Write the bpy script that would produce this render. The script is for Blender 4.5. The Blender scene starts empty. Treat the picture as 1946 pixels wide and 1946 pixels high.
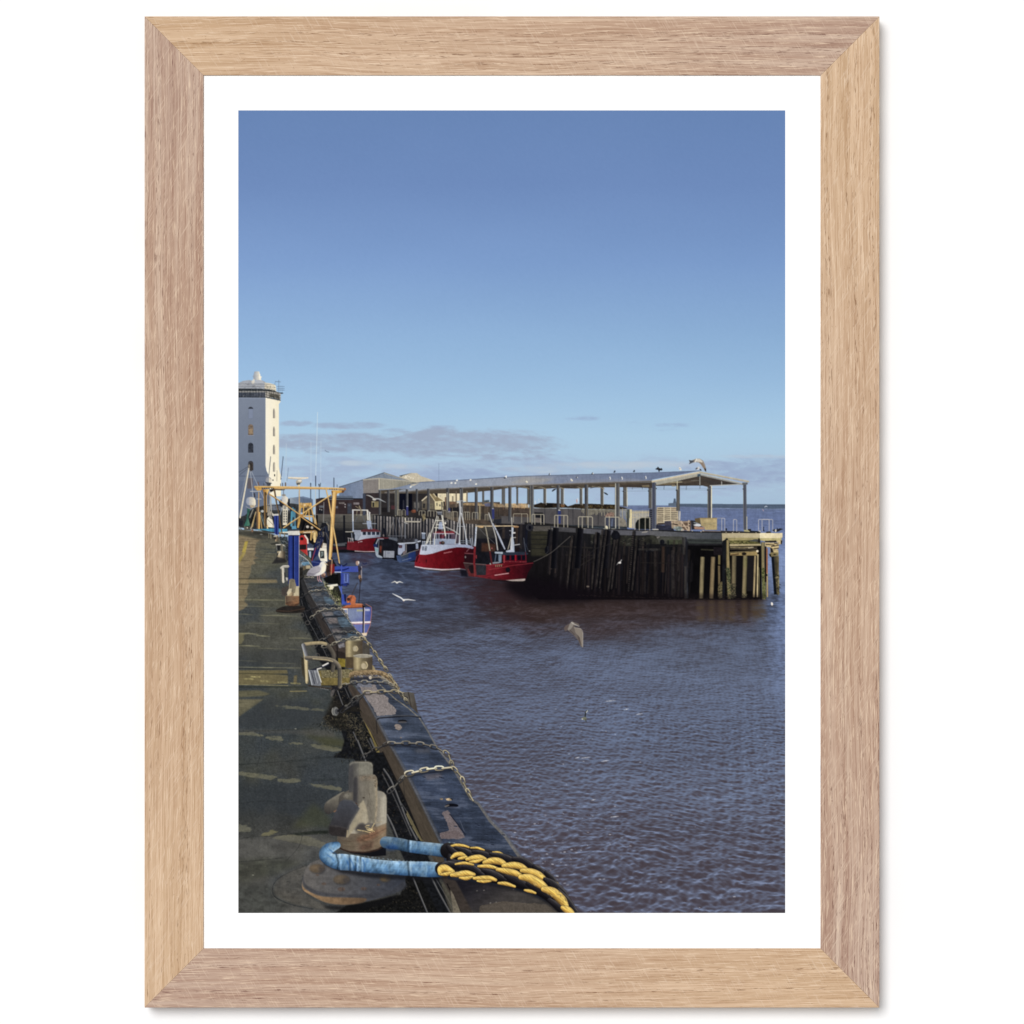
import bpy, math, random
import numpy as np

# A framed photograph hanging on a plain white wall: an oak frame round an A2 sheet with a white border.
# Sizes: 1 unit = 1 m.  U = metres per unit of the picture's own drawing grid (A2 is 420 mm wide).
U = 0.42 / 1173.0
MID = 973.0
FRONT, PAPER, WALLGAP = -0.0220, -0.0206, -0.0004      # y of the frame's face, of the sheet, of the frame's back

sc = bpy.context.scene
col = sc.collection

# ---- camera
cam = bpy.data.objects.new('Camera', bpy.data.cameras.new('Camera'))
col.objects.link(cam)
CAMD = 3.0
cam.location = (0.0, -CAMD, 0.0)
cam.rotation_euler = (math.radians(90), 0, 0)
cam.data.sensor_width = 36.0
cam.data.lens = 36.0 * (CAMD + FRONT) / (1946 * U)
cam.data.clip_end = 50.0
sc.camera = cam

# ---- world: the even white light of a studio
world = bpy.data.worlds.new('World')
sc.world = world
world.use_nodes = True
bg = world.node_tree.nodes['Background']
AMB, KEY = 0.36, 0.80
bg.inputs['Color'].default_value = (1, 1, 1, 1)
bg.inputs['Strength'].default_value = AMB
# ---- one soft key lamp, high on the left
sun = bpy.data.objects.new('KeyLamp', bpy.data.lights.new('KeyLamp', 'SUN'))
col.objects.link(sun)
tx, tz = 0.22, 0.27                                     # how far the shadow runs right and down per unit of depth
n = math.sqrt(1 + tx * tx + tz * tz)
sun.data.energy = KEY * math.pi * n
sun.data.angle = math.radians(25)
sun.data.color = (1.0, 1.0, 1.0)
from mathutils import Vector
sun.rotation_euler = Vector((tx, 1.0, -tz)).to_track_quat('-Z', 'Y').to_euler()
sun.location = (-1, -2, 1.5)
LIGHT = AMB + KEY                                       # what a white face towards the camera sends back

# ---- exposure
sc.view_settings.view_transform = 'Standard'
sc.view_settings.look = 'None'
sc.view_settings.exposure = 0.0
sc.view_settings.gamma = 1.0
sc.view_settings.use_curve_mapping = False


def lin(c):
    c = np.asarray(c, np.float64) / 255.0
    return np.where(c <= 0.04045, c / 12.92, ((c + 0.055) / 1.055) ** 2.4)


def material(name):
    m = bpy.data.materials.new(name)
    m.use_nodes = True
    nt = m.node_tree
    return m, nt, nt.nodes['Principled BSDF']


def mesh_object(name, verts, faces, mat, parent=None):
    me = bpy.data.meshes.new(name)
    me.from_pydata(verts, [], faces)
    me.update()
    o = bpy.data.objects.new(name, me)
    col.objects.link(o)
    if mat:
        me.materials.append(mat)
    if parent:
        o.parent = parent
        o.matrix_parent_inverse = parent.matrix_world.inverted()
    return o


# ---- the wall
wm, nt, b = material('white_wall')
b.inputs['Roughness'].default_value = 0.9
b.inputs['Specular IOR Level'].default_value = 0.0
nz = nt.nodes.new('ShaderNodeTexNoise'); nz.inputs['Scale'].default_value = 60.0; nz.inputs['Detail'].default_value = 3
rp = nt.nodes.new('ShaderNodeValToRGB')
rp.color_ramp.elements[0].color = (0.888, 0.888, 0.888, 1); rp.color_ramp.elements[1].color = (0.9, 0.9, 0.9, 1)
nt.links.new(nz.outputs['Fac'], rp.inputs['Fac']); nt.links.new(rp.outputs['Color'], b.inputs['Base Color'])
wall = mesh_object('wall', [(-3, 0, -3), (3, 0, -3), (3, 0, 3), (-3, 0, 3), (-3, .1, -3), (3, .1, -3), (3, .1, 3), (-3, .1, 3)],
                   [(0, 1, 2, 3), (7, 6, 5, 4), (0, 4, 5, 1), (1, 5, 6, 2), (2, 6, 7, 3), (3, 7, 4, 0)], wm)
wall['kind'] = 'structure'


def at_xy(px, py, y=FRONT):
    k = (CAMD + y) / (CAMD + FRONT)
    return ((px - MID) * U * k, y, (MID - py) * U * k)


# ---- the framed print
OUT = (274.75, 31.1, 1671.3, 1914.9)      # outer edge of the frame
INN = (386.8, 143.0, 1559.6, 1802.6)      # the sheet you can see inside it
root = bpy.data.objects.new('framed_print', None)
col.objects.link(root)
root.location = (0, 0, (MID - OUT[3]) * U)
root['label'] = 'framed harbour photograph with a white border in a pale oak frame on the white wall'
root['category'] = 'framed picture'
bpy.context.view_layer.update()


def wood(name, along, flip, seed):
    """open-grained oak: colour drifts from honey to pinkish along the rail, with fibres, dark pores and saw marks"""
    m, nt, b = material(name)
    N, Lk = nt.nodes, nt.links
    tc = N.new('ShaderNodeTexCoord')
    sep = N.new('ShaderNodeSeparateXYZ'); Lk.new(tc.outputs['Object'], sep.inputs[0])
    a, c = (sep.outputs['X'], sep.outputs['Z']) if along == 'X' else (sep.outputs['Z'], sep.outputs['X'])

    def mth(op, x, y=None, z=None):
        q = N.new('ShaderNodeMath'); q.operation = op
        for i, v in enumerate((x, y, z)):
            if v is None:
                continue
            if isinstance(v, (int, float)):
                q.inputs[i].default_value = v
            else:
                Lk.new(v, q.inputs[i])
        return q.outputs[0]

    def noise(sa, scr, det=3.0, off=0.0, dist=0.0):
        cb = N.new('ShaderNodeCombineXYZ')
        Lk.new(mth('MULTIPLY', a, sa), cb.inputs[0]); Lk.new(mth('MULTIPLY', cw, scr), cb.inputs[1]); cb.inputs[2].default_value = seed * 7.3 + off
        t = N.new('ShaderNodeTexNoise'); t.inputs['Scale'].default_value = 1.0; t.inputs['Detail'].default_value = det; t.inputs['Distortion'].default_value = dist
        t.inputs['Roughness'].default_value = .6
        Lk.new(cb.outputs[0], t.inputs['Vector'])
        return t.outputs['Fac']

    def ramp(v, lo, hi):
        q = N.new('ShaderNodeMapRange'); q.interpolation_type = 'SMOOTHSTEP'
        q.inputs[1].default_value = lo; q.inputs[2].default_value = hi
        Lk.new(v, q.inputs[0])
        return q.outputs[0]

    def mix(f, x, y, mode='MIX'):
        q = N.new('ShaderNodeMix'); q.data_type = 'RGBA'; q.blend_type = mode
        Lk.new(f, q.inputs[0]) if not isinstance(f, (int, float)) else setattr(q.inputs[0], 'default_value', f)
        for i, v in ((6, x), (7, y)):
            if isinstance(v, tuple):
                q.inputs[i].default_value = tuple(lin(v) / LIGHT) + (1,)
            else:
                Lk.new(v, q.inputs[i])
        return q.outputs[2]
    # the grain wanders a little
    wob = N.new('ShaderNodeTexNoise'); wob.inputs['Scale'].default_value = 5.0; wob.inputs['Detail'].default_value = 2
    wv = N.new('ShaderNodeVectorMath'); wv.operation = 'ADD'; wv.inputs[1].default_value = (seed, seed * 2, seed * 3); Lk.new(tc.outputs['Object'], wv.inputs[0]); Lk.new(wv.outputs[0], wob.inputs['Vector'])
    cw = c
    cw = mth('ADD', c, mth('MULTIPLY', mth('SUBTRACT', wob.outputs['Fac'], .5), .012))
    drift = ramp(mth('ADD', mth('MULTIPLY', a, flip), mth('MULTIPLY', mth('SUBTRACT', noise(3, 9, 2, 4), .5), .25)), -.34, .34) if along == 'Z' else ramp(mth('ADD', mth('MULTIPLY', a, flip), mth('MULTIPLY', mth('SUBTRACT', noise(3, 9, 2, 4), .5), .2)), -.27, .27)
    honey = mix(ramp(noise(5, 190, 3, 1), .3, .72), (205, 172, 138), (228, 197, 165))
    pink = mix(ramp(noise(5, 190, 3, 2), .3, .72), (182, 150, 132), (212, 187, 168))
    base = mix(drift, honey, pink)
    band = ramp(noise(2.2, 85, 2, 11, .4), .52, .78)
    base = mix(mth('MULTIPLY', band, .5), base, mix(drift, (188, 148, 108), (158, 122, 108)))
    fib = noise(24, 1250, 3, 5)
    base = mix(mth('MULTIPLY', ramp(fib, .46, .66), .55), base, mix(drift, (172, 132, 96), (150, 114, 100)))
    base = mix(mth('MULTIPLY', ramp(noise(70, 1300, 2, 8), .54, .70), .62), base, (244, 218, 190))
    line = noise(2.2, 330, 2, 24)
    pore = mth('MULTIPLY', ramp(noise(130, 1300, 2, 21), .56, .66), ramp(line, .50, .62))
    base = mix(mth('MULTIPLY', pore, .66), base, mix(drift, (138, 100, 68), (112, 74, 66)))
    pip = ramp(noise(420, 900, 1, 41), .70, .76)
    base = mix(mth('MULTIPLY', pip, .4), base, mix(drift, (146, 106, 72), (122, 84, 74)))
    # slanting saw marks
    dg = mth('ADD', mth('MULTIPLY', a, 1100.0 if along == 'X' else 640.0), mth('MULTIPLY', c, (640.0 if along == 'X' else -1100.0)))
    sw = mth('MULTIPLY', ramp(mth('SINE', mth('ADD', dg, mth('MULTIPLY', noise(4, 6, 1, 31), 9.0))), .7, 1.0), ramp(noise(38, 70, 3, 37), .54, .66))
    dgn = N.new('ShaderNodeTexNoise'); dgn.inputs['Scale'].default_value = 1.0; dgn.inputs['Detail'].default_value = 2
    cbd = N.new('ShaderNodeCombineXYZ'); Lk.new(mth('MULTIPLY', dg, 1.0), cbd.inputs[0]); Lk.new(mth('MULTIPLY', mth('SUBTRACT', a, c) if along == 'X' else mth('ADD', a, c), 60.0), cbd.inputs[1]); cbd.inputs[2].default_value = seed; Lk.new(cbd.outputs[0], dgn.inputs['Vector'])
    base = mix(mth('MULTIPLY', ramp(dgn.outputs['Fac'], .56, .72), .30), base, (238, 214, 190))
    base = mix(mth('MULTIPLY', sw, .2), base, (240, 218, 194))
    Lk.new(base, b.inputs['Base Color'])
    b.inputs['Roughness'].default_value = .62
    b.inputs['Specular IOR Level'].default_value = .0
    bp = N.new('ShaderNodeBump'); bp.inputs['Strength'].default_value = .35; bp.inputs['Distance'].default_value = .0006
    Lk.new(mth('SUBTRACT', fib, mth('MULTIPLY', pore, .8)), bp.inputs['Height']); Lk.new(bp.outputs['Normal'], b.inputs['Normal'])
    return m


def rail(pts_out, pts_in, mat):
    """one mitred rail: outer corners a, b and inner corners d, c; eased edges"""
    a, b_ = pts_out; d, c_ = pts_in
    e = 2.0
    def q(px, py, y):                       # straight back from the face
        return ((px - MID) * U, y, (MID - py) * U)
    v = []
    poly = [a, b_, c_, d]
    cx = sum(p[0] for p in poly) / 4; cy = sum(p[1] for p in poly) / 4
    for p in poly:
        v.append(q(p[0], p[1], WALLGAP))
    for p in poly:
        v.append(q(p[0], p[1], FRONT + .0003))
    o_in = [(a[0] + (e if a[0] < MID else -e) * .5, a[1] + (e if a[1] < MID else -e) * .5), (b_[0] + (e if b_[0] < MID else -e) * .5, b_[1] + (e if b_[1] < MID else -e) * .5),
            (c_[0] + (-e if c_[0] < MID else e) * .35, c_[1] + (-e if c_[1] < MID else e) * .35), (d[0] + (-e if d[0] < MID else e) * .35, d[1] + (-e if d[1] < MID else e) * .35)]
    for p in o_in:
        v.append(q(p[0], p[1], FRONT))
    f = [(0, 1, 2, 3)]
    for r in (0, 4):
        for i in range(4):
            f.append((r + i, r + (i + 1) % 4, r + 4 + (i + 1) % 4, r + 4 + i))
    f.append((11, 10, 9, 8))
    o = mesh_object('frame_rail', v, f, mat, root)
    return o


x0, y0, x1, y1 = OUT; u0, v0, u1, v1 = INN
g = .35
rail([(x0, y0), (x1, y0)], [(u0, v0), (u1, v0)], wood('oak_top', 'X', 1, 1.0))
rail([(x1, y0 + g), (x1, y1 - g)], [(u1, v0 + g), (u1, v1 - g)], wood('oak_right', 'Z', -1, 2.7))
rail([(x1, y1), (x0, y1)], [(u1, v1), (u0, v1)], wood('oak_bottom', 'X', -1, 4.1))
rail([(x0, y1 - g), (x0, y0 + g)], [(u0, v1 - g), (u0, v0 + g)], wood('oak_left', 'Z', 1, 6.3))

pm, nt, b = material('white_paper')
b.inputs['Roughness'].default_value = .8
b.inputs['Specular IOR Level'].default_value = 0.0
b.inputs['Base Color'].default_value = (.93, .93, .925, 1)
nz = nt.nodes.new('ShaderNodeTexNoise'); nz.inputs['Scale'].default_value = 900.0
bp = nt.nodes.new('ShaderNodeBump'); bp.inputs['Strength'].default_value = .02; bp.inputs['Distance'].default_value = .0002
nt.links.new(nz.outputs['Fac'], bp.inputs['Height']); nt.links.new(bp.outputs['Normal'], b.inputs['Normal'])
m_ = 2.5
vs = [at_xy(px, py, PAPER) for px, py in ((u0 - m_, v1 + m_), (u1 + m_, v1 + m_), (u1 + m_, v0 - m_), (u0 - m_, v0 - m_))]
vs += [(x, PAPER + .001, z) for x, y, z in vs]
sheet = mesh_object('print_sheet', vs, [(0, 1, 2, 3), (7, 6, 5, 4), (0, 4, 5, 1), (1, 5, 6, 2), (2, 6, 7, 3), (3, 7, 4, 0)], pm, root)
# ---------------------------------------------------------------- the print
# What hangs in the frame is itself flat: ink on a sheet of paper.  Its picture is worked out here as
# plain arithmetic (shapes, noise, a wave field) and laid down as ink colour on the flat sheet.
W, H, X0, Y0 = 1039, 1525, 453.0, 210.0
C = np.zeros((H, W, 3), np.float32)
ID = np.zeros((H, W), np.int16)
PARTS = [('printed_sky', None)]
CUR = [0]
TR = [0.0, 0.0, 1.0]


def at(ox, oy, size):
    TR[:] = [ox, oy, size / 1932.0]


def raw():
    TR[:] = [0.0, 0.0, 1.0]


def part(name, label=None):
    PARTS.append((name, label))
    CUR[0] = len(PARTS) - 1


def again(name):
    for i, (n, l) in enumerate(PARTS):
        if n == name:
            CUR[0] = i


def pt(pts):
    return np.asarray(pts, np.float64) * TR[2] + np.array([TR[0], TR[1]])


def hash2(ix, iy, seed):
    n = (ix.astype(np.int64) * 374761393 + iy.astype(np.int64) * 668265263 + int(seed) * 974634777) & 0xFFFFFFFF
    n = ((n ^ (n >> 13)) * 1274126177) & 0xFFFFFFFF
    n = n ^ (n >> 16)
    return (n & 0xFFFF).astype(np.float32) / 65535.0


def vnoise(x, y, seed=0):
    fx, fy = np.floor(x), np.floor(y)
    ux, uy = x - fx, y - fy
    ux, uy = ux * ux * (3 - 2 * ux), uy * uy * (3 - 2 * uy)
    a = hash2(fx, fy, seed); b = hash2(fx + 1, fy, seed)
    c = hash2(fx, fy + 1, seed); d = hash2(fx + 1, fy + 1, seed)
    return (a + (b - a) * ux) * (1 - uy) + (c + (d - c) * ux) * uy


def fbm(x, y, seed=0, oct=4):
    v, a, t = 0.0, 0.5, 0.0
    for o in range(oct):
        v = v + a * vnoise(x * 2 ** o + 17.3 * o, y * 2 ** o - 9.1 * o, seed + o)
        t += a; a *= 0.55
    return v / t * 2 - 1


def sstep(a, b, x):
    t = np.clip((x - a) / (b - a), 0, 1)
    return t * t * (3 - 2 * t)


def box(a, r):
    if r < 0.3:
        return a
    n = int(math.ceil(r))
    k = np.arange(-n, n + 1)
    k = np.exp(-0.5 * (k / (r * 0.6)) ** 2); k /= k.sum()
    p = np.pad(a, [(n, n), (0, 0)] + [(0, 0)] * (a.ndim - 2), mode='edge')
    a = sum(k[i] * p[i:i + a.shape[0]] for i in range(2 * n + 1))
    p = np.pad(a, [(0, 0), (n, n)] + [(0, 0)] * (a.ndim - 2), mode='edge')
    return sum(k[i] * p[:, i:i + a.shape[1]] for i in range(2 * n + 1))


def curve(p, n=6, closed=False):
    p = np.asarray(p, np.float64); m = len(p); out = []
    rng = range(m if closed else m - 1)
    for i in rng:
        p0 = p[i - 1] if (closed or i > 0) else p[0]
        p1, p2 = p[i], p[(i + 1) % m]
        p3 = p[(i + 2) % m] if (closed or i + 2 < m) else p[-1]
        for k in range(n):
            t = k / n
            out.append(0.5 * (2 * p1 + (p2 - p0) * t + (2 * p0 - 5 * p1 + 4 * p2 - p3) * t * t + (3 * p1 - p0 - 3 * p2 + p3) * t ** 3))
    if not closed:
        out.append(p[-1])
    return np.array(out)


def cover(P, pad):
    x0 = int(max(0, math.floor(P[:, 0].min() - X0) - pad)); x1 = int(min(W, math.ceil(P[:, 0].max() - X0) + pad))
    y0 = int(max(0, math.floor(P[:, 1].min() - Y0) - pad)); y1 = int(min(H, math.ceil(P[:, 1].max() - Y0) + pad))
    if x1 <= x0 or y1 <= y0:
        return None
    SS = 4
    xs = np.arange(x0, x1, dtype=np.float32) + np.float32(X0)
    acc = np.zeros(((y1 - y0) * SS, x1 - x0), np.float32)
    ys = Y0 + y0 + (np.arange((y1 - y0) * SS) + 0.5) / SS
    for i in range(len(P)):
        ax, ay = P[i]; bx, by = P[(i + 1) % len(P)]
        if ay == by:
            continue
        s = 1.0 if by > ay else -1.0
        lo, hi = min(ay, by), max(ay, by)
        r0, r1 = np.searchsorted(ys, lo), np.searchsorted(ys, hi)
        if r1 <= r0:
            continue
        xc = (ax + (ys[r0:r1] - ay) / (by - ay) * (bx - ax)).astype(np.float32)
        acc[r0:r1] += s * np.clip(xs[None, :] + 1 - xc[:, None], 0, 1)
    m = np.clip(np.abs(acc), 0, 1).reshape(y1 - y0, SS, x1 - x0).mean(1)
    return y0, y1, x0, x1, m


def grad(p0, c0, p1, c1, *more):
    stops = [(p0, c0), (p1, c1)] + list(more)
    q = pt([s[0] for s in stops]); d = q[-1] - q[0]; L2 = float(d @ d)
    ts = [float((a - q[0]) @ d) / L2 for a in q]; cs = np.array([s[1] for s in stops], np.float32)

    def f(x, y):
        t = ((x - q[0][0]) * d[0] + (y - q[0][1]) * d[1]) / L2
        return np.stack([np.interp(t, ts, cs[:, k]) for k in range(3)], -1).astype(np.float32)
    return f


def put(y0, y1, x0, x1, m, col, a, idw, n, S=None, Tt=None):
    yy, xx = np.mgrid[y0:y1, x0:x1].astype(np.float32)
    xx += X0 + 0.5; yy += Y0 + 0.5
    if callable(col):
        col = col(xx, yy)
    elif isinstance(col, list):
        cs = np.array(col, np.float32); ts = np.linspace(-1, 1, len(col))
        col = np.stack([np.interp(Tt, ts, cs[:, k]) for k in range(3)], -1)
    else:
        col = np.broadcast_to(np.array(col, np.float32), m.shape + (3,))
    if n is not None:
        amp, sx, sy, seed = n[:4]
        if len(n) > 4:
            ca, sa = math.cos(math.radians(n[4])), math.sin(math.radians(n[4]))
            u, v = xx * ca + yy * sa, -xx * sa + yy * ca
        else:
            u, v = xx, yy
        col = col * (1 + amp * fbm(u / sx, v / sy, seed, 3))[..., None]
    am = (m * a)[..., None]
    C[y0:y1, x0:x1] = C[y0:y1, x0:x1] * (1 - am) + np.clip(col, 0, 255) * am
    if idw:
        ID[y0:y1, x0:x1][m > 0.5] = CUR[0]


def F(pts, col, a=1.0, sm=False, blur=0, n=None, idw=None):
    P = pt(pts)
    if sm:
        P = curve(P, 6, True)
    r = cover(P, int(math.ceil(blur)) + 1)
    if r is None:
        return
    y0, y1, x0, x1, m = r
    if blur:
        m = box(m, blur)
    put(y0, y1, x0, x1, m, col, a, (a > 0.6 and blur < 3) if idw is None else idw, n)


def E(cx, cy, rx, ry, col, rot=0, a0=0, a1=360, **k):
    t = np.radians(np.linspace(a0, a1, 28, endpoint=(a1 - a0) < 360))
    ca, sa = math.cos(math.radians(rot)), math.sin(math.radians(rot))
    x, y = np.cos(t) * rx, np.sin(t) * ry
    F(np.stack([cx + x * ca - y * sa, cy + x * sa + y * ca], -1), col, **k)


def L(pts, w, col, a=1.0, sm=False, n=None, idw=None, blur=0, butt=False):
    """a stroke along pts; w in picture units (one value or one per point); col may be a list: a profile across the stroke"""
    P = pt(pts)
    ws = np.full(len(P), float(w)) if np.isscalar(w) else np.asarray(w, float)
    if sm:
        P = curve(np.column_stack([P, ws]), 6); ws = P[:, 2]; P = P[:, :2]
    R = ws.max() / 2 + 1.5 + blur
    x0 = int(max(0, math.floor(P[:, 0].min() - R - X0))); x1 = int(min(W, math.ceil(P[:, 0].max() + R - X0)))
    y0 = int(max(0, math.floor(P[:, 1].min() - R - Y0))); y1 = int(min(H, math.ceil(P[:, 1].max() + R - Y0)))
    if x1 <= x0 or y1 <= y0:
        return
    D = np.full((y1 - y0, x1 - x0), 1e9, np.float32); Tt = np.zeros_like(D); S = np.zeros_like(D); Wd = np.ones_like(D)
    s0 = 0.0
    for i in range(len(P) - 1):
        p, q = P[i], P[i + 1]; d = q - p; l = float(np.hypot(*d))
        if l < 1e-6:
            continue
        d = d / l
        bx0 = int(max(x0, math.floor(min(p[0], q[0]) - R - X0))); bx1 = int(min(x1, math.ceil(max(p[0], q[0]) + R - X0)))
        by0 = int(max(y0, math.floor(min(p[1], q[1]) - R - Y0))); by1 = int(min(y1, math.ceil(max(p[1], q[1]) + R - Y0)))
        if bx1 <= bx0 or by1 <= by0:
            s0 += l; continue
        yy, xx = np.mgrid[by0:by1, bx0:bx1].astype(np.float32)
        rx, ry = xx + X0 + 0.5 - p[0], yy + Y0 + 0.5 - p[1]
        t = rx * d[0] + ry * d[1]; c = -rx * d[1] + ry * d[0]
        tc = np.clip(t, 0, l)
        w_ = ws[i] + (ws[i + 1] - ws[i]) * tc / l
        dist = np.hypot(t - tc, c) - w_ / 2
        if butt:
            if i == 0:
                dist = np.maximum(dist, -t - 0.0)
            if i == len(P) - 2:
                dist = np.maximum(dist, t - l)
        sl = (slice(by0 - y0, by1 - y0), slice(bx0 - x0, bx1 - x0))
        k = dist < D[sl]
        D[sl] = np.where(k, dist, D[sl]); Tt[sl] = np.where(k, np.clip(2 * c / np.maximum(w_, .1), -1, 1), Tt[sl])
        S[sl] = np.where(k, s0 + tc, S[sl]); s0 += l
    m = np.clip(0.5 - D, 0, 1)
    # a line thinner than a pixel keeps its weight
    if ws.max() < 1.0:
        m = m * ws.max() / 1.0 if ws.max() < 0.6 else m
    if blur:
        m = box(m, blur)
    fn = col
    if callable(col) and getattr(col, 'st', False):
        fn = col(S, Tt)
        put_arr(y0, y1, x0, x1, m, fn, a, idw)
        return
    put(y0, y1, x0, x1, m, col, a, (a > 0.6 and blur < 3) if idw is None else idw, n, S, Tt)


def put_arr(y0, y1, x0, x1, m, col, a, idw):
    am = (m * a)[..., None]
    C[y0:y1, x0:x1] = C[y0:y1, x0:x1] * (1 - am) + np.clip(col, 0, 255) * am
    if idw is not False:
        ID[y0:y1, x0:x1][m > 0.5] = CUR[0]


def st(f):
    f.st = True
    return f


RNG = random.Random(11)


def inside(P, x, y):
    k = False; j = len(P) - 1
    for i in range(len(P)):
        if (P[i][1] > y) != (P[j][1] > y) and x < (P[j][0] - P[i][0]) * (y - P[i][1]) / (P[j][1] - P[i][1]) + P[i][0]:
            k = not k
        j = i
    return k


def litter(poly, n, lmin, lmax, w, cols, a=0.9, ang=None, bend=0.6):
    """n little bent strokes scattered in poly"""
    P = pt(poly); sv = list(TR); raw()
    lo, hi = P.min(0), P.max(0)
    c = 0; tries = 0
    while c < n and tries < n * 30:
        tries += 1
        x, y = RNG.uniform(lo[0], hi[0]), RNG.uniform(lo[1], hi[1])
        if not inside(P, x, y):
            continue
        l = RNG.uniform(lmin, lmax); t = RNG.uniform(0, math.pi) if ang is None else math.radians(RNG.gauss(*ang))
        b = RNG.uniform(-bend, bend)
        x1, y1 = x + math.cos(t) * l / 2, y + math.sin(t) * l / 2
        x2, y2 = x1 + math.cos(t + b) * l / 2, y1 + math.sin(t + b) * l / 2
        col = np.array(RNG.choice(cols)) * RNG.uniform(0.8, 1.2)
        L([(x, y), (x1, y1), (x2, y2)], RNG.uniform(w[0], w[1]), tuple(col), a=a * RNG.uniform(0.6, 1), idw=False)
        c += 1
    TR[:] = sv


def chain(pts, link, wid, wire, lit, dark, start=0):
    q_ = 1.0 if lit[0] > 240 else .82
    lit = tuple(v * q_ for v in lit); dark = tuple(v * q_ for v in dark); wire = wire * .88
    """links laid along pts, alternately flat (an open ring) and on edge; sizes in picture units"""
    P = curve(pt(pts), 10); sv = list(TR); raw()
    seg = np.hypot(*np.diff(P, axis=0).T); s = np.concatenate([[0], np.cumsum(seg)])
    k = start; d = 0.0
    while d < s[-1] - link * 0.3:
        f = d / s[-1]
        lk = link * (1 if np.isscalar(wid) else 1)
        c0 = np.array([np.interp(d, s, P[:, 0]), np.interp(d, s, P[:, 1])])
        c1 = np.array([np.interp(d + lk, s, P[:, 0]), np.interp(d + lk, s, P[:, 1])])
        t = c1 - c0; t = t / max(np.hypot(*t), 1e-6); nrm = np.array([-t[1], t[0]])
        m = (c0 + c1) / 2; hl = lk * 0.62
        j = RNG.uniform(0.85, 1.15); lc = tuple(np.array(lit) * j); dc = tuple(np.array(dark) * j)
        if k % 2 == 0:
            w = wid / 2
            hl *= RNG.uniform(.9, 1.05); w *= RNG.uniform(.75, 1.0)
            th = np.linspace(0, 2 * math.pi, 25)
            cc, ss = np.cos(th), np.sin(th)
            ring = m + t * (hl * np.sign(cc) * np.abs(cc) ** .7)[:, None] + nrm * (w * np.sign(ss) * np.abs(ss) ** .8)[:, None]
            up = ring[:, 1] < m[1] + .1 * w
            L(ring + [0.3, 0.8], wire * 1.2, (24, 26, 32), a=.55)
            L(ring, wire * .9, dc)
            lo = np.nonzero(up)[0]
            for q in range(len(lo) - 1):
                if lo[q + 1] == lo[q] + 1:
                    L(ring[[lo[q], lo[q + 1]]] + [0, -.25], wire * .7, lc)
            k1, k2 = RNG.randrange(13, 18), RNG.randrange(20, 24)
            L(ring[k1:k2] + [0, -.2], wire * .5, lc, a=.6)
        else:
            L([m - t * hl + [0.3, 1], m + t * hl + [.3, 1]], wire * 1.5, (24, 26, 32), a=.6)
            L([m - t * hl, m + t * hl], wire * 1.3, dc)
            L([m - t * hl + [0, -.5], m + t * hl + [0, -.5]], wire * .8, lc)
        d += lk; k += 1
    TR[:] = sv
# ---- sky, sea and water ------------------------------------------------------------------------------
yy, xx = np.mgrid[0:H, 0:W].astype(np.float32)
xx += X0 + 0.5; yy += Y0 + 0.5
sy = [210, 350, 500, 650, 720, 780, 830, 880, 930, 962]
sc = np.array([(103, 133, 183), (109, 139, 190), (124, 157, 206), (143, 179, 218), (152, 188, 223), (162, 197, 227),
               (170, 203, 228), (173, 202, 225), (170, 196, 219), (165, 190, 214)], np.float32)
sky = np.stack([np.interp(yy, sy, sc[:, k]) for k in range(3)], -1)
sky += (np.clip((xx - 972) / 520, -1, 1) * np.interp(yy, [210, 600, 800], [0, -3, -1]))[..., None]
# low cloud: soft ellipses broken up by stretched noise
nz = fbm(xx / 95, yy / 20, 3, 5)
nz2 = fbm(xx / 40 + .8 * nz, yy / 9 + .8 * nz, 31, 4)
nz3 = fbm(xx / 15 + nz2, yy / 5 + nz2, 37, 4)
def cloud(items, soft, ka=.55, kb=.22):
    d = np.zeros_like(xx)
    for cx, cy, rx, ry, s in items:
        d = np.maximum(d, s * np.exp(-(np.abs((xx - cx) / rx) ** 3 + np.abs((yy - cy) / ry) ** 2.2)))
    return sstep(0.5 - soft, 0.5 + soft, d * .92 + (ka * nz + kb * nz2 + .16 * nz3) * np.minimum(d * 2, 1)) * np.clip(.82 + .5 * nz2 + .4 * nz3, .35, 1)
def lay(al, col):
    global sky
    sky = sky * (1 - al[..., None]) + np.array(col, np.float32) * al[..., None]
lay(cloud([(700, 900, 330, 40, .75), (1000, 905, 240, 42, .8), (1250, 915, 300, 45, .85), (560, 905, 60, 30, .6)], .42), (164, 183, 210))
lay(cloud([(1200, 885, 160, 9, .8), (1010, 893, 80, 9, .6), (760, 885, 60, 8, .7), (680, 880, 40, 6, .6)], .35) * .8, (187, 202, 216))
lay(cloud([(690, 843, 200, 19, 1.15), (880, 846, 185, 27, 1.25), (985, 842, 78, 19, 1.1), (830, 824, 62, 11, 1.0)], .26) * .85, (158, 171, 195))
lay(cloud([(560, 805, 34, 6, .85), (660, 809, 68, 6.5, .95), (760, 818, 40, 5, .55), (840, 812, 30, 5, .6)], .3) * .75, (156, 171, 198))
lay(cloud([(1106, 794, 38, 6.5, .85), (1285, 808, 48, 6, .62), (1270, 817, 30, 4, .5), (1205, 803, 30, 4, .4)], .34) * .65, (150, 170, 203))
lay(cloud([(1450, 893, 120, 26, 1.05), (1360, 905, 90, 28, .85), (900, 905, 120, 20, .7)], .26, .35, .15) * .8, (153, 171, 202))
lay(cloud([(1440, 868, 90, 4, .75), (1240, 884, 70, 5, .65)], .35) * .55, (186, 199, 214))
C[:] = sky
part('printed_distant_sea')
raw()
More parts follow.
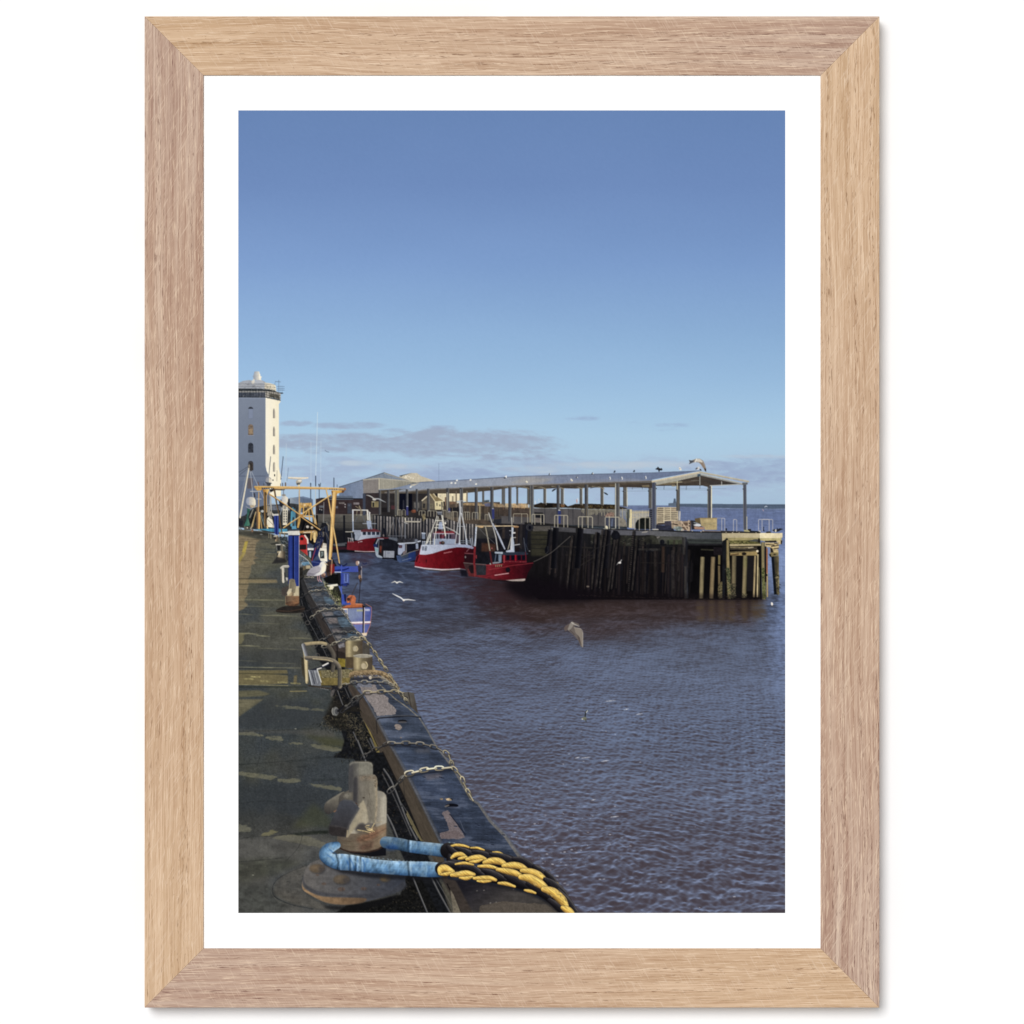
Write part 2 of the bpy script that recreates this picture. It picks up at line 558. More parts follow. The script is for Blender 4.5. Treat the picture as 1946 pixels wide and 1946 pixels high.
F([(1150, 960.5), (1493, 960.5), (1493, 1160), (1150, 1160)], lambda x, y: np.stack([np.interp(y, [960, 975, 1000, 1030, 1060], v) for v in
  ((104, 98, 98, 106, 124), (117, 112, 112, 122, 142), (148, 148, 150, 162, 182))], -1) * (1 + .1 * fbm(x / 26, y / 2.2, 5, 4) + .05 * fbm(x / 5, y / 1.5, 6, 2))[..., None])
part('printed_breakwater', 'dark breakwater on the horizon with a small light tower')
at(1100, 800, 400)
F([(823, 757), (860, 757), (866, 748), (872, 712), (886, 712), (893, 750), (900, 760), (1893, 766), (1893, 808), (1500, 806), (1240, 798), (823, 782)],
  (79, 93, 113), n=(.1, 30, 4, 7))
F([(823, 757), (870, 752), (890, 752), (910, 762), (910, 782), (823, 782)], (92, 105, 122))
F([(895, 712), (904, 712), (906, 760), (896, 756)], (170, 180, 188), a=.8)
F([(1230, 797), (1500, 803), (1893, 806), (1893, 812), (1230, 804)], (150, 165, 195), a=.5, n=(.5, 8, 2, 9), idw=False)

part('printed_harbour_water', 'rippled blue and brown harbour water')
def water():
    hz, fx, ch, xc = 962.0, 1100.0, 5.4, 972.0
    y = np.maximum(yy, 1020.0)
    d = fx * ch / (y - hz); X = (xx - xc) * d / fx; Z = d
    rs = np.random.RandomState(5)
    fz = d * d / (fx * ch); fxp = d / fx
    turn = .5 * fbm(X / 5, Z / 5, 43, 3)           # the wind turns a little from place to place
    Xw = X + .10 * fbm(X / .7, Z / .7, 41, 2) + turn * (Z - 9) * .10
    Zw = Z + .10 * fbm(X / .7 + 9, Z / .7, 45, 2) - .55 * turn
    N = 76
    lam = .045 * (9.5 ** rs.rand(N)); th = np.radians(97 + rs.randn(N) * 27); ph0 = rs.rand(N) * 6.28
    kx, kz = np.cos(th) * 2 * np.pi / lam, np.sin(th) * 2 * np.pi / lam
    sl = .05 * np.exp(-.5 * (np.log(lam / .14) / .85) ** 2)
    dz = np.zeros_like(xx)
    for i in range(N):
        dz += np.sin(kx[i] * Xw + kz[i] * Zw + ph0[i]) * sl[i] * lam[i] / 6.28
    Zq = Zw - 1.25 * dz * np.clip(1.5 - fz * 20, 0, 1)
    sz = np.zeros_like(xx); sx = np.zeros_like(xx); var = np.zeros_like(xx)
    for i in range(N):
        keep = np.exp(-((fz * abs(kz[i])) ** 2 + (fxp * kx[i]) ** 2) * .16) * sl[i]
        c = np.cos(kx[i] * Xw + kz[i] * Zq + ph0[i]) * keep
        sz += c; var += keep ** 2 / 2
    tot = math.sqrt((sl ** 2).sum() / 2)
    sz = sz / tot
    far = np.clip(1 - np.sqrt(var) / tot, 0, 1)
    # what is too fine to resolve far off still breaks the surface into short flecks
    fl = fbm(xx / 12 + turn * 2, yy / 1.9 + xx / 60 * turn, 51, 3) * 1.6 + fbm(xx / 34, yy / 5.5, 55, 3) * 1.2
    sz = sz + fl * np.clip(far * 1.15, 0, 1)
    sz = sz + .34 * fbm(xx / 6, yy / 2.4, 57, 3) + .3 * fbm(xx / 60, yy / 16, 58, 3)
    sz *= 1 + .3 * fbm(X / 4, Z / 6, 61, 3)
    return sz
sz_ = -water()
fy = [1050, 1130, 1200, 1300, 1400, 1500, 1600, 1735]
blue = np.stack([np.interp(yy, fy, v) for v in ((76, 83, 93, 104, 107, 107, 105, 102), (89, 95, 104, 117, 122, 121, 116, 111), (117, 121, 130, 146, 152, 149, 142, 136))], -1)
brown = np.stack([np.interp(yy, fy, v) for v in ((44, 48, 54, 66, 70, 71, 70, 68), (49, 49, 51, 62, 65, 64, 62, 60), (66, 62, 58, 70, 74, 72, 69, 67))], -1)
lowf = fbm(xx / 170, yy / 45, 71, 3)
bias = np.interp(yy, fy, [.35, .3, .25, .6, .55, .15, -.15, -.28]) + np.clip((xx - 1150) / 900, -.25, .38) + .5 * lowf
k = .5 + .5 * np.tanh((sz_ + bias) * np.interp(yy, [1300, 1500, 1735], [.7, .66, .62]))
mixw = k
wat = brown * (1 - mixw[..., None]) + blue * mixw[..., None]
wat *= (1 + .05 * lowf)[..., None]
# crests that catch light, small glints and froth
gl = np.clip((sz_ - 1.15) * .9, 0, 1) * np.interp(yy, fy, [.1, .15, .2, .3, .4, .5, .55, .55])
wat = wat * (1 - gl[..., None]) + np.array([140, 152, 184], np.float32) * gl[..., None]
# still, dark reflections under the jetty
edge = 1165 + 26 * fbm(xx / 60, yy / 12, 81, 3) + np.interp(xx, [860, 1000, 1150, 1420, 1470], [-30, 20, 30, 14, -40])
jet = sstep(0, 1, (edge + 34 - yy) / 60.0) * sstep(830, 1000, xx + 40 * fbm(xx / 40, yy / 8, 83, 3)) * (1 - sstep(1440, 1475, xx))
jet *= np.clip(1 - .45 * np.clip(k - .35, 0, 1) * np.interp(yy, [1120, 1200], [.3, 1.6]), 0, 1)
dk = np.stack([np.interp(yy, [1080, 1130, 1160, 1200], v) for v in ((12, 30, 54, 64), (10, 22, 40, 50), (16, 22, 36, 50))], -1) * (1 + .22 * np.clip(sz_ , -1, 1.5))[..., None]
wat = wat * (1 - jet[..., None]) + dk * jet[..., None]
jet2 = (1 - sstep(1150, 1270, yy + 50 * lowf)) * sstep(760, 1100, xx) * (1 - sstep(1330, 1480, xx)) * .6 * (1 - k * .55)
wat = wat * (1 - jet2[..., None]) + np.array([60, 48, 48], np.float32) * jet2[..., None]
sheen = np.exp(-((xx - 1320) / 190) ** 2 - ((yy - 1262) / 75) ** 2) * .3
wat = wat * (1 - sheen[..., None]) + (np.array([98, 108, 130], np.float32) * (1 + .07 * np.clip(sz_, -2, 2))[..., None]) * sheen[..., None]
# bright blue strip of open river on the far right
rgt = sstep(1440, 1490, xx) * sstep(1040, 1090, yy) * (1 - sstep(1150, 1420, yy))
wat = wat * (1 - .55 * rgt[..., None]) + (np.array([122, 143, 188], np.float32) * (1 + .13 * sz_[..., None])) * .55 * rgt[..., None]
top = np.where(xx < 1440, 1030, np.interp(xx, [1440, 1493], [1100, 1086]))
mk = sstep(0, 26, yy - top) if False else (yy > top).astype(np.float32)
mk = np.where(xx > 1440, sstep(-25, 60, yy - top), mk)
C[:] = C * (1 - mk[..., None]) + wat * mk[..., None]
ID[mk > .5] = CUR[0]
# froth and glints
raw()
for i in range(330):
    t = RNG.random()
    if i < 210:
        x, y = RNG.gauss(1045, 62), RNG.gauss(1610, 62)
        if y > 1733: continue
    elif i < 270:
        x, y = RNG.gauss(1080, 90), RNG.gauss(1380, 45)
    else:
        x, y = RNG.uniform(880, 1490), RNG.uniform(1250, 1730)
    s = RNG.choice([.5, .6, .7, .9, 1.2, 1.8]) * (y - 1000) / 560
    L([(x - s * .7, y + RNG.uniform(-.5, .5)), (x + s * .7, y)], max(s * .9, 1.0), (205, 205, 212), a=RNG.uniform(.2, .75) * min(1, s), idw=False)
for x, y, w in ((1168, 1552, 16), (1150, 1446, 14), (1113, 1440, 16), (1215, 1357, 12), (1160, 1332, 18), (1190, 1348, 9), (1097, 1440, 8), (1128, 1520, 8)):
    L([(x - w / 2, y + 1), (x, y), (x + w / 2, y - 1)], [.8, 2, .8], (206, 208, 214), a=.75, n=(.5, 2, 1, 3), idw=False)
# colour of boats and piles lying in the water
def smear(pts, col, a, b=7):
    P = pt(pts); r = cover(P, 24)
    y0, y1, x0, x1, m = r
    m = box(m, b)
    q = np.clip(.62 - sz_[y0:y1, x0:x1] * .4, 0, 1)
    am = (m * a * q)[..., None]
    C[y0:y1, x0:x1] = C[y0:y1, x0:x1] * (1 - am) + np.array(col, np.float32) * am
smear([(660, 1046), (712, 1046), (712, 1066), (690, 1082), (664, 1062)], (72, 40, 48), .4)
smear([(715, 1062), (792, 1062), (830, 1110), (730, 1090)], (44, 50, 66), .9)
smear([(788, 1076), (890, 1080), (1000, 1098), (1000, 1140), (930, 1150), (860, 1120), (800, 1100)], (66, 40, 46), .45, 10)
smear([(890, 1096), (1010, 1100), (1010, 1190), (900, 1170)], (50, 36, 40), .4, 14)
for a_, b_ in ((1323, 1338), (1346, 1358), (1364, 1378), (1382, 1397), (1408, 1420), (1426, 1455)):
    smear([(a_, 1138), (b_, 1138), (b_ + 1, 1180), (a_ + 1, 1180)], (98, 82, 60), .5, 5)
smear([(1466, 1128), (1480, 1128), (1478, 1165), (1460, 1160)], (46, 50, 62), .7, 5)
# ---- the far side: light tower, sheds, fish market canopy, jetty ----------------------------------------
part('printed_hill')
at(450, 680, 400)
F([(480, 1290), (560, 1278), (610, 1272), (680, 1290), (700, 1300), (700, 1420), (400, 1420), (400, 1300)], (108, 124, 148))
part('printed_low_shed', 'low pale shed behind the gantry')
F([(488, 1284), (600, 1284), (600, 1370), (488, 1372)], grad((488, 1300), (150, 160, 170), (600, 1300), (98, 112, 134)))
F([(590, 1286), (690, 1300), (690, 1420), (590, 1420)], (92, 105, 126))

part('printed_light_tower', 'white harbour light tower with scaffolding under its parapet')
F([(14, 355), (268, 355), (266, 990), (272, 1035), (292, 1075), (300, 1140), (306, 1500), (14, 1500)],
  grad((14, 380), (124, 133, 150), (14, 900), (114, 124, 142), ((14, 1400), (100, 111, 132))), n=(.02, 20, 30, 3))
F([(264, 360), (392, 392), (404, 398), (396, 412), (387, 425), (388, 1000), (394, 1045), (406, 1085), (406, 1272), (296, 1272), (296, 1080), (275, 1040), (264, 990)],
  grad((264, 700), (251, 243, 222), (388, 700), (247, 236, 205)), n=(.012, 9, 20, 5))
L([(264, 362), (398, 398)], 1.2, (214, 205, 186))
L([(14, 372), (264, 372)], 1, (150, 158, 176), a=.7)
L([(14, 1086), (285, 1086)], 1.2, (80, 88, 108), a=.9)
F([(14, 1130), (300, 1130), (310, 1300), (14, 1300)], (92, 103, 128), a=.5)
F([(95, 1104), (147, 1104), (147, 1200), (95, 1200)], (98, 92, 96), a=.9, n=(.15, 4, 9, 2))
F([(265, 1085), (292, 1080), (300, 1272), (268, 1272)], (116, 122, 138))
# windows
for y0, y1, c in ((450, 470, (52, 56, 66)), (610, 710, (116, 100, 86)), (780, 872, (48, 52, 62)), (946, 1032, (60, 58, 62))):
    x0, x1 = 105, 152
    F([(x0, y1), (x0, y0 + 22)] + [(128 + 23.5 * math.cos(t), y0 + 23 - 23 * math.sin(t)) for t in np.linspace(math.pi, 0, 8)] + [(x1, y0 + 22), (x1, y1)], c, n=(.35, 2.5, 2.5, 8))
F([(108, 470), (149, 470), (149, 558), (108, 558)], (126, 136, 158)); L([(108, 470), (108, 558), (149, 558), (149, 470)], .6, (105, 113, 132), a=.6)
for yy_ in (640, 660, 690, 815, 842, 968, 1000):
    L([(107, yy_), (150, yy_)], .5, (186, 176, 160) if yy_ < 750 else (118, 122, 130), a=.6)
for xx_ in (118, 139):
    L([(xx_, 630), (xx_, 706)], .5, (84, 66, 58), a=.7); L([(xx_, 805), (xx_, 870)], .5, (128, 130, 136), a=.5)
L([(103, 712), (154, 712)], .9, (160, 160, 170), a=.7); L([(103, 875), (154, 875)], .8, (150, 156, 170), a=.6)
F([(112, 655), (146, 655), (146, 700), (112, 700)], (196, 168, 128), a=.45, blur=1, idw=False)
for y0, y1 in ((462, 556), (628, 721), (795, 886), (955, 1046)):
    F([(333, y1), (333, y0 + 30), (336, y0 + 8), (342, y0), (347, y0 + 8), (351, y0 + 30), (352, y1)], (168, 160, 146), n=(.1, 3, 6, 2))
    F([(333, y1), (333, y0 + 30), (337, y0 + 6), (340, y0 + 20), (339, y1 - 8)], (120, 116, 112))
# parapet, scaffold and cap
F([(14, 232), (60, 212), (110, 205), (170, 212), (235, 208), (262, 222), (262, 300), (14, 300)], (160, 164, 172), n=(.06, 5, 5, 2))
F([(255, 228), (300, 232), (345, 245), (358, 258), (362, 300), (352, 312), (256, 292)], grad((255, 260), (206, 196, 176), (362, 260), (248, 236, 206)), n=(.06, 4, 5, 3))
F([(148, 208), (154, 186), (148, 178), (148, 166), (155, 160), (155, 146), (160, 144), (160, 128), (184, 124), (208, 127), (210, 146), (216, 150), (217, 168), (228, 172), (228, 182), (222, 188), (226, 208)],
  grad((150, 160), (146, 154, 168), (226, 160), (248, 238, 214), ((190, 160), (176, 182, 192)), ((204, 160), (244, 236, 216))), n=(.06, 2, 3, 4))
F([(135, 218), (156, 192), (164, 200), (168, 222), (150, 246), (138, 236)], (226, 218, 202), a=.8, blur=.7, n=(.1, 2, 2, 3))
F([(172, 215), (200, 202), (240, 210), (250, 235), (160, 235)], (176, 180, 188))
for y_ in (240, 262, 282):
    L([(14, y_), (262, y_ + 2), (355, y_ + 10)], .7, (104, 106, 110), a=.75)
F([(14, 288), (265, 290), (360, 306), (404, 330), (402, 388), (365, 372), (265, 362), (14, 358)], (178, 172, 162))
F([(14, 284), (262, 287), (350, 300), (362, 312), (262, 306), (14, 305)], (38, 44, 50), n=(.3, 6, 2, 4))
F([(14, 318), (262, 318), (262, 360), (14, 358)], grad((14, 320), (58, 64, 76), (262, 320), (78, 82, 92)), n=(.2, 3, 5, 6))
L([(14, 312), (262, 314)], 1.0, (120, 122, 124), a=.9)
L([(14, 360), (265, 362), (400, 390)], 1.3, (36, 40, 46))
F([(300, 330), (345, 332), (392, 350), (395, 385), (345, 372), (300, 358)], (92, 88, 78), n=(.4, 2, 3, 4))
for i, x_ in enumerate(range(20, 262, 26)):
    L([(x_, 286), (x_, 360)], .6, (28, 33, 40), a=.7)
for x_ in (272, 300, 318, 336, 352, 370, 386):
    L([(x_, 300 + (x_ - 260) * .12), (x_, 358 + (x_ - 265) * .2)], .8, (58, 58, 54), a=.9)
for a_, b_ in (((265, 318), (400, 348)), ((265, 340), (402, 370)), ((262, 300), (424, 326))):
    L([a_, b_], .9, (62, 62, 58), a=.9)
litter([(14, 232), (262, 236), (262, 300), (14, 300)], 50, 1.5, 6, (.5, .9), [(96, 98, 104), (206, 204, 200), (70, 74, 80)], a=.55, ang=(0, 20)); litter([(14, 290), (262, 292), (262, 356), (14, 356)], 60, 1.2, 5, (.5, .9), [(120, 122, 126), (34, 38, 46), (150, 148, 142)], a=.6, ang=(90, 12)); litter([(262, 240), (360, 262), (400, 340), (400, 385), (265, 360)], 70, 1, 4, (.5, .9), [(70, 66, 58), (240, 230, 206), (120, 112, 96), (40, 42, 42)], a=.65, ang=(80, 30))
L([(355, 218), (402, 222)], .7, (92, 105, 125)); L([(386, 205), (386, 330)], .7, (92, 105, 125), a=.9)
for y_ in (264, 281, 296):
    L([(370, y_), (436, y_ + 1)], .7, (82, 96, 116), a=.8)
for x_ in (405, 420):
    L([(x_, 255), (x_ - 3, 330)], .5, (100, 114, 134), a=.7)
E(412, 325, 14, 6, (58, 66, 74))
L([(355, 218), (350, 240)], .6, (92, 105, 125), a=.8)

part('printed_warehouse', 'grey gabled fish market shed with ribbed side wall')
at(600, 880, 200)
F([(1540, 232), (1760, 182), (1860, 185), (1932, 240), (2200, 330), (2200, 420), (1500, 420)], (194, 184, 162), n=(.05, 5, 3, 4))
F([(1530, 235), (1762, 180), (1600, 232), (1570, 252)], (72, 80, 88))
for x_, y_ in ((1650, 245), (1665, 260), (1685, 238), (1715, 250), (1640, 268), (1745, 272), (1790, 280)):
    E(x_, y_, 9, 12, (240, 232, 212), idw=False)
F([(430, 440), (880, 305), (1258, 178), (1740, 330), (1740, 560), (880, 660), (430, 660)], grad((430, 500), (102, 117, 143), (900, 500), (124, 136, 158)), n=(.025, 3, 60, 3))
F([(890, 300), (1258, 180), (1700, 330), (1160, 300)], (124, 134, 148), n=(.03, 3, 30, 4))
F([(1258, 174), (1740, 330), (1690, 332), (1250, 190)], (170, 166, 154))
L([(430, 440), (870, 306), (1258, 176)], 1.1, (74, 80, 88))
L([(1258, 176), (1720, 330)], 1.0, (122, 122, 118))
F([(866, 318), (1160, 296), (1160, 545), (875, 560)], (128, 122, 118), n=(.03, 3, 40, 3))
L([(880, 308), (1160, 283), (1740, 338)], 2.0, (176, 168, 150))
F([(1160, 296), (1740, 345), (1860, 360), (1400, 470), (1160, 480)], (112, 112, 106))
for i in range(26):
    x_ = 1172 + i * 23.5
    y0_ = 298 + (x_ - 1160) * .083; y1_ = 478 - max(0, x_ - 1330) * .23
    if y1_ > y0_ + 8:
        L([(x_, y0_), (x_, y1_)], 1.2 if i < 14 else .9, (194, 185, 163))
L([(1162, 292), (1162, 482)], 1.8, (190, 182, 162))
# brick lean-to and dark market hall below
F([(0, 660), (100, 640), (700, 655), (900, 655), (900, 960), (0, 960)], (52, 42, 44), n=(.2, 9, 4, 6))
F([(880, 556), (1170, 548), (1170, 960), (880, 960)], (50, 43, 45), n=(.2, 9, 6, 8))
F([(240, 600), (680, 604), (690, 676), (240, 676)], grad((240, 610), (92, 103, 120), (240, 676), (82, 90, 102)))
L([(100, 645), (700, 655), (880, 655)], 1.6, (30, 34, 42))
for p_, c_ in (([(425, 720), (530, 720), (530, 752), (425, 752)], (112, 104, 102)), ([(692, 722), (800, 722), (800, 764), (692, 764)], (122, 114, 116)),
               ([(580, 740), (660, 740), (660, 930), (580, 930)], (56, 60, 70)), ([(596, 752), (630, 752), (630, 792), (596, 792)], (80, 84, 96)),
               ([(360, 790), (410, 790), (410, 830), (360, 830)], (98, 98, 104)), ([(60, 780), (150, 780), (150, 820), (60, 820)], (92, 96, 102)),
               ([(40, 840), (150, 840), (150, 930), (40, 930)], (28, 30, 36))):
    F(p_, c_, n=(.12, 4, 3, 2), idw=None)
for x_, y_ in ((540, 760), (540, 806), (75, 850), (110, 860)):
    E(x_, y_, 10, 13, (172, 168, 166), idw=False)
F([(1025, 700), (1310, 712), (1310, 815), (1025, 815)], (128, 116, 84), n=(.14, 5, 5, 3)); F([(1045, 715), (1070, 715), (1070, 805), (1045, 805)], (26, 28, 34)); F([(1030, 705), (1080, 705), (1080, 722), (1030, 722)], (176, 168, 140))
# dark interior behind the first columns
F([(1180, 505), (1960, 470), (2500, 440), (2500, 1080), (1180, 1060)], (44, 41, 42), n=(.22, 12, 8, 9))
F([(1540, 560), (1770, 560), (1770, 880), (1520, 880)], (12, 14, 26), n=(.3, 6, 20, 4))
L([(1612, 690), (1612, 830)], 2.5, (52, 52, 60), blur=1)
F([(1200, 820), (1310, 820), (1310, 900), (1200, 900)], (30, 28, 30)); F([(1385, 780), (1460, 780), (1460, 850), (1385, 850)], (74, 46, 50))
L([(2260, 10), (2260, 330)], .7, (120, 134, 158), a=.8)
part('printed_clutter', 'crates and orange net on the market quay')
E(1800, 885, 45, 32, (118, 70, 52), n=(.5, 3, 2, 3)); E(1345, 790, 12, 12, (190, 190, 188)); F([(1660, 800), (1700, 800), (1700, 960), (1660, 960)], (56, 60, 108)); E(1684, 798, 12, 6, (190, 194, 202))

part('printed_market_house', 'small sunlit cottage seen through the market columns')
at(750, 920, 200)
F([(790, 150), (1320, 140), (1320, 320), (790, 320)], (228, 214, 178), n=(.07, 6, 6, 3))
F([(820, 200), (850, 200), (850, 245), (820, 245)], (196, 184, 158)); F([(920, 240), (950, 240), (950, 420), (920, 420)], (120, 98, 80)); F([(1050, 220), (1080, 220), (1080, 330), (1050, 330)], (150, 140, 118))
F([(1000, 320), (1140, 320), (1140, 430), (1000, 430)], (104, 82, 66), n=(.3, 4, 6, 2)); F([(1140, 330), (1180, 330), (1170, 420), (1140, 420)], (214, 204, 180))
F([(645, 180), (700, 178), (890, 305), (745, 318)], (132, 116, 84), n=(.12, 8, 2, 3, 35)); F([(700, 172), (725, 172), (770, 240), (750, 240)], (210, 196, 160))
F([(500, 310), (640, 185), (745, 320), (745, 470), (500, 470)], (98, 90, 78), n=(.15, 4, 6, 5))
F([(735, 320), (890, 308), (905, 470), (740, 470)], (212, 198, 156), n=(.09, 5, 5, 5))
L([(500, 306), (645, 182)], 2.0, (222, 208, 178)); L([(645, 182), (745, 318)], 1.6, (206, 190, 150))
for p_ in ([(820, 375), (842, 375), (842, 408), (820, 408)], [(768, 340), (785, 340), (785, 400), (768, 400)], [(855, 335), (880, 335), (880, 430), (860, 430)]):
    F(p_, (74, 72, 66), n=(.3, 2, 2, 2))
F([(340, 320), (500, 310), (500, 470), (340, 470)], (62, 60, 60), n=(.25, 5, 5, 3)); F([(520, 360), (560, 360), (550, 440), (520, 440)], (38, 38, 42)); F([(620, 360), (700, 360), (700, 450), (620, 450)], (104, 98, 82), n=(.3, 3, 4, 3))
for x_ in (372, 438):
    L([(x_, 350), (x_ + 4, 430)], 2.5, (120, 116, 110), a=.8)

# ---- far quay wall behind the boats
part('printed_quay_wall', 'old masonry and timber quay wall behind the boats')
at(600, 880, 200)
F([(-60, 950), (1160, 945), (1460, 985), (2000, 1010), (3900, 1140), (3900, 1900), (1500, 1800), (1100, 1640), (-60, 1640)], grad((0, 960), (92, 89, 83), (0, 1250), (58, 56, 54), ((0, 1600), (16, 18, 24))), n=(.18, 14, 5, 4))
for y_ in (1085, 1195):
    L([(0, y_), (560, y_ + 8), (900, y_ + 10)], .9, (38, 38, 42), a=.7)
F([(0, 1210), (700, 1220), (900, 1230), (900, 1640), (0, 1640)], (22, 23, 28), a=.8, blur=4, n=(.3, 10, 8, 3))
F([(505, 960), (538, 960), (538, 1500), (510, 1500)], (20, 21, 28)); F([(0, 955), (40, 955), (40, 1180), (0, 1180)], (18, 20, 26))
rs = random.Random(4)
for i in range(34):                               # timber facing, panel by panel
    x_ = 1060 + i * 56
    t_ = 960 + max(0, x_ - 1100) * .062; b_ = 1420 + (x_ - 1060) * .17
    c_ = rs.uniform(.72, 1.12)
    F([(x_ + 6, t_ + 8), (x_ + 50, t_ + 10), (x_ + 44, b_), (x_ - 2, b_)], grad((x_, t_), (138 * c_, 132 * c_, 128 * c_), (x_, b_ - 60), (68 * c_, 65 * c_, 66 * c_)), n=(.22, 4, 9, i))
    if rs.random() < .7:
        L([(x_ + 4, t_ + rs.uniform(60, 150)), (x_ + 52, t_ + rs.uniform(60, 150))], .8, (40, 40, 46), a=.8)
    L([(x_, t_), (x_ - 4, b_)], rs.uniform(1.6, 3.6), (24, 26, 34), n=(.3, 3, 8, i))
F([(1060, 1300), (2400, 1420), (3300, 1500), (3300, 1900), (1000, 1640)], (20, 22, 28), a=.7, blur=9, idw=False)
L([(1100, 955), (1500, 985), (2000, 1010), (3900, 1140)], 1.8, (36, 36, 38), n=(.4, 6, 3, 3))
L([(0, 945), (1150, 945)], 1.2, (112, 108, 100), a=.8)
at(750, 920, 200)
for x_ in range(0, 1500, 46):
    E(x_ + rs.uniform(-10, 10), 600 + x_ * .055 + rs.uniform(-6, 6), rs.uniform(6, 26), rs.uniform(5, 10), rs.choice([(150, 140, 112), (120, 114, 100), (60, 58, 56), (176, 168, 150)]), a=.7, idw=False)
F([(500, 560), (560, 540), (570, 640), (520, 690)], (140, 126, 92), a=.8, n=(.6, 2, 3, 2), blur=.8)

# ---- what stands on the jetty deck
part('printed_palisade', 'concrete blocks and pale palisade fence on the jetty')
at(1000, 880, 200)
F([(-680, 800), (140, 830), (900, 840), (1030, 850), (1660, 860), (1850, 1200), (-680, 1140)], (80, 77, 78), n=(.10, 8, 10, 4))
F([(-680, 800), (100, 820), (100, 1000), (-680, 960)], (70, 60, 54), n=(.3, 6, 4, 7))
F([(-680, 740), (30, 745), (30, 830), (-680, 800)], (176, 152, 116), n=(.35, 5, 3, 5), a=.9)
for x_ in range(-660, 60, 24):
    L([(x_, 745 + rs.uniform(-10, 10)), (x_ + 2, 800 + rs.uniform(0, 60))], .9, rs.choice([(120, 84, 60), (206, 186, 150), (84, 72, 62), (216, 160, 96)]), a=.7)
for x_ in (340, 770, 855, 1010, 1320):
    L([(x_, 840), (x_ + 4, 1130)], 1.0, (48, 48, 54))
for x_, c_ in ((560, .9), (690, 1.08), (930, .93)):
    F([(x_, 848), (x_ + 80, 850), (x_ + 80, 1120), (x_, 1115)], (88 * c_, 85 * c_, 86 * c_), a=.6, idw=False)
for x_ in range(1020, 1890, 26):
    L([(x_, 842 + rs.uniform(-4, 4)), (x_ + 1, 905 + rs.uniform(-10, 70) + (90 if x_ > 1700 else 0))], 1.15, (160, 152, 126), n=(.25, 3, 4, 3))
L([(1020, 858), (1880, 872)], .9, (128, 120, 100), a=.8)
F([(1440, 985), (1480, 930), (1560, 900), (1610, 915), (1615, 985)], (156, 122, 106), a=.75, n=(.4, 3, 3, 3))
F([(1720, 1010), (1790, 1010), (1840, 1090), (1850, 1200), (1700, 1200)], (128, 122, 110), n=(.2, 4, 4, 3)); 
F([(1440, 1000), (1720, 1000), (1720, 1190), (1440, 1190)], (60, 64, 80), a=.85, n=(.25, 5, 8, 3)); L([(1580, 1040), (1570, 1160)], 3, (104, 116, 140), a=.7)
F([(1895, 850), (1940, 850), (1940, 1180), (1885, 1190)], (216, 204, 160), n=(.1, 3, 6, 3)); F([(1840, 900), (1895, 900), (1880, 1180), (1850, 1180)], (64, 66, 62))
F([(150, 905), (310, 910), (310, 1010), (160, 1000)], (26, 27, 32)); F([(170, 1010), (280, 1015), (280, 1090), (170, 1085)], (112, 104, 98), n=(.2, 4, 3, 3)); F([(270, 960), (310, 960), (310, 1090), (280, 1090)], (20, 21, 28))
F([(300, 1120), (1850, 1170), (1850, 1215), (300, 1160)], (42, 48, 54), a=.9, n=(.3, 9, 2, 4))
at(750, 920, 200)
F([(890, 400), (1300, 330), (1932, 330), (1932, 760), (1200, 720), (890, 600)], (74, 64, 56), n=(.3, 8, 5, 7))
F([(1240, 350), (1760, 335), (1932, 370), (1932, 430), (1700, 400), (1260, 390)], (150, 126, 94), n=(.35, 4, 3, 8))
F([(1640, 360), (1740, 345), (1780, 410), (1660, 410)], (96, 98, 122), n=(.3, 3, 2, 3)); F([(1620, 300), (1740, 290), (1735, 335), (1650, 335)], (74, 84, 92), n=(.4, 3, 2, 3))
F([(1010, 440), (1180, 420), (1190, 500), (1000, 520)], (26, 27, 32), n=(.3, 4, 3, 3)); F([(890, 480), (1960, 560), (1960, 660), (890, 600)], (58, 54, 52), a=.8, n=(.3, 6, 3, 3)); F([(1700, 660), (1960, 640), (1960, 720), (1800, 730)], (30, 34, 44), a=.8)
for x_ in range(900, 1930, 40):
    L([(x_, 400 + rs.uniform(0, 60)), (x_ + 3, 560 + rs.uniform(0, 40))], rs.uniform(.8, 2), rs.choice([(44, 40, 38), (104, 92, 76), (58, 60, 66)]), a=.7)
part('printed_net_heap', 'dark heap of nets along the top of the jetty wall')
at(1000, 880, 200)
F([(140, 765), (220, 745), (270, 725), (320, 740), (380, 732), (560, 740), (640, 745), (700, 745), (760, 795), (850, 770), (900, 750), (1030, 750), (1170, 748), (1500, 760), (1640, 765), (1700, 800), (1820, 820), (1860, 840), (1640, 850), (1030, 840), (700, 820), (330, 830), (140, 815)],
  (44, 36, 28), n=(.5, 5, 3, 4))
E(670, 782, 40, 34, (118, 84, 54), a=.8, n=(.4, 3, 3, 3)); F([(340, 740), (490, 740), (480, 815), (340, 815)], (18, 17, 18), a=.8)
litter([(1050, 760), (1640, 770), (1640, 840), (1050, 830)], 60, 1.5, 4, (.8, 1.4), [(92, 78, 48), (28, 24, 20), (110, 96, 64)])
for x_ in range(140, 1000, 30):
    E(x_, 832 + rs.uniform(-5, 5), 12, 5, (170, 156, 128), a=.6, idw=False)
for x_, y_, c_ in ((165, 740, (220, 220, 222)), (230, 700, (208, 216, 222)), (925, 715, (206, 120, 92)), (945, 690, (214, 214, 214))):
    L([(x_, y_ - 40), (x_ + 6, y_ + 10)], 1.4, c_, a=.85)
part('printed_palisade_gate', 'tall pale railings beside the lobster pots')
at(1180, 880, 200)
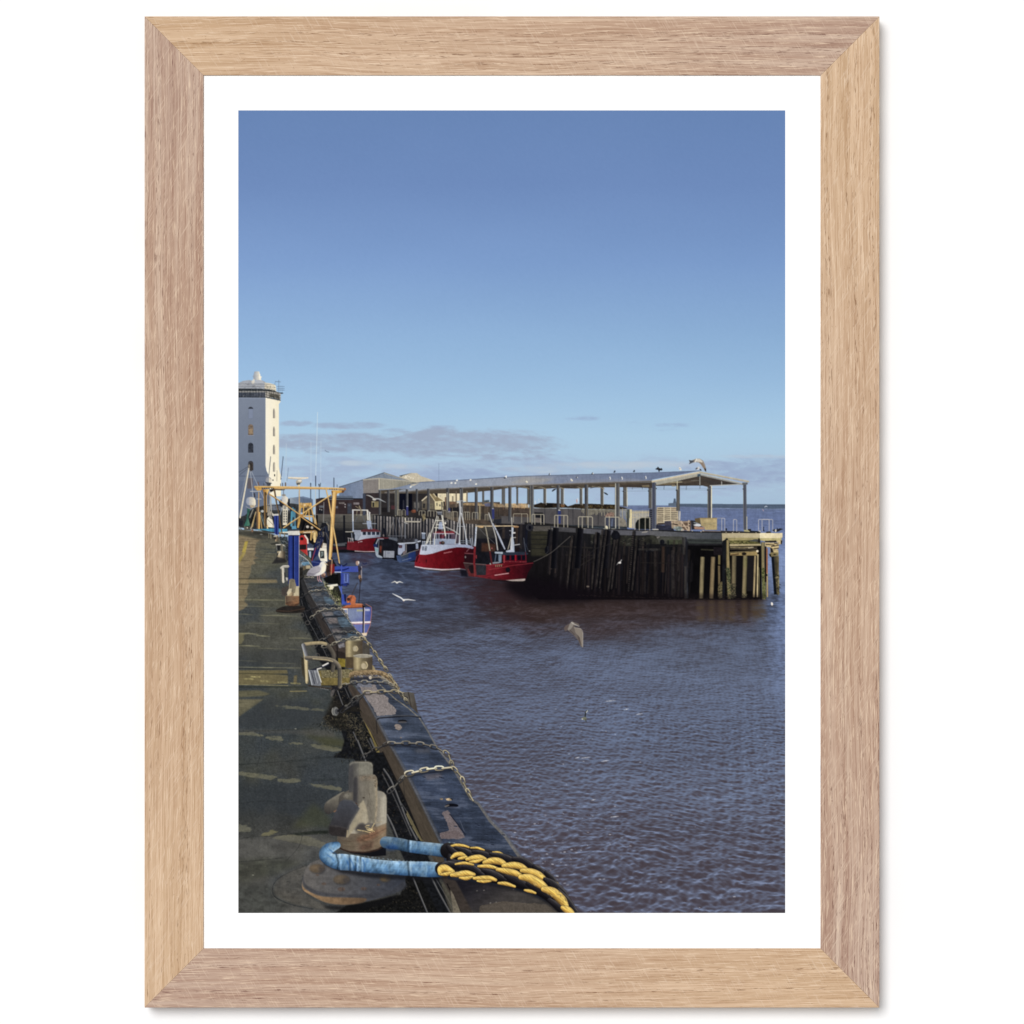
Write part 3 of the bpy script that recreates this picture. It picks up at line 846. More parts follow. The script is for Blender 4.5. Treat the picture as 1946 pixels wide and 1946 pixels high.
for x_ in range(205, 520, 27):
    L([(x_, 880), (x_ - 4, 1190)], 1.7, (206, 190, 150), n=(.12, 3, 6, 2))
L([(180, 915), (520, 905)], 1.1, (190, 174, 136)); L([(180, 1000), (440, 1000)], .9, (190, 176, 140))
F([(165, 860), (195, 860), (190, 1190), (160, 1190)], (214, 200, 156))
L([(30, 840), (30, 1010)], 1.3, (170, 160, 130)); L([(90, 850), (100, 1010)], 1.2, (150, 146, 120)); F([(110, 850), (160, 850), (160, 1010), (120, 1010)], (78, 82, 80))
part('printed_lobster_pot', 'dark rounded heap of pots on the jetty')
F([(262, 1190), (265, 1110), (300, 1050), (380, 1005), (520, 985), (560, 1000), (560, 1215), (280, 1215)], (22, 25, 24), n=(.4, 4, 4, 3))
part('printed_stacked_pots')
F([(520, 840), (590, 840), (590, 1210), (525, 1210)], (44, 46, 58))
for y_ in range(850, 1200, 36):
    L([(520, y_), (590, y_ + 6)], 1.4, (112, 112, 118), a=.8); L([(530, y_ + 14), (590, y_ + 18)], 1.2, (16, 18, 28))
part('printed_pallet', 'stack of pale wooden pallets on the jetty')
F([(660, 812), (1055, 812), (1058, 1060), (800, 1070), (800, 1130), (650, 1130)], (184, 170, 142), n=(.14, 9, 2, 3))
for i in range(8):
    y_ = 838 + i * 38
    L([(680, y_), (780 - (0 if i < 6 else 10), y_)], 1.25, (70, 60, 56), n=(.3, 5, 2, i)); 
    if y_ < 1050:
        L([(800, y_ + 3), (900, y_ - 2)], 1.2 if i > 3 else .9, (96, 84, 72) if i < 4 else (52, 46, 46)); L([(920, y_), (1030, y_)], 1.2, (60, 54, 52) if i > 1 else (120, 98, 84))
L([(788, 815), (788, 1080)], 1.3, (214, 198, 164)); L([(910, 815), (910, 1060)], 1.3, (214, 198, 164))
L([(655, 850), (655, 1140)], 1.2, (138, 124, 104)); F([(650, 1120), (800, 1100), (815, 1130), (660, 1140)], (60, 54, 54)); L([(1082, 890), (1076, 1050)], 1.6, (232, 222, 196))
part('printed_pallet', 'broken grey pallet with a brace lying beside the stack')
F([(800, 1070), (920, 1065), (930, 1200), (800, 1220)], (62, 60, 72), n=(.3, 3, 6, 3)); F([(640, 1140), (940, 1150), (980, 1250), (640, 1250)], (42, 44, 58), n=(.35, 9, 3, 5))
F([(920, 1060), (1110, 1060), (1110, 1200), (930, 1200)], (150, 132, 110), n=(.3, 4, 3, 3))
F([(1095, 1070), (1290, 1060), (1285, 1240), (1100, 1240)], (98, 80, 68), n=(.25, 4, 4, 3))
for p_, w_ in ((((1108, 1070), (1108, 1240)), 2.2), (((1245, 1065), (1245, 1240)), 3.6), (((1112, 1080), (1220, 1230)), 2.6), (((1100, 1085), (1230, 1080)), 1.6), (((1130, 1160), (1230, 1160)), 1.8), (((930, 1085), (1090, 1080)), 1.6), (((985, 1070), (985, 1180)), 2)):
    L(list(p_), w_, (184, 162, 138), n=(.1, 3, 3, 3))
for p_ in ([(1252, 1100), (1256, 1110)], [(1250, 1150), (1254, 1160)], [(960, 1120), (1040, 1135)]):
    L(p_, 1.6, (30, 26, 28))
E(1060, 1205, 70, 42, (112, 122, 118), n=(.45, 3, 2, 3)); E(1130, 1225, 30, 20, (200, 190, 172), a=.8); E(990, 1190, 30, 30, (142, 146, 138), a=.8, n=(.5, 2, 2, 2))
part('printed_tub', 'white tub and pink plank beside the crate')
F([(1280, 1050), (1370, 1060), (1480, 1120), (1480, 1220), (1300, 1220)], (48, 48, 54), n=(.35, 4, 3, 4)); F([(1330, 1080), (1400, 1090), (1440, 1110), (1340, 1110)], (120, 126, 130))
F([(1325, 1135), (1390, 1112), (1450, 1118), (1480, 1150), (1440, 1165), (1360, 1160)], (206, 206, 208)); F([(1340, 1165), (1530, 1175), (1530, 1220), (1350, 1215)], (164, 128, 108), n=(.1, 4, 2, 2))
part('printed_crate', 'large yellowed fish crate on the jetty')
F([(1350, 1020), (1450, 1005), (1460, 1110), (1370, 1085)], (96, 82, 58), n=(.15, 3, 3, 3))
F([(1450, 1012), (1762, 1012), (1762, 1228), (1540, 1228), (1530, 1175), (1470, 1155)], (176, 157, 114), n=(.16, 7, 5, 3))
L([(1450, 1014), (1762, 1014)], 1.2, (150, 126, 78)); F([(1500, 1105), (1740, 1095), (1745, 1110), (1640, 1130), (1520, 1118)], (160, 146, 110), a=.8, n=(.3, 4, 2, 3), idw=False)

# ---- canopy
at(1000, 880, 200)
def column(x, y0, y1, w, cols):
    part('printed_canopy_column')
    L([(x, y0), (x, y1)], w * 1.18, cols, butt=True, n=(.05, 2, 9, int(x) % 50))
sh = [(78, 77, 75), (98, 94, 88), (68, 69, 72)]
for x_, y0_, y1_, w_ in ((-790, 470, 760, 3.4), (-620, 470, 760, 3.4), (-430, 440, 760, 3.4), (-400, 440, 780, 2), (-165, 440, 770, 3), (40, 420, 760, 4), (340, 440, 745, 4.4), (658, 430, 760, 4.6), (1005, 420, 765, 4.6), (1392, 420, 770, 5), (1812, 430, 800, 6)):
    column(x_, y0_, y1_, w_, sh)
for x_ in (366, 690, 1030, 1418, 1846):
    L([(x_, 460), (x_, 770)], 1.0, (206, 202, 186), a=.85)
at(1180, 880, 200)
column(538, 430, 830, 5.6, sh); column(1048, 400, 880, 5.6, sh); column(1625, 420, 1005, 6.4, [(96, 92, 88), (74, 74, 78), (66, 66, 72), (132, 128, 114)])
L([(1662, 425), (1662, 1005)], 2.0, (222, 216, 190)); L([(110, 440), (116, 800)], 1.5, (196, 194, 180)); L([(570, 440), (570, 830)], 1.5, (172, 178, 182))
for p_ in ([(0, 515), (560, 512)], [(640, 490), (1620, 495)], [(640, 460), (1000, 465)], [(1090, 470), (1930, 472)], [(100, 462), (520, 480)]):
    L(p_, .7, (120, 134, 150), a=.8)
for x_, y0_, y1_ in ((212, 440, 480), (395, 440, 480), (792, 430, 485), (1200, 430, 490), (1452, 400, 470)):
    L([(x_, y0_), (x_ - 4, y1_)], .9, (92, 104, 118))
for x_, y_ in ((42, 520), (508, 514), (1018, 500), (1590, 495), (645, 466)):
    E(x_, y_, 14, 12, (56, 58, 62))

part('printed_market_canopy', 'long grey steel canopy roof over the fish market')
at(1000, 880, 200)
# underside
F([(-2700, 500), (-1500, 440), (-600, 415), (0, 400), (1740, 360), (2360, 350), (2360, 440), (1740, 445), (1160, 450), (900, 470), (560, 460), (150, 485), (-200, 440), (-600, 500), (-1200, 560), (-2700, 560)], (74, 66, 56), n=(.2, 22, 3, 4))
for x_ in (-640, -300, 30, 330, 660, 1000, 1400):
    L([(x_ - 190, 430), (x_ - 60, 440), (x_ + 30, 475)], 1.6, (142, 132, 112), a=.9); L([(x_ - 220, 460), (x_ - 60, 420)], 1.2, (44, 40, 38), a=.8)
F([(600, 430), (900, 415), (960, 450), (700, 455)], (52, 46, 42), a=.7, blur=1, idw=False); F([(1500, 395), (1640, 392), (1640, 425), (1540, 420)], (142, 120, 92), a=.5, blur=1, idw=False)
at(1180, 880, 200)
F([(0, 400), (600, 375), (1040, 330), (1440, 215), (2240, 385), (2240, 392), (1640, 408), (1600, 440), (1500, 415), (640, 420), (560, 460), (0, 440)], (66, 58, 52), n=(.14, 14, 3, 3))
F([(640, 400), (880, 350), (1060, 340), (1130, 350), (900, 400)], (112, 100, 80), n=(.15, 6, 3, 3), idw=False); F([(1120, 340), (1400, 300), (1400, 330), (1160, 380)], (88, 78, 68), a=.8, idw=False)
F([(380, 410), (520, 400), (520, 440), (390, 440)], (130, 118, 92), a=.8); F([(930, 395), (1000, 395), (1000, 430), (930, 430)], (140, 126, 98), a=.8)
F([(1500, 300), (2200, 392), (1660, 405), (1440, 270)], (58, 54, 52), a=.7, idw=False)
L([(1290, 322), (1430, 322)], 1.2, (108, 104, 96)); L([(900, 352), (1120, 348)], 1.3, (176, 168, 138))
L([(1640, 415), (2230, 390)], 1.6, (176, 176, 168))
# roof sheet
at(800, 800, 400)
roof = [(-250, 645), (-110, 620), (0, 562), (0, 562), (400, 540), (900, 508), (1500, 490), (1932, 478), (2150, 474), (2560, 458), (2120, 540), (2120, 556), (1932, 556), (1200, 582), (600, 606), (100, 630), (-200, 655), (-250, 655)]
F(roof, grad((-200, 620), (132, 142, 160), (500, 580), (138, 146, 162), ((1000, 545), (146, 148, 156)), ((1250, 535), (122, 131, 152)), ((2000, 520), (108, 120, 146)), ((2500, 500), (100, 113, 142))), n=(.03, 30, 3, 3))
F([(-200, 625), (0, 575), (400, 560), (900, 545), (900, 575), (-150, 645)], (152, 160, 172), a=.35, blur=2, idw=False)
F([(950, 520), (1230, 530), (1100, 570), (800, 575)], (160, 156, 150), a=.6, blur=3, idw=False); F([(1350, 545), (1932, 530), (2100, 545), (1932, 560), (1300, 575)], (142, 142, 150), a=.45, blur=2, idw=False)
F([(400, 545), (600, 535), (640, 575), (480, 590)], (146, 150, 160), a=.5, blur=2, idw=False)
L([(-110, 585), (0, 563), (400, 541), (900, 509), (1500, 491), (2150, 475), (2560, 458)], 1.2, (92, 102, 124))
L([(-330, 660), (-150, 655), (100, 630), (600, 606), (1200, 584), (1932, 560), (2120, 554)], 2.6, (98, 92, 88)); L([(-330, 655), (100, 626), (600, 602), (1200, 579), (2120, 548)], 1.0, (150, 146, 140), a=.7)
# gable end
at(1180, 880, 200)
L([(565, 345), (1460, 172)], 4.0, [(214, 200, 172), (205, 192, 166), (176, 164, 142)], butt=True)
L([(1452, 170), (2337, 340)], 3.6, [(190, 186, 170), (184, 178, 160), (160, 152, 138)])
F([(640, 345), (1410, 205), (1415, 245), (900, 355), (650, 405)], (166, 162, 148), n=(.05, 12, 2, 3))
L([(1460, 214), (2240, 390)], 3.6, [(196, 194, 180), (150, 150, 146), (128, 130, 130)])
F([(1405, 205), (1460, 200), (1455, 250), (1402, 250)], (62, 78, 92))
L([(1448, 250), (1448, 400)], 1.4, (170, 172, 166)); L([(1032, 335), (1032, 480)], 1.6, (206, 198, 166)); L([(1848, 345), (1848, 415)], 1.3, (196, 196, 190))
at(1000, 880, 200)
fr = [(116, 113, 108), (86, 86, 88), (62, 63, 68), (46, 48, 55)]
for x_, y0_, y1_, w_ in ((98, 410, 1140, 7.0), (586, 405, 1010, 5.0), (1104, 395, 1130, 5.6), (1672, 375, 1150, 7.6)):
    column(x_, y0_, y1_, w_, fr)
L([(1640, 380), (1640, 1190)], 1.8, (196, 192, 176)); L([(72, 770), (72, 1100)], 1.8, (180, 164, 126), a=.9); L([(75, 415), (75, 780)], 1.4, (122, 122, 118))
for x_ in (1098, 1110):
    L([(x_, 800), (x_, 1120)], 1.2, (96, 84, 64), a=.7)
at(750, 920, 200)
for x_, y1_, w_ in ((20, 580, 3), (62, 480, 3.4), (228, 420, 3.8), (408, 500, 3.4), (620, 500, 4.4), (975, 520, 4.6), (1225, 520, 5.4), (1498, 640, 4.8), (1785, 690, 5.2), (2115, 690, 5.0)):
    column(x_, 100 - x_ * .025, y1_, w_, fr)
L([(14, 115), (18, 580)], 2.2, (150, 142, 118)); L([(965, 160), (965, 480)], 1.6, (170, 164, 146)); L([(1130, 140), (1130, 420)], 2.4, (110, 98, 84)); L([(1562, 380), (1562, 650)], 2.2, (160, 148, 116)); L([(1328, 140), (1328, 340)], 2.6, (128, 116, 98)); L([(1205, 100), (1205, 420)], 1.4, (122, 124, 126))
at(600, 880, 200)
column(890, 560, 960, 4.4, [(60, 66, 80)] * 2); column(1178, 500, 940, 4, fr); column(1335, 500, 900, 4, fr); column(1490, 490, 960, 5, [(134, 128, 108), (92, 90, 86), (56, 60, 68)])
at(1180, 880, 200)
column(606, 360, 1210, 6.2, [(110, 112, 114), (74, 78, 92), (66, 70, 88), (82, 84, 96)])
L([(585, 1222), (680, 1222)], 2.2, (206, 200, 186))
at(1100, 800, 400)
L([(1522, 570), (1526, 1002)], 6.2, [(104, 104, 106), (78, 82, 94), (70, 72, 84), (112, 108, 100)], butt=True)
L([(1542, 880), (1542, 1000)], 1.4, (196, 192, 172)); L([(1508, 575), (1540, 575)], 4, (96, 100, 104)); E(1506, 625, 5, 4, (50, 54, 60))
F([(1515, 1000), (1568, 1000), (1568, 1020), (1515, 1020)], (168, 160, 116)); F([(1548, 993), (1580, 990), (1580, 1008), (1560, 1010)], (38, 38, 40))
at(1000, 880, 200)
part('printed_blue_post', 'small blue post on the far jetty')
F([(580, 880), (638, 880), (630, 1110), (590, 1110)], (48, 58, 108), n=(.15, 3, 6, 3))
E(606, 866, 20, 9, (206, 208, 210))
at(750, 920, 200)
part('printed_blue_post')
F([(1785, 450), (1830, 450), (1830, 640), (1790, 640)], (48, 54, 104)); E(1803, 452, 14, 8, (196, 200, 206))
part('printed_blue_post')
F([(985, 440), (1020, 440), (1020, 525), (985, 525)], (58, 62, 108))
part('printed_blue_post')
F([(215, 415), (250, 415), (245, 540), (215, 540)], (58, 60, 108)); E(232, 410, 16, 7, (196, 200, 206))

# ---- the piled jetty
part('printed_jetty', 'heavy timber jetty on dark piles with a concrete deck edge')
at(800, 800, 400)
F([(950, 930), (1150, 940), (1600, 985), (2080, 1000), (3100, 1030), (3100, 1640), (2600, 1640), (1080, 1640), (985, 1560), (930, 1500), (950, 1200)], grad((1000, 950), (34, 33, 34), (1000, 1120), (24, 24, 27), ((1000, 1300), (21, 19, 21)), ((1000, 1640), (13, 11, 14))), n=(.25, 5, 22, 4))
# planking left of the piles
F([(1010, 1010), (1160, 1010), (1160, 1240), (1010, 1240)], (54, 52, 40), a=.75, blur=2, n=(.3, 16, 4, 3))
for y_ in (1045, 1085, 1130, 1170):
    L([(1000, y_), (1160, y_ + 4)], 1.2, (24, 24, 26), a=.8)
F([(690, 940), (960, 950), (960, 1200), (700, 1150)], (28, 27, 32), n=(.3, 6, 12, 4))
for x_, c_ in ((760, (54, 46, 42)), (880, (60, 48, 40)), (920, (46, 42, 42)), (970, (22, 24, 36))):
    L([(x_, 960), (x_ - 10, 1250)], 5, c_, n=(.25, 3, 9, 3), a=.8)
# concrete edge blocks
F([(1010, 965), (1190, 965), (1190, 1010), (1030, 1012)], (80, 76, 72), n=(.12, 7, 3, 3)); 
F([(1190, 965), (1420, 985), (1420, 1025), (1200, 1010)], (72, 71, 74), n=(.15, 8, 3, 4)); F([(1480, 985), (1700, 1000), (1700, 1050), (1480, 1030)], (84, 84, 90), n=(.12, 8, 3, 5)); F([(1700, 998), (2060, 1010), (2060, 1050), (1720, 1050)], (86, 86, 92), n=(.1, 8, 3, 6))
F([(1560, 1040), (2100, 1060), (2100, 1160), (1560, 1130)], (46, 46, 40), a=.8, blur=1.5, n=(.4, 7, 5, 3)); 
litter([(1560, 1050), (2050, 1070), (2050, 1150), (1560, 1130)], 60, 2, 7, (.8, 1.6), [(74, 74, 62), (20, 20, 24), (92, 90, 86), (60, 64, 48)], ang=(0, 25))
for x_ in (1220, 1500, 1690, 1780):
    E(x_ + rs.uniform(-20, 20), 990, 24, 5, (150, 146, 132), a=.7, idw=False)
part('printed_jetty', 'sunlit head of the timber jetty with weedy piles')
at(1180, 880, 200)
F([(370, 1270), (520, 1240), (520, 1320), (370, 1320)], (92, 92, 98)); F([(390, 1265), (510, 1240), (470, 1275), (380, 1285)], (150, 144, 136))
F([(520, 1240), (1100, 1270), (1845, 1275), (1850, 1430), (1100, 1420), (700, 1400), (620, 1330), (520, 1325)], grad((520, 1280), (98, 97, 100), (1845, 1280), (66, 70, 76)), n=(.10, 10, 4, 4))
F([(640, 1340), (1130, 1350), (1130, 1490), (700, 1480)], (70, 70, 64), n=(.2, 9, 5, 4)); F([(840, 1405), (1120, 1410), (1120, 1490), (840, 1500)], (60, 64, 50), n=(.25, 9, 4, 4))
F([(1200, 1390), (1850, 1400), (1850, 1500), (1200, 1480)], (54, 58, 56), n=(.2, 9, 4, 6)); L([(1200, 1425), (1860, 1440)], 1.4, (34, 34, 38)); F([(1200, 1480), (1900, 1480), (1900, 1560), (1200, 1540)], (34, 33, 36), n=(.3, 9, 4, 3))
L([(640, 1385), (700, 1355)], 2.5, (140, 132, 130), a=.7)
F([(520, 1320), (640, 1340), (720, 1490), (540, 1490)], (48, 48, 42), n=(.4, 5, 4, 3)); E(755, 1450, 45, 45, (20, 21, 26), n=(.4, 3, 3, 3))
F([(400, 1580), (710, 1580), (690, 1610), (400, 1630)], (38, 38, 42), n=(.3, 9, 3, 3)); F([(420, 1500), (840, 1500), (840, 1540), (420, 1540)], (16, 16, 20))
# head: sunlit deck edge
at(1300, 960, 200)
F([(690, 515), (1390, 508), (1390, 620), (1280, 650), (1140, 690), (830, 690), (780, 600), (700, 690)], grad((690, 540), (182, 168, 134), (1390, 540), (192, 178, 144), ), n=(.06, 12, 4, 4))
F([(700, 600), (1400, 600), (1400, 640), (1150, 665), (830, 690), (800, 640)], (150, 138, 92), a=.8, n=(.15, 9, 3, 4), blur=.8)
F([(830, 650), (1400, 640), (1400, 720), (840, 712)], (98, 94, 56), n=(.35, 6, 3, 4)); litter([(840, 670), (1350, 660), (1350, 710), (840, 710)], 50, 2, 6, (.8, 1.6), [(44, 42, 26), (150, 140, 92), (70, 72, 40)], ang=(0, 30))
F([(1160, 660), (1300, 625), (1390, 630), (1400, 680), (1250, 665)], (66, 68, 66), n=(.3, 5, 3, 3)); F([(1360, 610), (1390, 610), (1400, 690), (1350, 690)], (36, 34, 32))
F([(1385, 508), (1725, 515), (1805, 510), (1805, 590), (1770, 620), (1720, 610), (1390, 615)], grad((1390, 540), (240, 226, 186), (1800, 540), (228, 212, 172)), n=(.035, 9, 4, 4))
F([(1385, 605), (1760, 605), (1790, 590), (1780, 650), (1690, 665), (1480, 665), (1400, 650)], (178, 166, 116), n=(.15, 6, 4, 4)); L([(1725, 515), (1725, 605)], .7, (198, 182, 140), a=.7)
F([(1480, 655), (1690, 650), (1700, 680), (1490, 680)], (34, 30, 26)); F([(1690, 660), (1800, 640), (1795, 715), (1740, 720)], (196, 176, 132), n=(.3, 4, 3, 4)); F([(1775, 650), (1802, 650), (1790, 720), (1770, 712)], (26, 24, 26))
F([(1480, 685), (1720, 690), (1740, 720), (1735, 800), (1630, 830), (1580, 770), (1480, 770)], (204, 182, 134), n=(.25, 5, 3, 4))
for p_ in (((1500, 720), (1650, 735)), ((1600, 760), (1730, 740)), ((1640, 800), (1730, 790)), ((1660, 700), (1720, 715))):
    L(list(p_), 1.6, (60, 50, 40), n=(.4, 3, 2, 3))
F([(1580, 770), (1640, 800), (1730, 820), (1730, 900), (1600, 920), (1580, 850)], (176, 158, 116), n=(.3, 4, 4, 4)); F([(1580, 780), (1620, 800), (1640, 870), (1590, 880)], (36, 32, 32)); F([(1555, 905), (1590, 870), (1735, 870), (1730, 925), (1590, 960)], (132, 118, 80), n=(.2, 5, 3, 4)); F([(1555, 900), (1590, 900), (1600, 955), (1570, 940)], (22, 22, 26)); E(1660, 905, 24, 12, (44, 38, 32))
F([(1605, 950), (1740, 930), (1738, 1200), (1750, 1640), (1655, 1640), (1630, 1300)], grad((1620, 1200), (22, 24, 30), (1740, 1200), (112, 100, 68), ((1760, 1200), (120, 108, 76))), n=(.3, 4, 9, 4))
F([(1600, 950), (1640, 940), (1700, 1640), (1650, 1640)], (16, 19, 26)); E(1690, 1290, 40, 24, (40, 40, 30), a=.8, blur=1); E(1725, 1530, 24, 30, (34, 34, 28), a=.8, blur=1)
litter([(1680, 1250), (1750, 1250), (1755, 1640), (1700, 1640)], 50, 1, 4, (.6, 1.1), [(66, 62, 40), (30, 30, 28), (150, 140, 104)])
# right-hand dark gap and piles
F([(830, 745), (1420, 745), (1420, 1720), (830, 1700)], (13, 12, 13), n=(.3, 6, 12, 3)); F([(50, 740), (740, 740), (740, 1720), (50, 1720)], (12, 11, 13), n=(.3, 6, 14, 3))
F([(1140, 930), (1290, 930), (1260, 1580), (1150, 1580)], (28, 26, 28)); F([(940, 930), (1080, 930), (1060, 1690), (940, 1690)], (17, 16, 18))
F([(835, 715), (1420, 715), (1420, 745), (835, 755)], (178, 162, 124), n=(.08, 9, 2, 3)); F([(835, 755), (1340, 755), (1340, 830), (835, 820)], (52, 46, 38), n=(.5, 9, 3, 3))
for p_, c_ in ((((850, 775), (1080, 780), (1250, 770)), (150, 136, 100)), (((860, 800), (1330, 800)), (84, 76, 62)), (((840, 868), (1330, 840)), (130, 116, 84)), (((1180, 785), (1270, 775)), (192, 178, 150))):
    L(list(p_), 1.6, c_, n=(.3, 5, 2, 3))
F([(845, 880), (1340, 850), (1345, 925), (845, 925)], (156, 134, 88), n=(.12, 9, 3, 3)); L([(860, 915), (1000, 898)], 1.6, (70, 50, 36)); E(1100, 895, 45, 24, (24, 20, 20))
E(1345, 845, 22, 22, (236, 220, 190))
E(640, 805, 26, 22, (150, 146, 140), a=.8, n=(.4, 2, 2, 2)); L([(318, 815), (540, 825)], 2.6, (54, 52, 42), n=(.3, 5, 2, 3)); F([(540, 770), (700, 780), (700, 920), (540, 920)], (26, 22, 26), n=(.3, 5, 5, 3))
def pile(pts, cols, ws, seed, a=1):
    L(pts, ws, cols, n=(.16, 3, 14, seed), butt=True, a=a)
tan = [(70, 64, 48), (128, 116, 86), (142, 129, 97), (96, 86, 64)]
pile([(338, 950), (312, 1715)], tan, 8.0, 3); pile([(532, 950), (498, 1715)], [(80, 70, 54), (136, 118, 88), (132, 114, 84), (80, 68, 52)], 8.2, 4)
pile([(645, 920), (645, 1090)], [(100, 88, 58), (128, 114, 74)], 4, 5); pile([(640, 1110), (645, 1450)], [(70, 58, 44), (120, 104, 74), (80, 68, 50)], 4.4, 6)
F([(625, 1450), (690, 1400), (735, 1420), (740, 1700), (640, 1710), (620, 1690)], (88, 78, 54), n=(.4, 3, 3, 4)); litter([(630, 1450), (740, 1420), (740, 1710), (620, 1710)], 150, .8, 2.2, (.6, 1.1), [(28, 28, 22), (150, 138, 100), (58, 60, 40), (110, 98, 70)])
pile([(920, 930), (910, 1440)], [(62, 56, 46), (104, 94, 70), (118, 106, 80), (88, 78, 58)], 8.6, 7); F([(860, 1440), (945, 1440), (950, 1700), (830, 1720), (850, 1600)], (56, 52, 42), n=(.5, 3, 3, 4)); litter([(850, 1440), (945, 1440), (945, 1700), (840, 1710)], 140, .8, 2.2, (.6, 1.1), [(22, 24, 20), (140, 130, 100), (50, 56, 36), (106, 92, 70)])
pile([(1122, 930), (1098, 1700)], [(72, 66, 48), (124, 112, 80), (138, 124, 92), (90, 80, 60)], 8.2, 8); E(1120, 1060, 30, 100, (92, 100, 52), a=.35, blur=3, idw=False); litter([(1070, 1620), (1150, 1620), (1140, 1700), (1060, 1700)], 50, .8, 2, (.6, 1), [(30, 32, 24), (150, 140, 100)])
pile([(1305, 930), (1280, 1690)], [(104, 90, 66), (184, 164, 122), (126, 108, 80)], 4.0, 9); pile([(1355, 900), (1345, 1690)], [(92, 82, 62), (196, 178, 136), (168, 150, 112)], 3.4, 10); L([(1372, 1150), (1385, 1690)], 1.2, (150, 140, 100))
L([(1395, 750), (1405, 1735)], 4, (14, 14, 16), butt=True)
pile([(1445, 680), (1448, 1150), (1470, 1730)], [(60, 56, 42), (146, 133, 96), (138, 126, 90), (74, 70, 48)], [7, 6.4, 7.4], 11)
F([(1425, 1150), (1480, 1150), (1510, 1450), (1500, 1720), (1440, 1720), (1430, 1450)], (96, 100, 60), a=.6, n=(.4, 3, 5, 3)); litter([(1425, 1150), (1490, 1150), (1510, 1700), (1440, 1720)], 150, 1, 2.6, (.6, 1.1), [(40, 44, 22), (118, 122, 76), (76, 82, 46)])
pile([(1520, 790), (1522, 1290), (1528, 1670)], [(120, 78, 56), (176, 116, 82), (150, 98, 70)], [3, 2.8, 2.6], 12); L([(1526, 1260), (1528, 1680)], 2.2, (168, 148, 104)); L([(1495, 770), (1495, 1400)], 3, (24, 20, 20)); E(1518, 1285, 12, 20, (30, 30, 26))
F([(740, 640), (790, 600), (810, 640), (800, 720), (760, 1100), (740, 1720), (700, 1730), (700, 660)], (24, 25, 29), n=(.3, 4, 12, 3))
pile([(800, 640), (802, 950), (810, 1200), (830, 1720)], [(58, 54, 42), (150, 134, 94), (140, 124, 84), (64, 58, 42)], [5.6, 6.6, 8.0, 7.4], 13)
F([(770, 1150), (830, 1150), (855, 1300), (850, 1450), (800, 1400)], (56, 62, 44), a=.8, n=(.5, 3, 4, 4)); litter([(770, 1150), (840, 1150), (860, 1710), (800, 1720)], 150, 1, 2.6, (.6, 1.1), [(30, 34, 26), (128, 122, 88), (70, 80, 52)])
# shaded head piles
pile([(22, 620), (40, 1710)], [(40, 42, 50), (52, 52, 56), (34, 32, 32)], 7, 14)
at(1180, 880, 200)
pile([(1160, 1360), (1180, 1932)], [(44, 46, 54), (66, 66, 68), (50, 48, 48)], 8, 15)
at(1100, 800, 400)
pile([(968, 1070), (985, 1630)], [(34, 36, 44), (62, 60, 58), (36, 34, 34)], 8, 16, a=.8)
rs2 = random.Random(12)
stc = [(44, 38, 36), (30, 27, 29), (56, 48, 44), (20, 20, 25), (38, 34, 36), (12, 12, 18)]
for i in range(95):
    x_ = rs2.uniform(-260, 1060); t_ = rs2.uniform(1040, 1240) + max(0, x_ - 500) * .15; b_ = t_ + rs2.uniform(120, 480)
    L([(x_, t_), (x_ - (b_ - t_) * .07, min(b_, 1610))], rs2.uniform(1.2, 6), rs2.choice(stc), a=rs2.uniform(.35, .8), blur=.7, n=(.4, 3, 9, i), idw=False)
for i in range(17):
    x_ = 30 + i * 57 + rs2.uniform(-12, 12)
    c_ = rs2.uniform(.5, 1.0)
    pile([(x_, 1180 + rs2.uniform(0, 60)), (x_ - 8, 1600 + rs2.uniform(-20, 20))], [(18 * c_, 18 * c_, 26 * c_), (44 * c_, 36 * c_, 36 * c_), (22 * c_, 20 * c_, 26 * c_)], rs2.uniform(3, 8), i, a=.8)
pile([(775, 1150), (770, 1390)], [(40, 32, 30), (60, 46, 38), (36, 30, 28)], 7, 30, a=.85)
for p_, w_, c_ in ((((545, 1178), (740, 1180)), 4, (48, 46, 44)), (((-200, 1150), (120, 1165)), 2.6, (44, 41, 38)), (((560, 1145), (960, 1150)), 2.4, (30, 29, 30)), (((-120, 1230), (300, 1236)), 2, (36, 33, 31)), (((560, 1300), (960, 1310)), 1.8, (34, 31, 30)), (((10, 1330), (220, 1200)), 2, (40, 37, 35)), (((700, 1200), (700, 1600)), 5, (42, 37, 35)), (((860, 1200), (866, 1600)), 6, (46, 42, 41)), (((610, 1220), (606, 1580)), 4, (36, 32, 32))):
    L(list(p_), w_, c_, a=.75, n=(.4, 4, 6, 3), blur=.5)
# near dark piles with worn faces
at(1000, 880, 200)
for (xa, ya), (xb, yb), w_ in (((430, 1220), (380, 1660), 5), ((545, 1190), (500, 1932), 11), ((1000, 1200), (940, 1932), 11), ((1330, 1280), (1270, 1932), 6), ((1500, 1230), (1440, 1932), 12), ((1640, 1240), (1580, 1932), 9)):
    pile([(xa, ya), (xb, yb)], [(32, 31, 36), (13, 13, 18), (8, 9, 14)], w_, int(xa), a=.95)
at(1100, 800, 400)
for (xa, ya), (xb, yb) in (((250, 1010), (190, 1530)), ((215, 1010), (160, 1520)), ((158, 1030), (118, 1540)), ((500, 1020), (455, 1560)), ((335, 1040), (270, 1560)), ((355, 1060), (300, 1540)), ((-60, 1060), (-110, 1540)), ((530, 1100), (490, 1550))):
    L([(xa + 12, ya), (xb + 12, yb)], 5, (8, 8, 13), a=.7, blur=1); L([(xa, ya), (xb, yb)], [4.2, 3.0], (54, 49, 46), a=.75, blur=.6, n=(.6, 2.5, 7, int(xa) % 40))
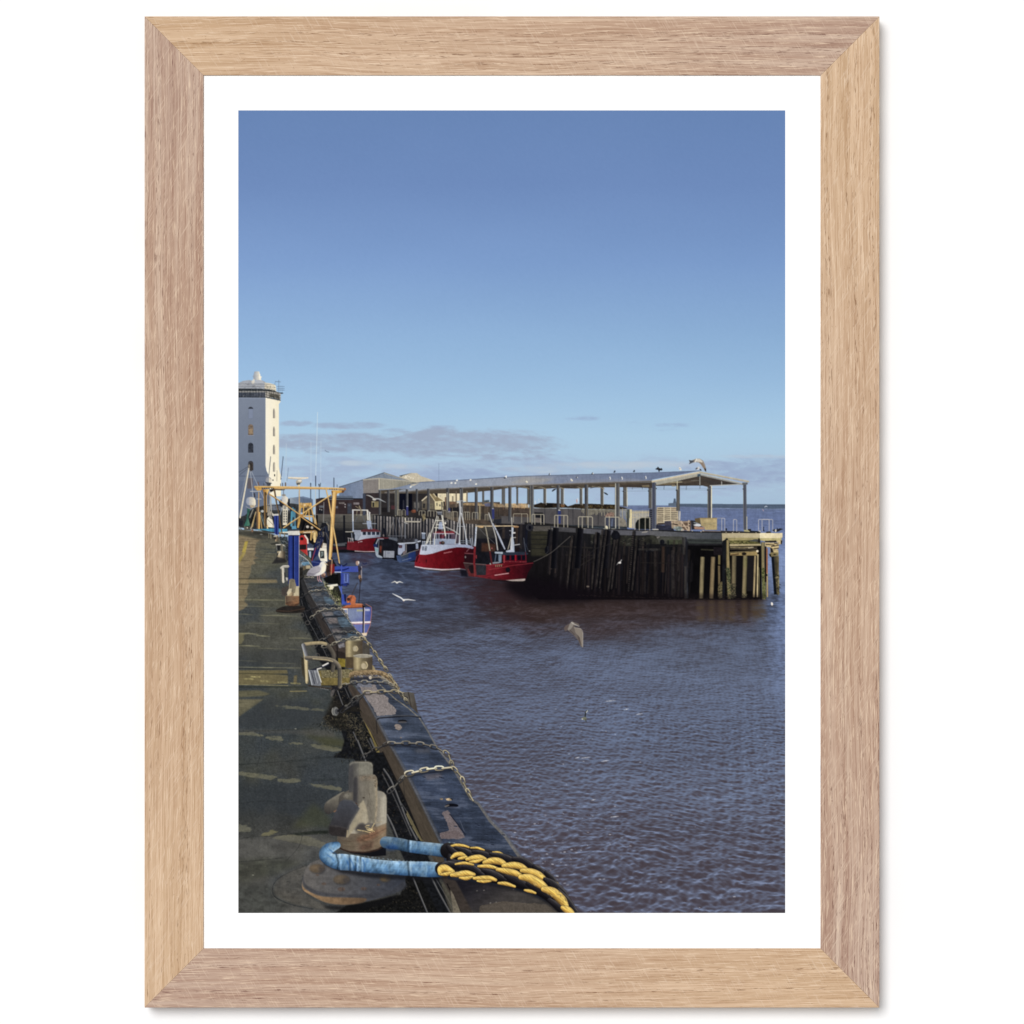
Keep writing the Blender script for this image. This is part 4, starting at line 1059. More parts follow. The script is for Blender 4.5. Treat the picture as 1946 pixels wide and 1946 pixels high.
for t in np.linspace(0, 1, 26):
    L([(500 - 45 * t - 12, 1050 + 490 * t), (500 - 45 * t + 10, 1054 + 490 * t)], 1.0, (14, 13, 18)); L([(235 - 55 * t - 12, 1050 + 470 * t), (235 - 55 * t + 6, 1054 + 470 * t)], .9, (16, 15, 20), a=.8)
L([(30, 1270), (160, 1170), (320, 1120)], 1.3, (40, 38, 38), a=.8); L([(60, 1330), (130, 1290)], 1.2, (34, 32, 36), a=.7)
F([(0, 1560), (1700, 1600), (1700, 1650), (0, 1650)], (22, 17, 20), a=.5, blur=5, idw=False)
at(800, 800, 400); F([(760, 1480), (950, 1430), (1250, 1480), (1700, 1600), (1500, 1650), (1200, 1668), (950, 1650), (800, 1560)], (17, 13, 18), a=.95, blur=12, idw=False); at(1100, 800, 400)
for x_ in range(0, 1800, 38):
    E(x_ + rs2.uniform(-12, 12), 1600 + min(x_, 900) * .035 + rs2.uniform(-4, 4), rs2.uniform(6, 20), 3, (64, 50, 46), a=.35, idw=False)
E(82, 1520, 14, 8, (120, 108, 96), a=.8, idw=False)
# deck litter and edge
at(1300, 960, 200)
L([(0, 490), (700, 500), (1390, 506)], 2.0, (28, 26, 26), n=(.5, 5, 2, 3)); L([(330, 475), (1000, 488)], 1.4, (128, 104, 82), a=.8, n=(.4, 6, 2, 3)); F([(660, 470), (1050, 480), (1200, 495), (700, 505)], (46, 42, 40), n=(.4, 6, 2, 3))
for x_, y_ in ((150, 475), (350, 470), (770, 500), (890, 505), (1010, 500), (1320, 510), (310, 490)):
    E(x_, y_, 14, 8, (200, 186, 160), a=.85, idw=False)
F([(1200, 470), (1400, 480), (1400, 505), (1210, 500)], (30, 30, 32)); F([(760, 425), (785, 425), (785, 465), (760, 465)], (26, 26, 34))

part('printed_tyre_fender', 'tyre hung on the jetty corner')
at(1000, 880, 200)
E(65, 1180, 68, 72, (20, 21, 28)); E(62, 1180, 62, 66, (88, 86, 86), a=.6); E(66, 1182, 52, 56, (30, 31, 38)); E(64, 1182, 36, 46, (70, 68, 70), a=.7); E(66, 1184, 28, 38, (14, 15, 24))
part('printed_tyre_fender')
E(1640, 1330, 80, 80, (20, 21, 27), n=(.3, 4, 4, 3)); part('printed_tyre_fender')
E(380, 1600, 40, 70, (14, 15, 22)); L([(395, 1530), (405, 1620), (360, 1670)], 1.2, (60, 60, 62), a=.7)
def hoop(x0, y0, x1, y1, inner, w=1.2, c=(172, 164, 144), r=14):
    part('printed_guard_rail')
    L([(x0, y1), (x0, y0 + r), (x0 + r, y0), (x1 - r, y0 + 2), (x1, y0 + r), (x1, y1 + 8)], w, c)
    for i_ in inner:
        L([(i_, y0 + 4), (i_, y1 + 6)], w, c)
hoop(105, 942, 325, 1120, (158, 268), 1.3); hoop(520, 960, 760, 1170, (580, 690), 1.5); hoop(960, 985, 1215, 1180, (1028, 1135), 1.6); hoop(1450, 992, 1705, 1195, (1524,), 1.6)
at(1180, 880, 200)
hoop(255, 1000, 528, 1225, (336, 446), 1.4, r=10)
at(1300, 960, 200)
for x0_, x1_, y0_, y1_ in ((690, 745, 240, 460), (905, 965, 262, 480), (1365, 1625, 262, 480), (1430, 1560, 262, 480)):
    hoop(x0_, y0_, x1_, y1_, (), 1.0, (196, 190, 186), 12)
L([(600, 238), (690, 240)], .8, (180, 180, 186)); L([(1155, 270), (1155, 440)], 1, (186, 182, 170))
at(750, 920, 200)
for x0_, x1_, y0_, y1_, inn in ((610, 770, 490, 590, (660, 720)), (1050, 1150, 505, 660, (1080,)), (1265, 1375, 512, 650, (1300, 1340)), (1425, 1530, 520, 650, (1480,)), (60, 120, 470, 580, (90,)), (145, 195, 470, 570, ()), (870, 945, 480, 600, (900,)), (975, 1025, 500, 640, (1000,)), (2180, 2440, 545, 700, (2330,)), (1660, 1730, 560, 660, (1700,)), (450, 560, 490, 570, (500,))):
    hoop(x0_, y0_, x1_, y1_, inn, 1.0, (176, 168, 146), 12)
part('printed_mooring_line', 'slack mooring line from the red boat to the jetty')
at(800, 800, 400)
L([(1035, 1292), (1100, 1262), (1200, 1205), (1300, 1120), (1370, 1060)], 1.1, (104, 98, 92), a=.85, sm=True)
# ---- boats on the far side ------------------------------------------------------------------------------
part('printed_fishing_boat', 'small red and white trawler nearest the brick lean-to')
at(600, 880, 200)
L([(300, 1500), (560, 1470)], 2.6, (70, 74, 80)); F([(300, 1540), (570, 1540), (570, 1590), (300, 1590)], (44, 24, 32), n=(.3, 6, 3, 3)); F([(330, 1490), (540, 1470), (545, 1520), (330, 1530)], (76, 78, 82), n=(.3, 6, 3, 3))
F([(580, 1440), (700, 1440), (770, 1425), (900, 1385), (1110, 1375), (1100, 1480), (1080, 1560), (1085, 1625), (880, 1620), (700, 1605), (570, 1590)], grad((580, 1500), (108, 32, 40), (1090, 1500), (82, 14, 22)), n=(.16, 6, 5, 3))
F([(1060, 1390), (1320, 1375), (1310, 1400), (1100, 1470)], (96, 22, 32))
L([(720, 1616), (900, 1628), (1085, 1626)], 1.4, (206, 196, 196)); L([(710, 1632), (1085, 1645)], 1.2, (26, 14, 18))
F([(765, 1428), (800, 1335), (1050, 1320), (1190, 1335), (1180, 1368), (1050, 1372), (900, 1392)], grad((800, 1340), (180, 186, 200), (1180, 1350), (120, 126, 142)))
F([(815, 1250), (1180, 1245), (1185, 1330), (825, 1335)], (168, 174, 186)); 
for x_ in (862, 950, 1030, 1110):
    F([(x_, 1265), (x_ + 62, 1265), (x_ + 60, 1320), (x_ + 2, 1322)], (36, 42, 56), n=(.5, 3, 3, 3))
F([(810, 1240), (900, 1212), (1100, 1212), (1190, 1250), (1180, 1264), (830, 1262)], (88, 44, 50)); F([(700, 1265), (830, 1265), (825, 1330), (780, 1420), (720, 1410)], (146, 152, 166), n=(.15, 3, 8, 3)); F([(670, 1230), (830, 1235), (830, 1262), (670, 1262)], (150, 156, 172))
L([(550, 1262), (680, 1262)], 1.5, (200, 194, 178)); L([(660, 1290), (668, 1420)], 1.6, (140, 146, 160)); F([(690, 1300), (720, 1310), (720, 1410), (690, 1410)], (34, 38, 50))
for x_ in (600, 640, 680):
    L([(x_, 1380), (x_ + 6, 1450)], 1.2, (176, 172, 170))
L([(590, 1375), (690, 1400)], 1.2, (160, 150, 150)); L([(820, 1445), (850, 1440)], 1.4, (196, 190, 190)); L([(785, 1460), (800, 1445)], 1.2, (196, 190, 190))
L([(682, 870), (684, 1080)], [2.8, 2.2], [(220, 220, 220), (186, 194, 210)]); L([(678, 862), (955, 866)], 2.0, (216, 214, 206)); L([(948, 870), (960, 1040)], 2.6, (222, 218, 206)); L([(985, 910), (995, 1060)], 2.4, (206, 206, 204)); L([(966, 890), (1000, 915)], 1.6, (210, 206, 200)); L([(684, 1080), (688, 1240)], 2.2, (150, 162, 182))
F([(930, 1060), (1020, 1060), (1020, 1130), (1000, 1215), (960, 1215), (940, 1130)], (150, 162, 184), n=(.15, 3, 4, 3)); L([(865, 1110), (1110, 1112)], 1.2, (160, 168, 182)); L([(1010, 1120), (1030, 1210)], 2, (140, 150, 172))
for x_ in (760, 830, 850):
    L([(x_, 870), (x_ - 10, 960)], 1.0, (170, 160, 130))
L([(735, 795), (790, 830)], 1.4, (130, 118, 94)); L([(800, 790), (830, 870)], 2.2, (140, 128, 104)); L([(760, 1000), (720, 1080)], .8, (96, 104, 118)); L([(860, 980), (900, 1080)], .8, (96, 104, 118))
E(1060, 1215, 20, 8, (120, 50, 56)); L([(1250, 1210), (1270, 1320)], 3, (20, 22, 32)); E(1245, 1330, 14, 22, (122, 108, 104))
part('printed_fishing_boat', 'small white workboat with an open stern')
F([(1060, 1480), (1110, 1390), (1180, 1380), (1330, 1390), (1500, 1420), (1500, 1640), (1450, 1740), (1240, 1750), (1100, 1700)], (22, 23, 30), n=(.4, 5, 5, 4))
F([(1050, 1500), (1130, 1470), (1130, 1560), (1080, 1560)], (28, 40, 82)); F([(1080, 1540), (1160, 1560), (1150, 1680), (1225, 1720), (1225, 1745), (1130, 1730), (1100, 1690)], (150, 160, 172)); F([(1090, 1550), (1150, 1600), (1120, 1640)], (110, 158, 158), a=.8)
L([(1110, 1480), (1150, 1390), (1240, 1392)], 2.0, (150, 156, 166)); L([(1160, 1400), (1150, 1600)], 1.4, (120, 126, 138)); F([(1165, 1440), (1230, 1440), (1230, 1700), (1160, 1690)], (34, 30, 34), n=(.4, 3, 4, 3)); F([(1170, 1520), (1215, 1520), (1200, 1660), (1170, 1620)], (110, 52, 40), a=.8, n=(.4, 3, 3, 3))
F([(1245, 1610), (1445, 1615), (1440, 1740), (1240, 1735)], (142, 146, 156), n=(.06, 6, 3, 3)); L([(1280, 1610), (1275, 1735)], 1.2, (90, 92, 102)); L([(1225, 1755), (1440, 1752)], 2, (16, 17, 24)); L([(1310, 1650), (1360, 1652)], 1.2, (96, 100, 120))
F([(1320, 1360), (1500, 1370), (1510, 1440), (1350, 1400)], (92, 98, 108), a=.9, n=(.3, 4, 3, 3)); L([(1130, 1375), (1330, 1375)], 2.2, (92, 40, 48)); L([(1330, 1340), (1660, 1340)], 1.0, (110, 112, 120)); L([(1640, 1100), (1640, 1440)], 1.6, (122, 126, 136)); L([(1440, 1010), (1400, 1130), (1340, 1330)], 1.2, (122, 120, 116)); L([(1500, 1000), (1560, 1200), (1570, 1330)], 1.2, (110, 112, 118)); L([(1420, 1010), (1480, 1330)], 1, (96, 98, 106))
L([(1640, 1075), (1910, 1078)], 2.6, (178, 170, 154)); L([(1630, 1090), (1680, 1110)], 2.4, (150, 148, 144)); F([(1630, 1010), (1655, 1010), (1655, 1060), (1635, 1060)], (214, 206, 190))
for x_ in (1480, 1570, 1655):
    L([(x_, 1345), (x_, 1450)], 1, (90, 94, 104), a=.8)
F([(1500, 1390), (1900, 1380), (1900, 1470), (1500, 1480)], (46, 46, 52), n=(.4, 4, 4, 4)); 
part('printed_fishing_boat', 'small blue cobble with a white cuddy')
F([(1480, 1700), (1570, 1690), (1720, 1640), (1932, 1575), (2030, 1560), (2010, 1720), (1960, 1760), (1700, 1810), (1540, 1830), (1500, 1800)], grad((1490, 1750), (66, 82, 116), (1950, 1680), (22, 34, 70)), n=(.15, 5, 4, 4))
F([(1560, 1700), (1730, 1640), (1730, 1700), (1580, 1760)], (62, 68, 72), a=.6, blur=1); F([(1700, 1650), (1830, 1610), (1800, 1760), (1700, 1800)], (30, 48, 104), a=.7, blur=1); F([(1830, 1600), (1932, 1570), (1932, 1760), (1850, 1740)], (50, 26, 34), a=.8, n=(.3, 4, 4, 3))
L([(1590, 1790), (1750, 1745)], 1.2, (112, 124, 148)); L([(1570, 1705), (1730, 1640), (1890, 1590)], 1.4, (120, 116, 108))
F([(1530, 1490), (1640, 1480), (1640, 1610), (1600, 1640), (1560, 1690), (1505, 1680), (1510, 1580)], (156, 164, 184)); F([(1525, 1505), (1590, 1510), (1585, 1560), (1525, 1560)], (62, 42, 54)); E(1555, 1535, 20, 14, (106, 78, 84), a=.8)
F([(1650, 1500), (1830, 1490), (1830, 1590), (1680, 1630), (1650, 1600)], (20, 22, 32), n=(.4, 4, 4, 3)); L([(1520, 1480), (1800, 1465), (1932, 1430)], 2.4, (184, 190, 202)); L([(1660, 1490), (1660, 1640)], 2.2, (122, 116, 116)); F([(1835, 1480), (1880, 1475), (1885, 1570), (1840, 1580)], (140, 148, 168)); F([(1820, 1400), (1870, 1400), (1870, 1460), (1820, 1460)], (110, 116, 128)); F([(1600, 1630), (1650, 1600), (1650, 1660), (1600, 1690)], (110, 98, 100))
L([(1495, 1500), (1500, 1680)], 2, (18, 20, 30))
smear([(752, 1066), (800, 1062), (795, 1085), (770, 1090)], (36, 42, 60), .7, 4)

part('printed_fishing_boat', 'big trawler with a white bow band over a red hull')
at(750, 920, 200)
F([(490, 1112), (700, 1115), (1200, 1105), (1350, 1110), (1440, 1150), (1455, 1230), (1455, 1500), (1320, 1580), (1200, 1560), (900, 1575), (560, 1540), (370, 1510), (372, 1430), (400, 1330), (440, 1300)], grad((400, 1400), (126, 30, 38), (800, 1400), (98, 16, 24), ((1200, 1400), (72, 10, 18)), ((1450, 1400), (42, 12, 20))), n=(.16, 5, 8, 3))
F([(370, 1425), (420, 1440), (560, 1460), (560, 1535), (370, 1510)], (134, 24, 38), a=.6, blur=2, idw=False); L([(400, 1415), (430, 1330)], 3, (62, 10, 20))
F([(490, 1112), (1200, 1106), (1350, 1112), (1440, 1150), (1450, 1180), (1420, 1190), (1300, 1165), (1150, 1160), (1000, 1185), (850, 1225), (700, 1275), (560, 1300), (455, 1292), (470, 1210)], grad((480, 1200), (190, 196, 210), (1400, 1150), (138, 147, 172)), n=(.03, 8, 5, 3), sm=False)
L([(375, 1515), (560, 1548), (860, 1572), (1000, 1570), (1200, 1553)], [1.8, 2.2, 2.4, 2.2, 1.6], (214, 200, 206)); L([(560, 1568), (860, 1592), (1195, 1572)], 1.6, (66, 56, 40), a=.8); L([(1210, 1555), (1320, 1575)], 1.6, (110, 106, 116))
F([(1200, 1575), (1330, 1580), (1340, 1700), (1220, 1690)], (18, 18, 26), a=.9, blur=2)
# registration and name on the bow
for x_, y_ in ((515, 1150), (535, 1150), (512, 1185)):
    L([(x_, y_), (x_ - 4, y_ + 28)], 1.3, (76, 82, 96))
for p_ in ([(565, 1150), (590, 1150), (586, 1180), (562, 1182)], [(560, 1190), (582, 1190), (578, 1218), (556, 1218)]):
    L(p_ + [p_[0]], 1.2, (76, 82, 96))
L([(535, 1190), (530, 1215)], 1.2, (76, 82, 96)); L([(725, 1185), (740, 1165), (755, 1172)], 1, (150, 156, 170))
for i in range(11):
    x_ = 905 + i * 14; y_ = 1272 - i * 3.0
    L([(x_, y_), (x_ + 4, y_ - (14 if i in (0,) else 9))], 1.0, (190, 128, 132), a=.8); 
L([(905, 1274), (1055, 1244)], .7, (190, 128, 132), a=.6); F([(570, 1385), (590, 1382), (588, 1440), (572, 1440)], (58, 14, 22)); E(458, 1436, 8, 10, (58, 14, 22))
L([(1440, 1160), (1380, 1170), (1320, 1240)], 1.4, (150, 110, 120), a=.7)
# deckhouse
F([(690, 905), (1090, 905), (1160, 960), (1150, 1100), (700, 1110)], (74, 62, 74), n=(.3, 5, 4, 3)); F([(740, 870), (1080, 862), (1110, 905), (735, 905)], (120, 38, 46), n=(.15, 4, 3, 3)); F([(800, 820), (860, 820), (860, 880), (800, 880)], (62, 30, 38))
F([(700, 1000), (1110, 1010), (1180, 1105), (700, 1110)], (140, 150, 170), n=(.1, 5, 5, 3)); L([(715, 905), (1080, 908)], 1.6, (176, 160, 168))
for x_ in (735, 775, 820, 890, 945, 1000):
    F([(x_, 925), (x_ + 34, 925), (x_ + 30, 1000), (x_ + 2, 1000)], (30, 32, 46), n=(.4, 3, 3, 3))
    L([(x_ - 6, 915), (x_ - 6, 1020)], 1.2, (172, 178, 192))
F([(820, 930), (930, 930), (900, 1000), (830, 990)], (104, 34, 46), a=.7, n=(.4, 3, 3, 3)); F([(1120, 930), (1200, 940), (1180, 1090), (1120, 1090)], (66, 56, 66), n=(.3, 4, 4, 3))
E(880, 1080, 40, 34, (54, 44, 44), n=(.5, 3, 3, 3)); E(890, 1070, 20, 18, (104, 84, 70), a=.7); E(835, 1080, 16, 26, (96, 40, 46), a=.8)
# rails
L([(510, 1060), (720, 1050)], 1.1, (170, 176, 188)); L([(510, 1090), (700, 1088)], 1.0, (150, 156, 170))
for x_ in (515, 550, 590, 650):
    L([(x_, 1050), (x_ - 4, 1112)], 1.4, (186, 192, 204)); 
F([(510, 1060), (700, 1060), (700, 1112), (500, 1112)], (96, 104, 120), a=.35)
F([(498, 890), (560, 895), (560, 1010), (500, 1005)], (122, 132, 150), n=(.15, 4, 4, 3)); L([(500, 900), (560, 905)], 2.0, (186, 194, 206)); L([(490, 1020), (490, 1110)], 2, (26, 28, 38))
for p_ in (((640, 900), (570, 1110)), ((660, 920), (600, 1080)), ((780, 590), (665, 900), (655, 1100)), ((800, 600), (735, 1000), (730, 1110)), ((860, 560), (930, 950)), ((880, 580), (935, 950)), ((750, 670), (870, 670)), ((735, 800), (900, 805)), ((770, 745), (880, 750))):
    L(list(p_), 1.7 if len(p_) == 2 else 1.5, (214, 210, 196))
F([(820, 690), (870, 690), (890, 830), (800, 830)], (160, 172, 196), a=.85, n=(.12, 4, 4, 3)); E(930, 718, 18, 20, (228, 220, 204)); F([(780, 510), (870, 510), (870, 570), (790, 560)], (96, 100, 110)); L([(780, 515), (870, 515)], 1.6, (150, 152, 156)); L([(865, 330), (865, 500)], 1.2, (66, 66, 70)); L([(900, 720), (960, 680)], 1, (160, 160, 160))
L([(940, 790), (1090, 860), (1190, 935)], 2.2, [(186, 184, 180), (134, 132, 132)]); E(1080, 852, 16, 16, (170, 162, 150))
for p_, w_ in ((((1205, 430), (1188, 1100)), 2.6), (((1200, 540), (1150, 800), (1110, 1100)), 1.6), (((1225, 540), (1280, 780), (1325, 1110)), 2.4), (((1160, 775), (1290, 778)), 1.0), (((1195, 310), (1205, 540)), 3.2), (((1225, 420), (1245, 570)), 1.2)):
    L(list(p_), w_, [(206, 204, 198), (160, 164, 174)])
L([(1150, 312), (1265, 305)], 1.3, (170, 172, 174)); F([(1310, 1000), (1330, 1000), (1340, 1110), (1305, 1110)], (176, 182, 194)); F([(1180, 1060), (1200, 1060), (1215, 1110), (1165, 1110)], (186, 192, 206))
L([(1200, 1040), (1400, 1045)], 1, (140, 150, 166)); L([(1200, 1075), (1400, 1080)], .9, (130, 140, 156)); L([(1390, 1000), (1410, 1130)], 1.6, (150, 156, 168)); L([(1420, 990), (1440, 1130)], 1.6, (150, 156, 168))
L([(1330, 930), (1500, 960)], .8, (40, 44, 60), a=.8)

part('printed_fishing_boat', 'weathered red beam trawler moored against the jetty')
at(870, 920, 200)
F([(100, 1440), (330, 1470), (330, 1680), (200, 1690), (140, 1560)], (60, 40, 42), n=(.3, 5, 5, 3))
F([(330, 1000), (900, 1000), (1250, 1250), (1270, 1440), (640, 1480), (330, 1470)], (22, 22, 28), a=.9, n=(.4, 6, 6, 3)); F([(440, 1080), (700, 1100), (690, 1240), (430, 1240)], (84, 52, 38), a=.7, blur=2, n=(.3, 5, 5, 3)); F([(120, 1280), (280, 1280), (280, 1440), (120, 1430)], (34, 16, 22), a=.9)
F([(180, 1560), (330, 1470), (520, 1480), (640, 1470), (830, 1455), (1100, 1440), (1250, 1440), (1390, 1430), (1370, 1500), (1290, 1620), (1250, 1740), (950, 1770), (700, 1760), (450, 1720), (200, 1690)], grad((200, 1600), (96, 42, 44), (620, 1600), (106, 28, 36), ((900, 1600), (84, 16, 24)), ((1380, 1550), (36, 10, 18))), n=(.22, 8, 5, 4))
F([(330, 1480), (520, 1490), (515, 1670), (345, 1670)], (40, 42, 48), n=(.25, 5, 5, 3)); F([(200, 1500), (300, 1480), (300, 1640), (240, 1640), (200, 1560)], (30, 22, 26), n=(.4, 3, 4, 3)); L([(300, 1470), (310, 1680)], 3, (122, 50, 50), a=.8)
L([(110, 1445), (330, 1465), (520, 1478)], 1.6, (96, 88, 86)); L([(520, 1490), (640, 1478), (830, 1470)], 1.6, (140, 50, 56)); L([(580, 1570), (830, 1530), (960, 1500), (1380, 1450)], 1.4, (150, 56, 62), a=.7); L([(510, 1690), (700, 1640)], 1.2, (84, 20, 30), a=.8)
E(920, 1575, 44, 48, (20, 16, 22)); L([(680, 1675), (840, 1650), (930, 1638)], 1.8, (196, 150, 150)); L([(560, 1720), (900, 1765)], 1.4, (60, 24, 28), a=.7)
F([(870, 1765), (1050, 1750), (1240, 1735), (1235, 1770), (1190, 1785), (1000, 1782)], (172, 158, 150)); L([(640, 1760), (1000, 1795), (1240, 1790)], 1.6, (22, 18, 20))
for i, g in enumerate(('v', 'l', 'l', 's')):
    x_ = 690 + i * 34
    L([(x_, 1490 - i * 2), (x_ + 8, 1520 - i * 3)], 1.1, (140, 122, 96)); L([(x_ + 14, 1488 - i * 2), (x_ + 10, 1520 - i * 3)], 1.1, (140, 122, 96))
# wheelhouse
F([(810, 1290), (1260, 1280), (1265, 1440), (830, 1460)], (84, 14, 26), n=(.15, 6, 5, 3)); F([(770, 1265), (900, 1240), (1250, 1245), (1300, 1280), (1260, 1300), (820, 1310)], (40, 46, 58), n=(.15, 8, 3, 3))
for x_, w_ in ((885, 66), (980, 62), (1090, 70), (1175, 66)):
    F([(x_, 1310), (x_ + w_, 1308), (x_ + w_, 1395), (x_, 1400)], (14, 14, 24), n=(.3, 3, 3, 3))
L([(1060, 1310), (1060, 1400)], 2.4, (150, 24, 38)); L([(850, 1310), (850, 1440)], 2.2, (150, 60, 62)); L([(830, 1420), (1260, 1430)], 1.4, (120, 52, 56), n=(.6, 2, 2, 3))
F([(675, 1240), (830, 1245), (825, 1285), (680, 1275)], (160, 170, 180)); F([(745, 1290), (805, 1290), (800, 1440), (760, 1450), (745, 1400)], (110, 124, 140), n=(.15, 4, 4, 3)); F([(650, 1300), (745, 1300), (745, 1420), (650, 1440)], (22, 26, 36)); L([(700, 1290), (680, 1430)], 1.4, (96, 106, 122)); L([(640, 1450), (750, 1440)], 3, (132, 134, 140)); E(600, 1465, 18, 16, (150, 146, 140))
# mast
F([(985, 800), (1025, 790), (1020, 900), (1010, 930), (1035, 1080), (1040, 1240), (960, 1240), (970, 1080), (985, 930)], grad((960, 1000), (206, 204, 202), (1040, 1000), (160, 172, 192))); F([(880, 1225), (960, 1205), (1040, 1230), (1040, 1252), (890, 1252)], (176, 182, 196)); L([(990, 620), (993, 800)], 1.3, (206, 200, 190)); F([(1015, 880), (1060, 882), (1058, 905), (1010, 915)], (206, 202, 196)); L([(1010, 985), (1060, 980)], 1.5, (196, 192, 186)); L([(950, 855), (1000, 858)], 1.3, (170, 172, 176)); L([(1010, 1125), (1135, 1105)], 1.5, (190, 190, 192)); L([(980, 980), (920, 1200)], 1.6, (176, 168, 150)); F([(1045, 1160), (1125, 1165), (1120, 1240), (1045, 1240)], (26, 20, 22)); L([(960, 930), (975, 960)], 2, (70, 74, 86))
# gallows and booms
L([(340, 785), (325, 1000), (312, 1160)], [2.6, 3.0, 3.2], [(206, 206, 206), (160, 172, 196)], n=(.2, 3, 4, 3)); L([(312, 1160), (300, 1470)], 4, (112, 32, 38), n=(.2, 3, 5, 3)); L([(340, 1310), (340, 1360)], 2, (130, 50, 56))
L([(330, 775), (370, 770), (600, 772), (1000, 768), (1110, 782)], 1.8, (214, 190, 150), n=(.3, 5, 2, 3)); F([(370, 770), (470, 765), (470, 795), (430, 805), (380, 795)], (206, 170, 122), n=(.3, 3, 2, 3)); F([(1010, 775), (1120, 775), (1110, 800), (1030, 800)], (150, 112, 76), n=(.3, 3, 2, 3))
L([(505, 775), (550, 1000), (590, 1240)], 2.2, [(186, 180, 160), (122, 112, 96)]); L([(590, 1240), (625, 1465)], 3, (84, 34, 36))
L([(568, 530), (640, 760), (700, 980), (730, 1210)], [1.8, 2, 2, 2.2], [(216, 208, 190), (150, 152, 160)]); L([(640, 720), (720, 880), (800, 1060), (860, 1190)], [1.8, 3.2, 3.6, 2.6], [(196, 200, 210), (132, 140, 158)], n=(.1, 3, 4, 3)); L([(800, 1080), (830, 1130)], 3.2, (176, 120, 112), a=.0)
L([(400, 820), (500, 930), (680, 1090)], .8, (110, 110, 112), a=.8); L([(640, 770), (700, 860), (850, 800)], .7, (84, 84, 90), a=.7); L([(1210, 990), (1245, 1240)], 1.1, (104, 112, 124), a=.8); L([(1245, 1100), (1300, 1240)], .8, (84, 92, 104), a=.7); E(1318, 1230, 8, 10, (196, 190, 180)); L([(1240, 1250), (1250, 1420)], 1.2, (90, 30, 40))
E(625, 1180, 14, 16, (150, 84, 84)); E(140, 1340, 14, 22, (120, 112, 112)); L([(130, 1270), (280, 1280)], 2, (110, 60, 66))
L([(1180, 1000), (1300, 880), (1330, 740)], 2.6, (24, 30, 48), a=.0)

# ---- the near berth on the left: green and blue boats under the yellow gantry ------------------------------
part('printed_distant_boat', 'white hulled boats and masts far down the near quay')
at(450, 880, 200)
F([(30, 1000), (150, 960), (300, 830), (500, 780), (1000, 740), (1150, 760), (1200, 1200), (1150, 1260), (500, 1240), (30, 1180)], (44, 46, 48), n=(.5, 6, 6, 5))
F([(560, 760), (970, 800), (970, 880), (600, 860)], (110, 116, 128), a=.8, n=(.3, 6, 3, 3)); F([(770, 700), (975, 660), (975, 820), (800, 800)], (34, 38, 46), n=(.3, 4, 4, 3))
F([(250, 280), (295, 280), (295, 470), (200, 470)], (98, 90, 94), a=.6)
L([(30, 30), (40, 700)], .9, (150, 156, 170), a=.6)
L([(225, 80), (60, 1000)], [2.4, 3.0], [(236, 228, 206), (206, 196, 174)]); L([(180, 170), (60, 700)], .9, (150, 156, 166), a=.7); L([(250, 150), (300, 620)], 1.0, (184, 188, 194)); L([(260, 130), (390, 420), (520, 700)], .9, (170, 176, 186)); L([(40, 170), (220, 60)], .8, (66, 72, 86)); L([(50, 220), (190, 110)], .7, (66, 72, 86)); E(240, 60, 36, 40, (120, 112, 100), n=(.5, 3, 3, 3)); F([(240, 0), (300, 0), (298, 130), (250, 160)], (58, 52, 50), n=(.4, 3, 4, 3))
F([(180, 660), (200, 635), (260, 622), (320, 635), (345, 680), (350, 760), (330, 790), (250, 780), (190, 760)], grad((180, 700), (150, 154, 166), (350, 700), (240, 226, 196)), sm=False); E(200, 700, 26, 60, (150, 156, 170)); F([(240, 775), (340, 780), (320, 820), (250, 820)], (176, 158, 130), n=(.3, 3, 2, 3)); L([(170, 800), (240, 840), (370, 790)], 1, (160, 160, 160))
F([(190, 830), (250, 850), (210, 980), (230, 1100), (240, 1160), (130, 1160), (170, 1060), (190, 960)], (52, 96, 84), n=(.35, 4, 6, 3)); F([(200, 1000), (250, 1130), (190, 1160)], (92, 136, 112), a=.6)
F([(300, 940), (330, 950), (270, 1120), (240, 1110)], (18, 18, 20)); L([(390, 350), (410, 430)], 1.4, (120, 84, 62)); L([(405, 540), (400, 900), (410, 1230)], [1.8, 2.4, 2.6], (196, 158, 104)); L([(375, 820), (380, 1200)], 2.6, (120, 92, 66)); L([(420, 910), (410, 1220)], 2.6, (222, 176, 98))
for p_, c_ in ((((350, 900), (270, 1180)), (206, 180, 130)), (((430, 980), (460, 1200)), (196, 160, 96)), (((440, 960), (520, 1180)), (110, 124, 122)), (((330, 960), (290, 1170)), (176, 150, 100)), (((300, 850), (240, 1000)), (150, 146, 134))):
    L(list(p_), 1.7, c_)
E(470, 885, 28, 24, (190, 190, 184)); L([(430, 870), (520, 1100)], .9, (150, 160, 160), a=.7); L([(250, 520), (430, 520)], 1.2, (200, 200, 196)); L([(370, 660), (450, 662)], 1.0, (206, 206, 200)); L([(320, 560), (330, 620)], 2.4, (60, 56, 60)); L([(290, 380), (300, 600)], .8, (120, 130, 146), a=.6)
F([(130, 1160), (260, 1160), (260, 1230), (140, 1230)], (70, 68, 62), n=(.5, 3, 3, 3)); F([(40, 1050), (120, 1060), (110, 1150), (40, 1160)], (34, 36, 44)); E(195, 1190, 14, 14, (206, 196, 176)); L([(40, 1170), (90, 1220), (100, 1260)], 1.6, (120, 122, 120)); L([(30, 1190), (70, 1240)], 1.2, (96, 98, 98))
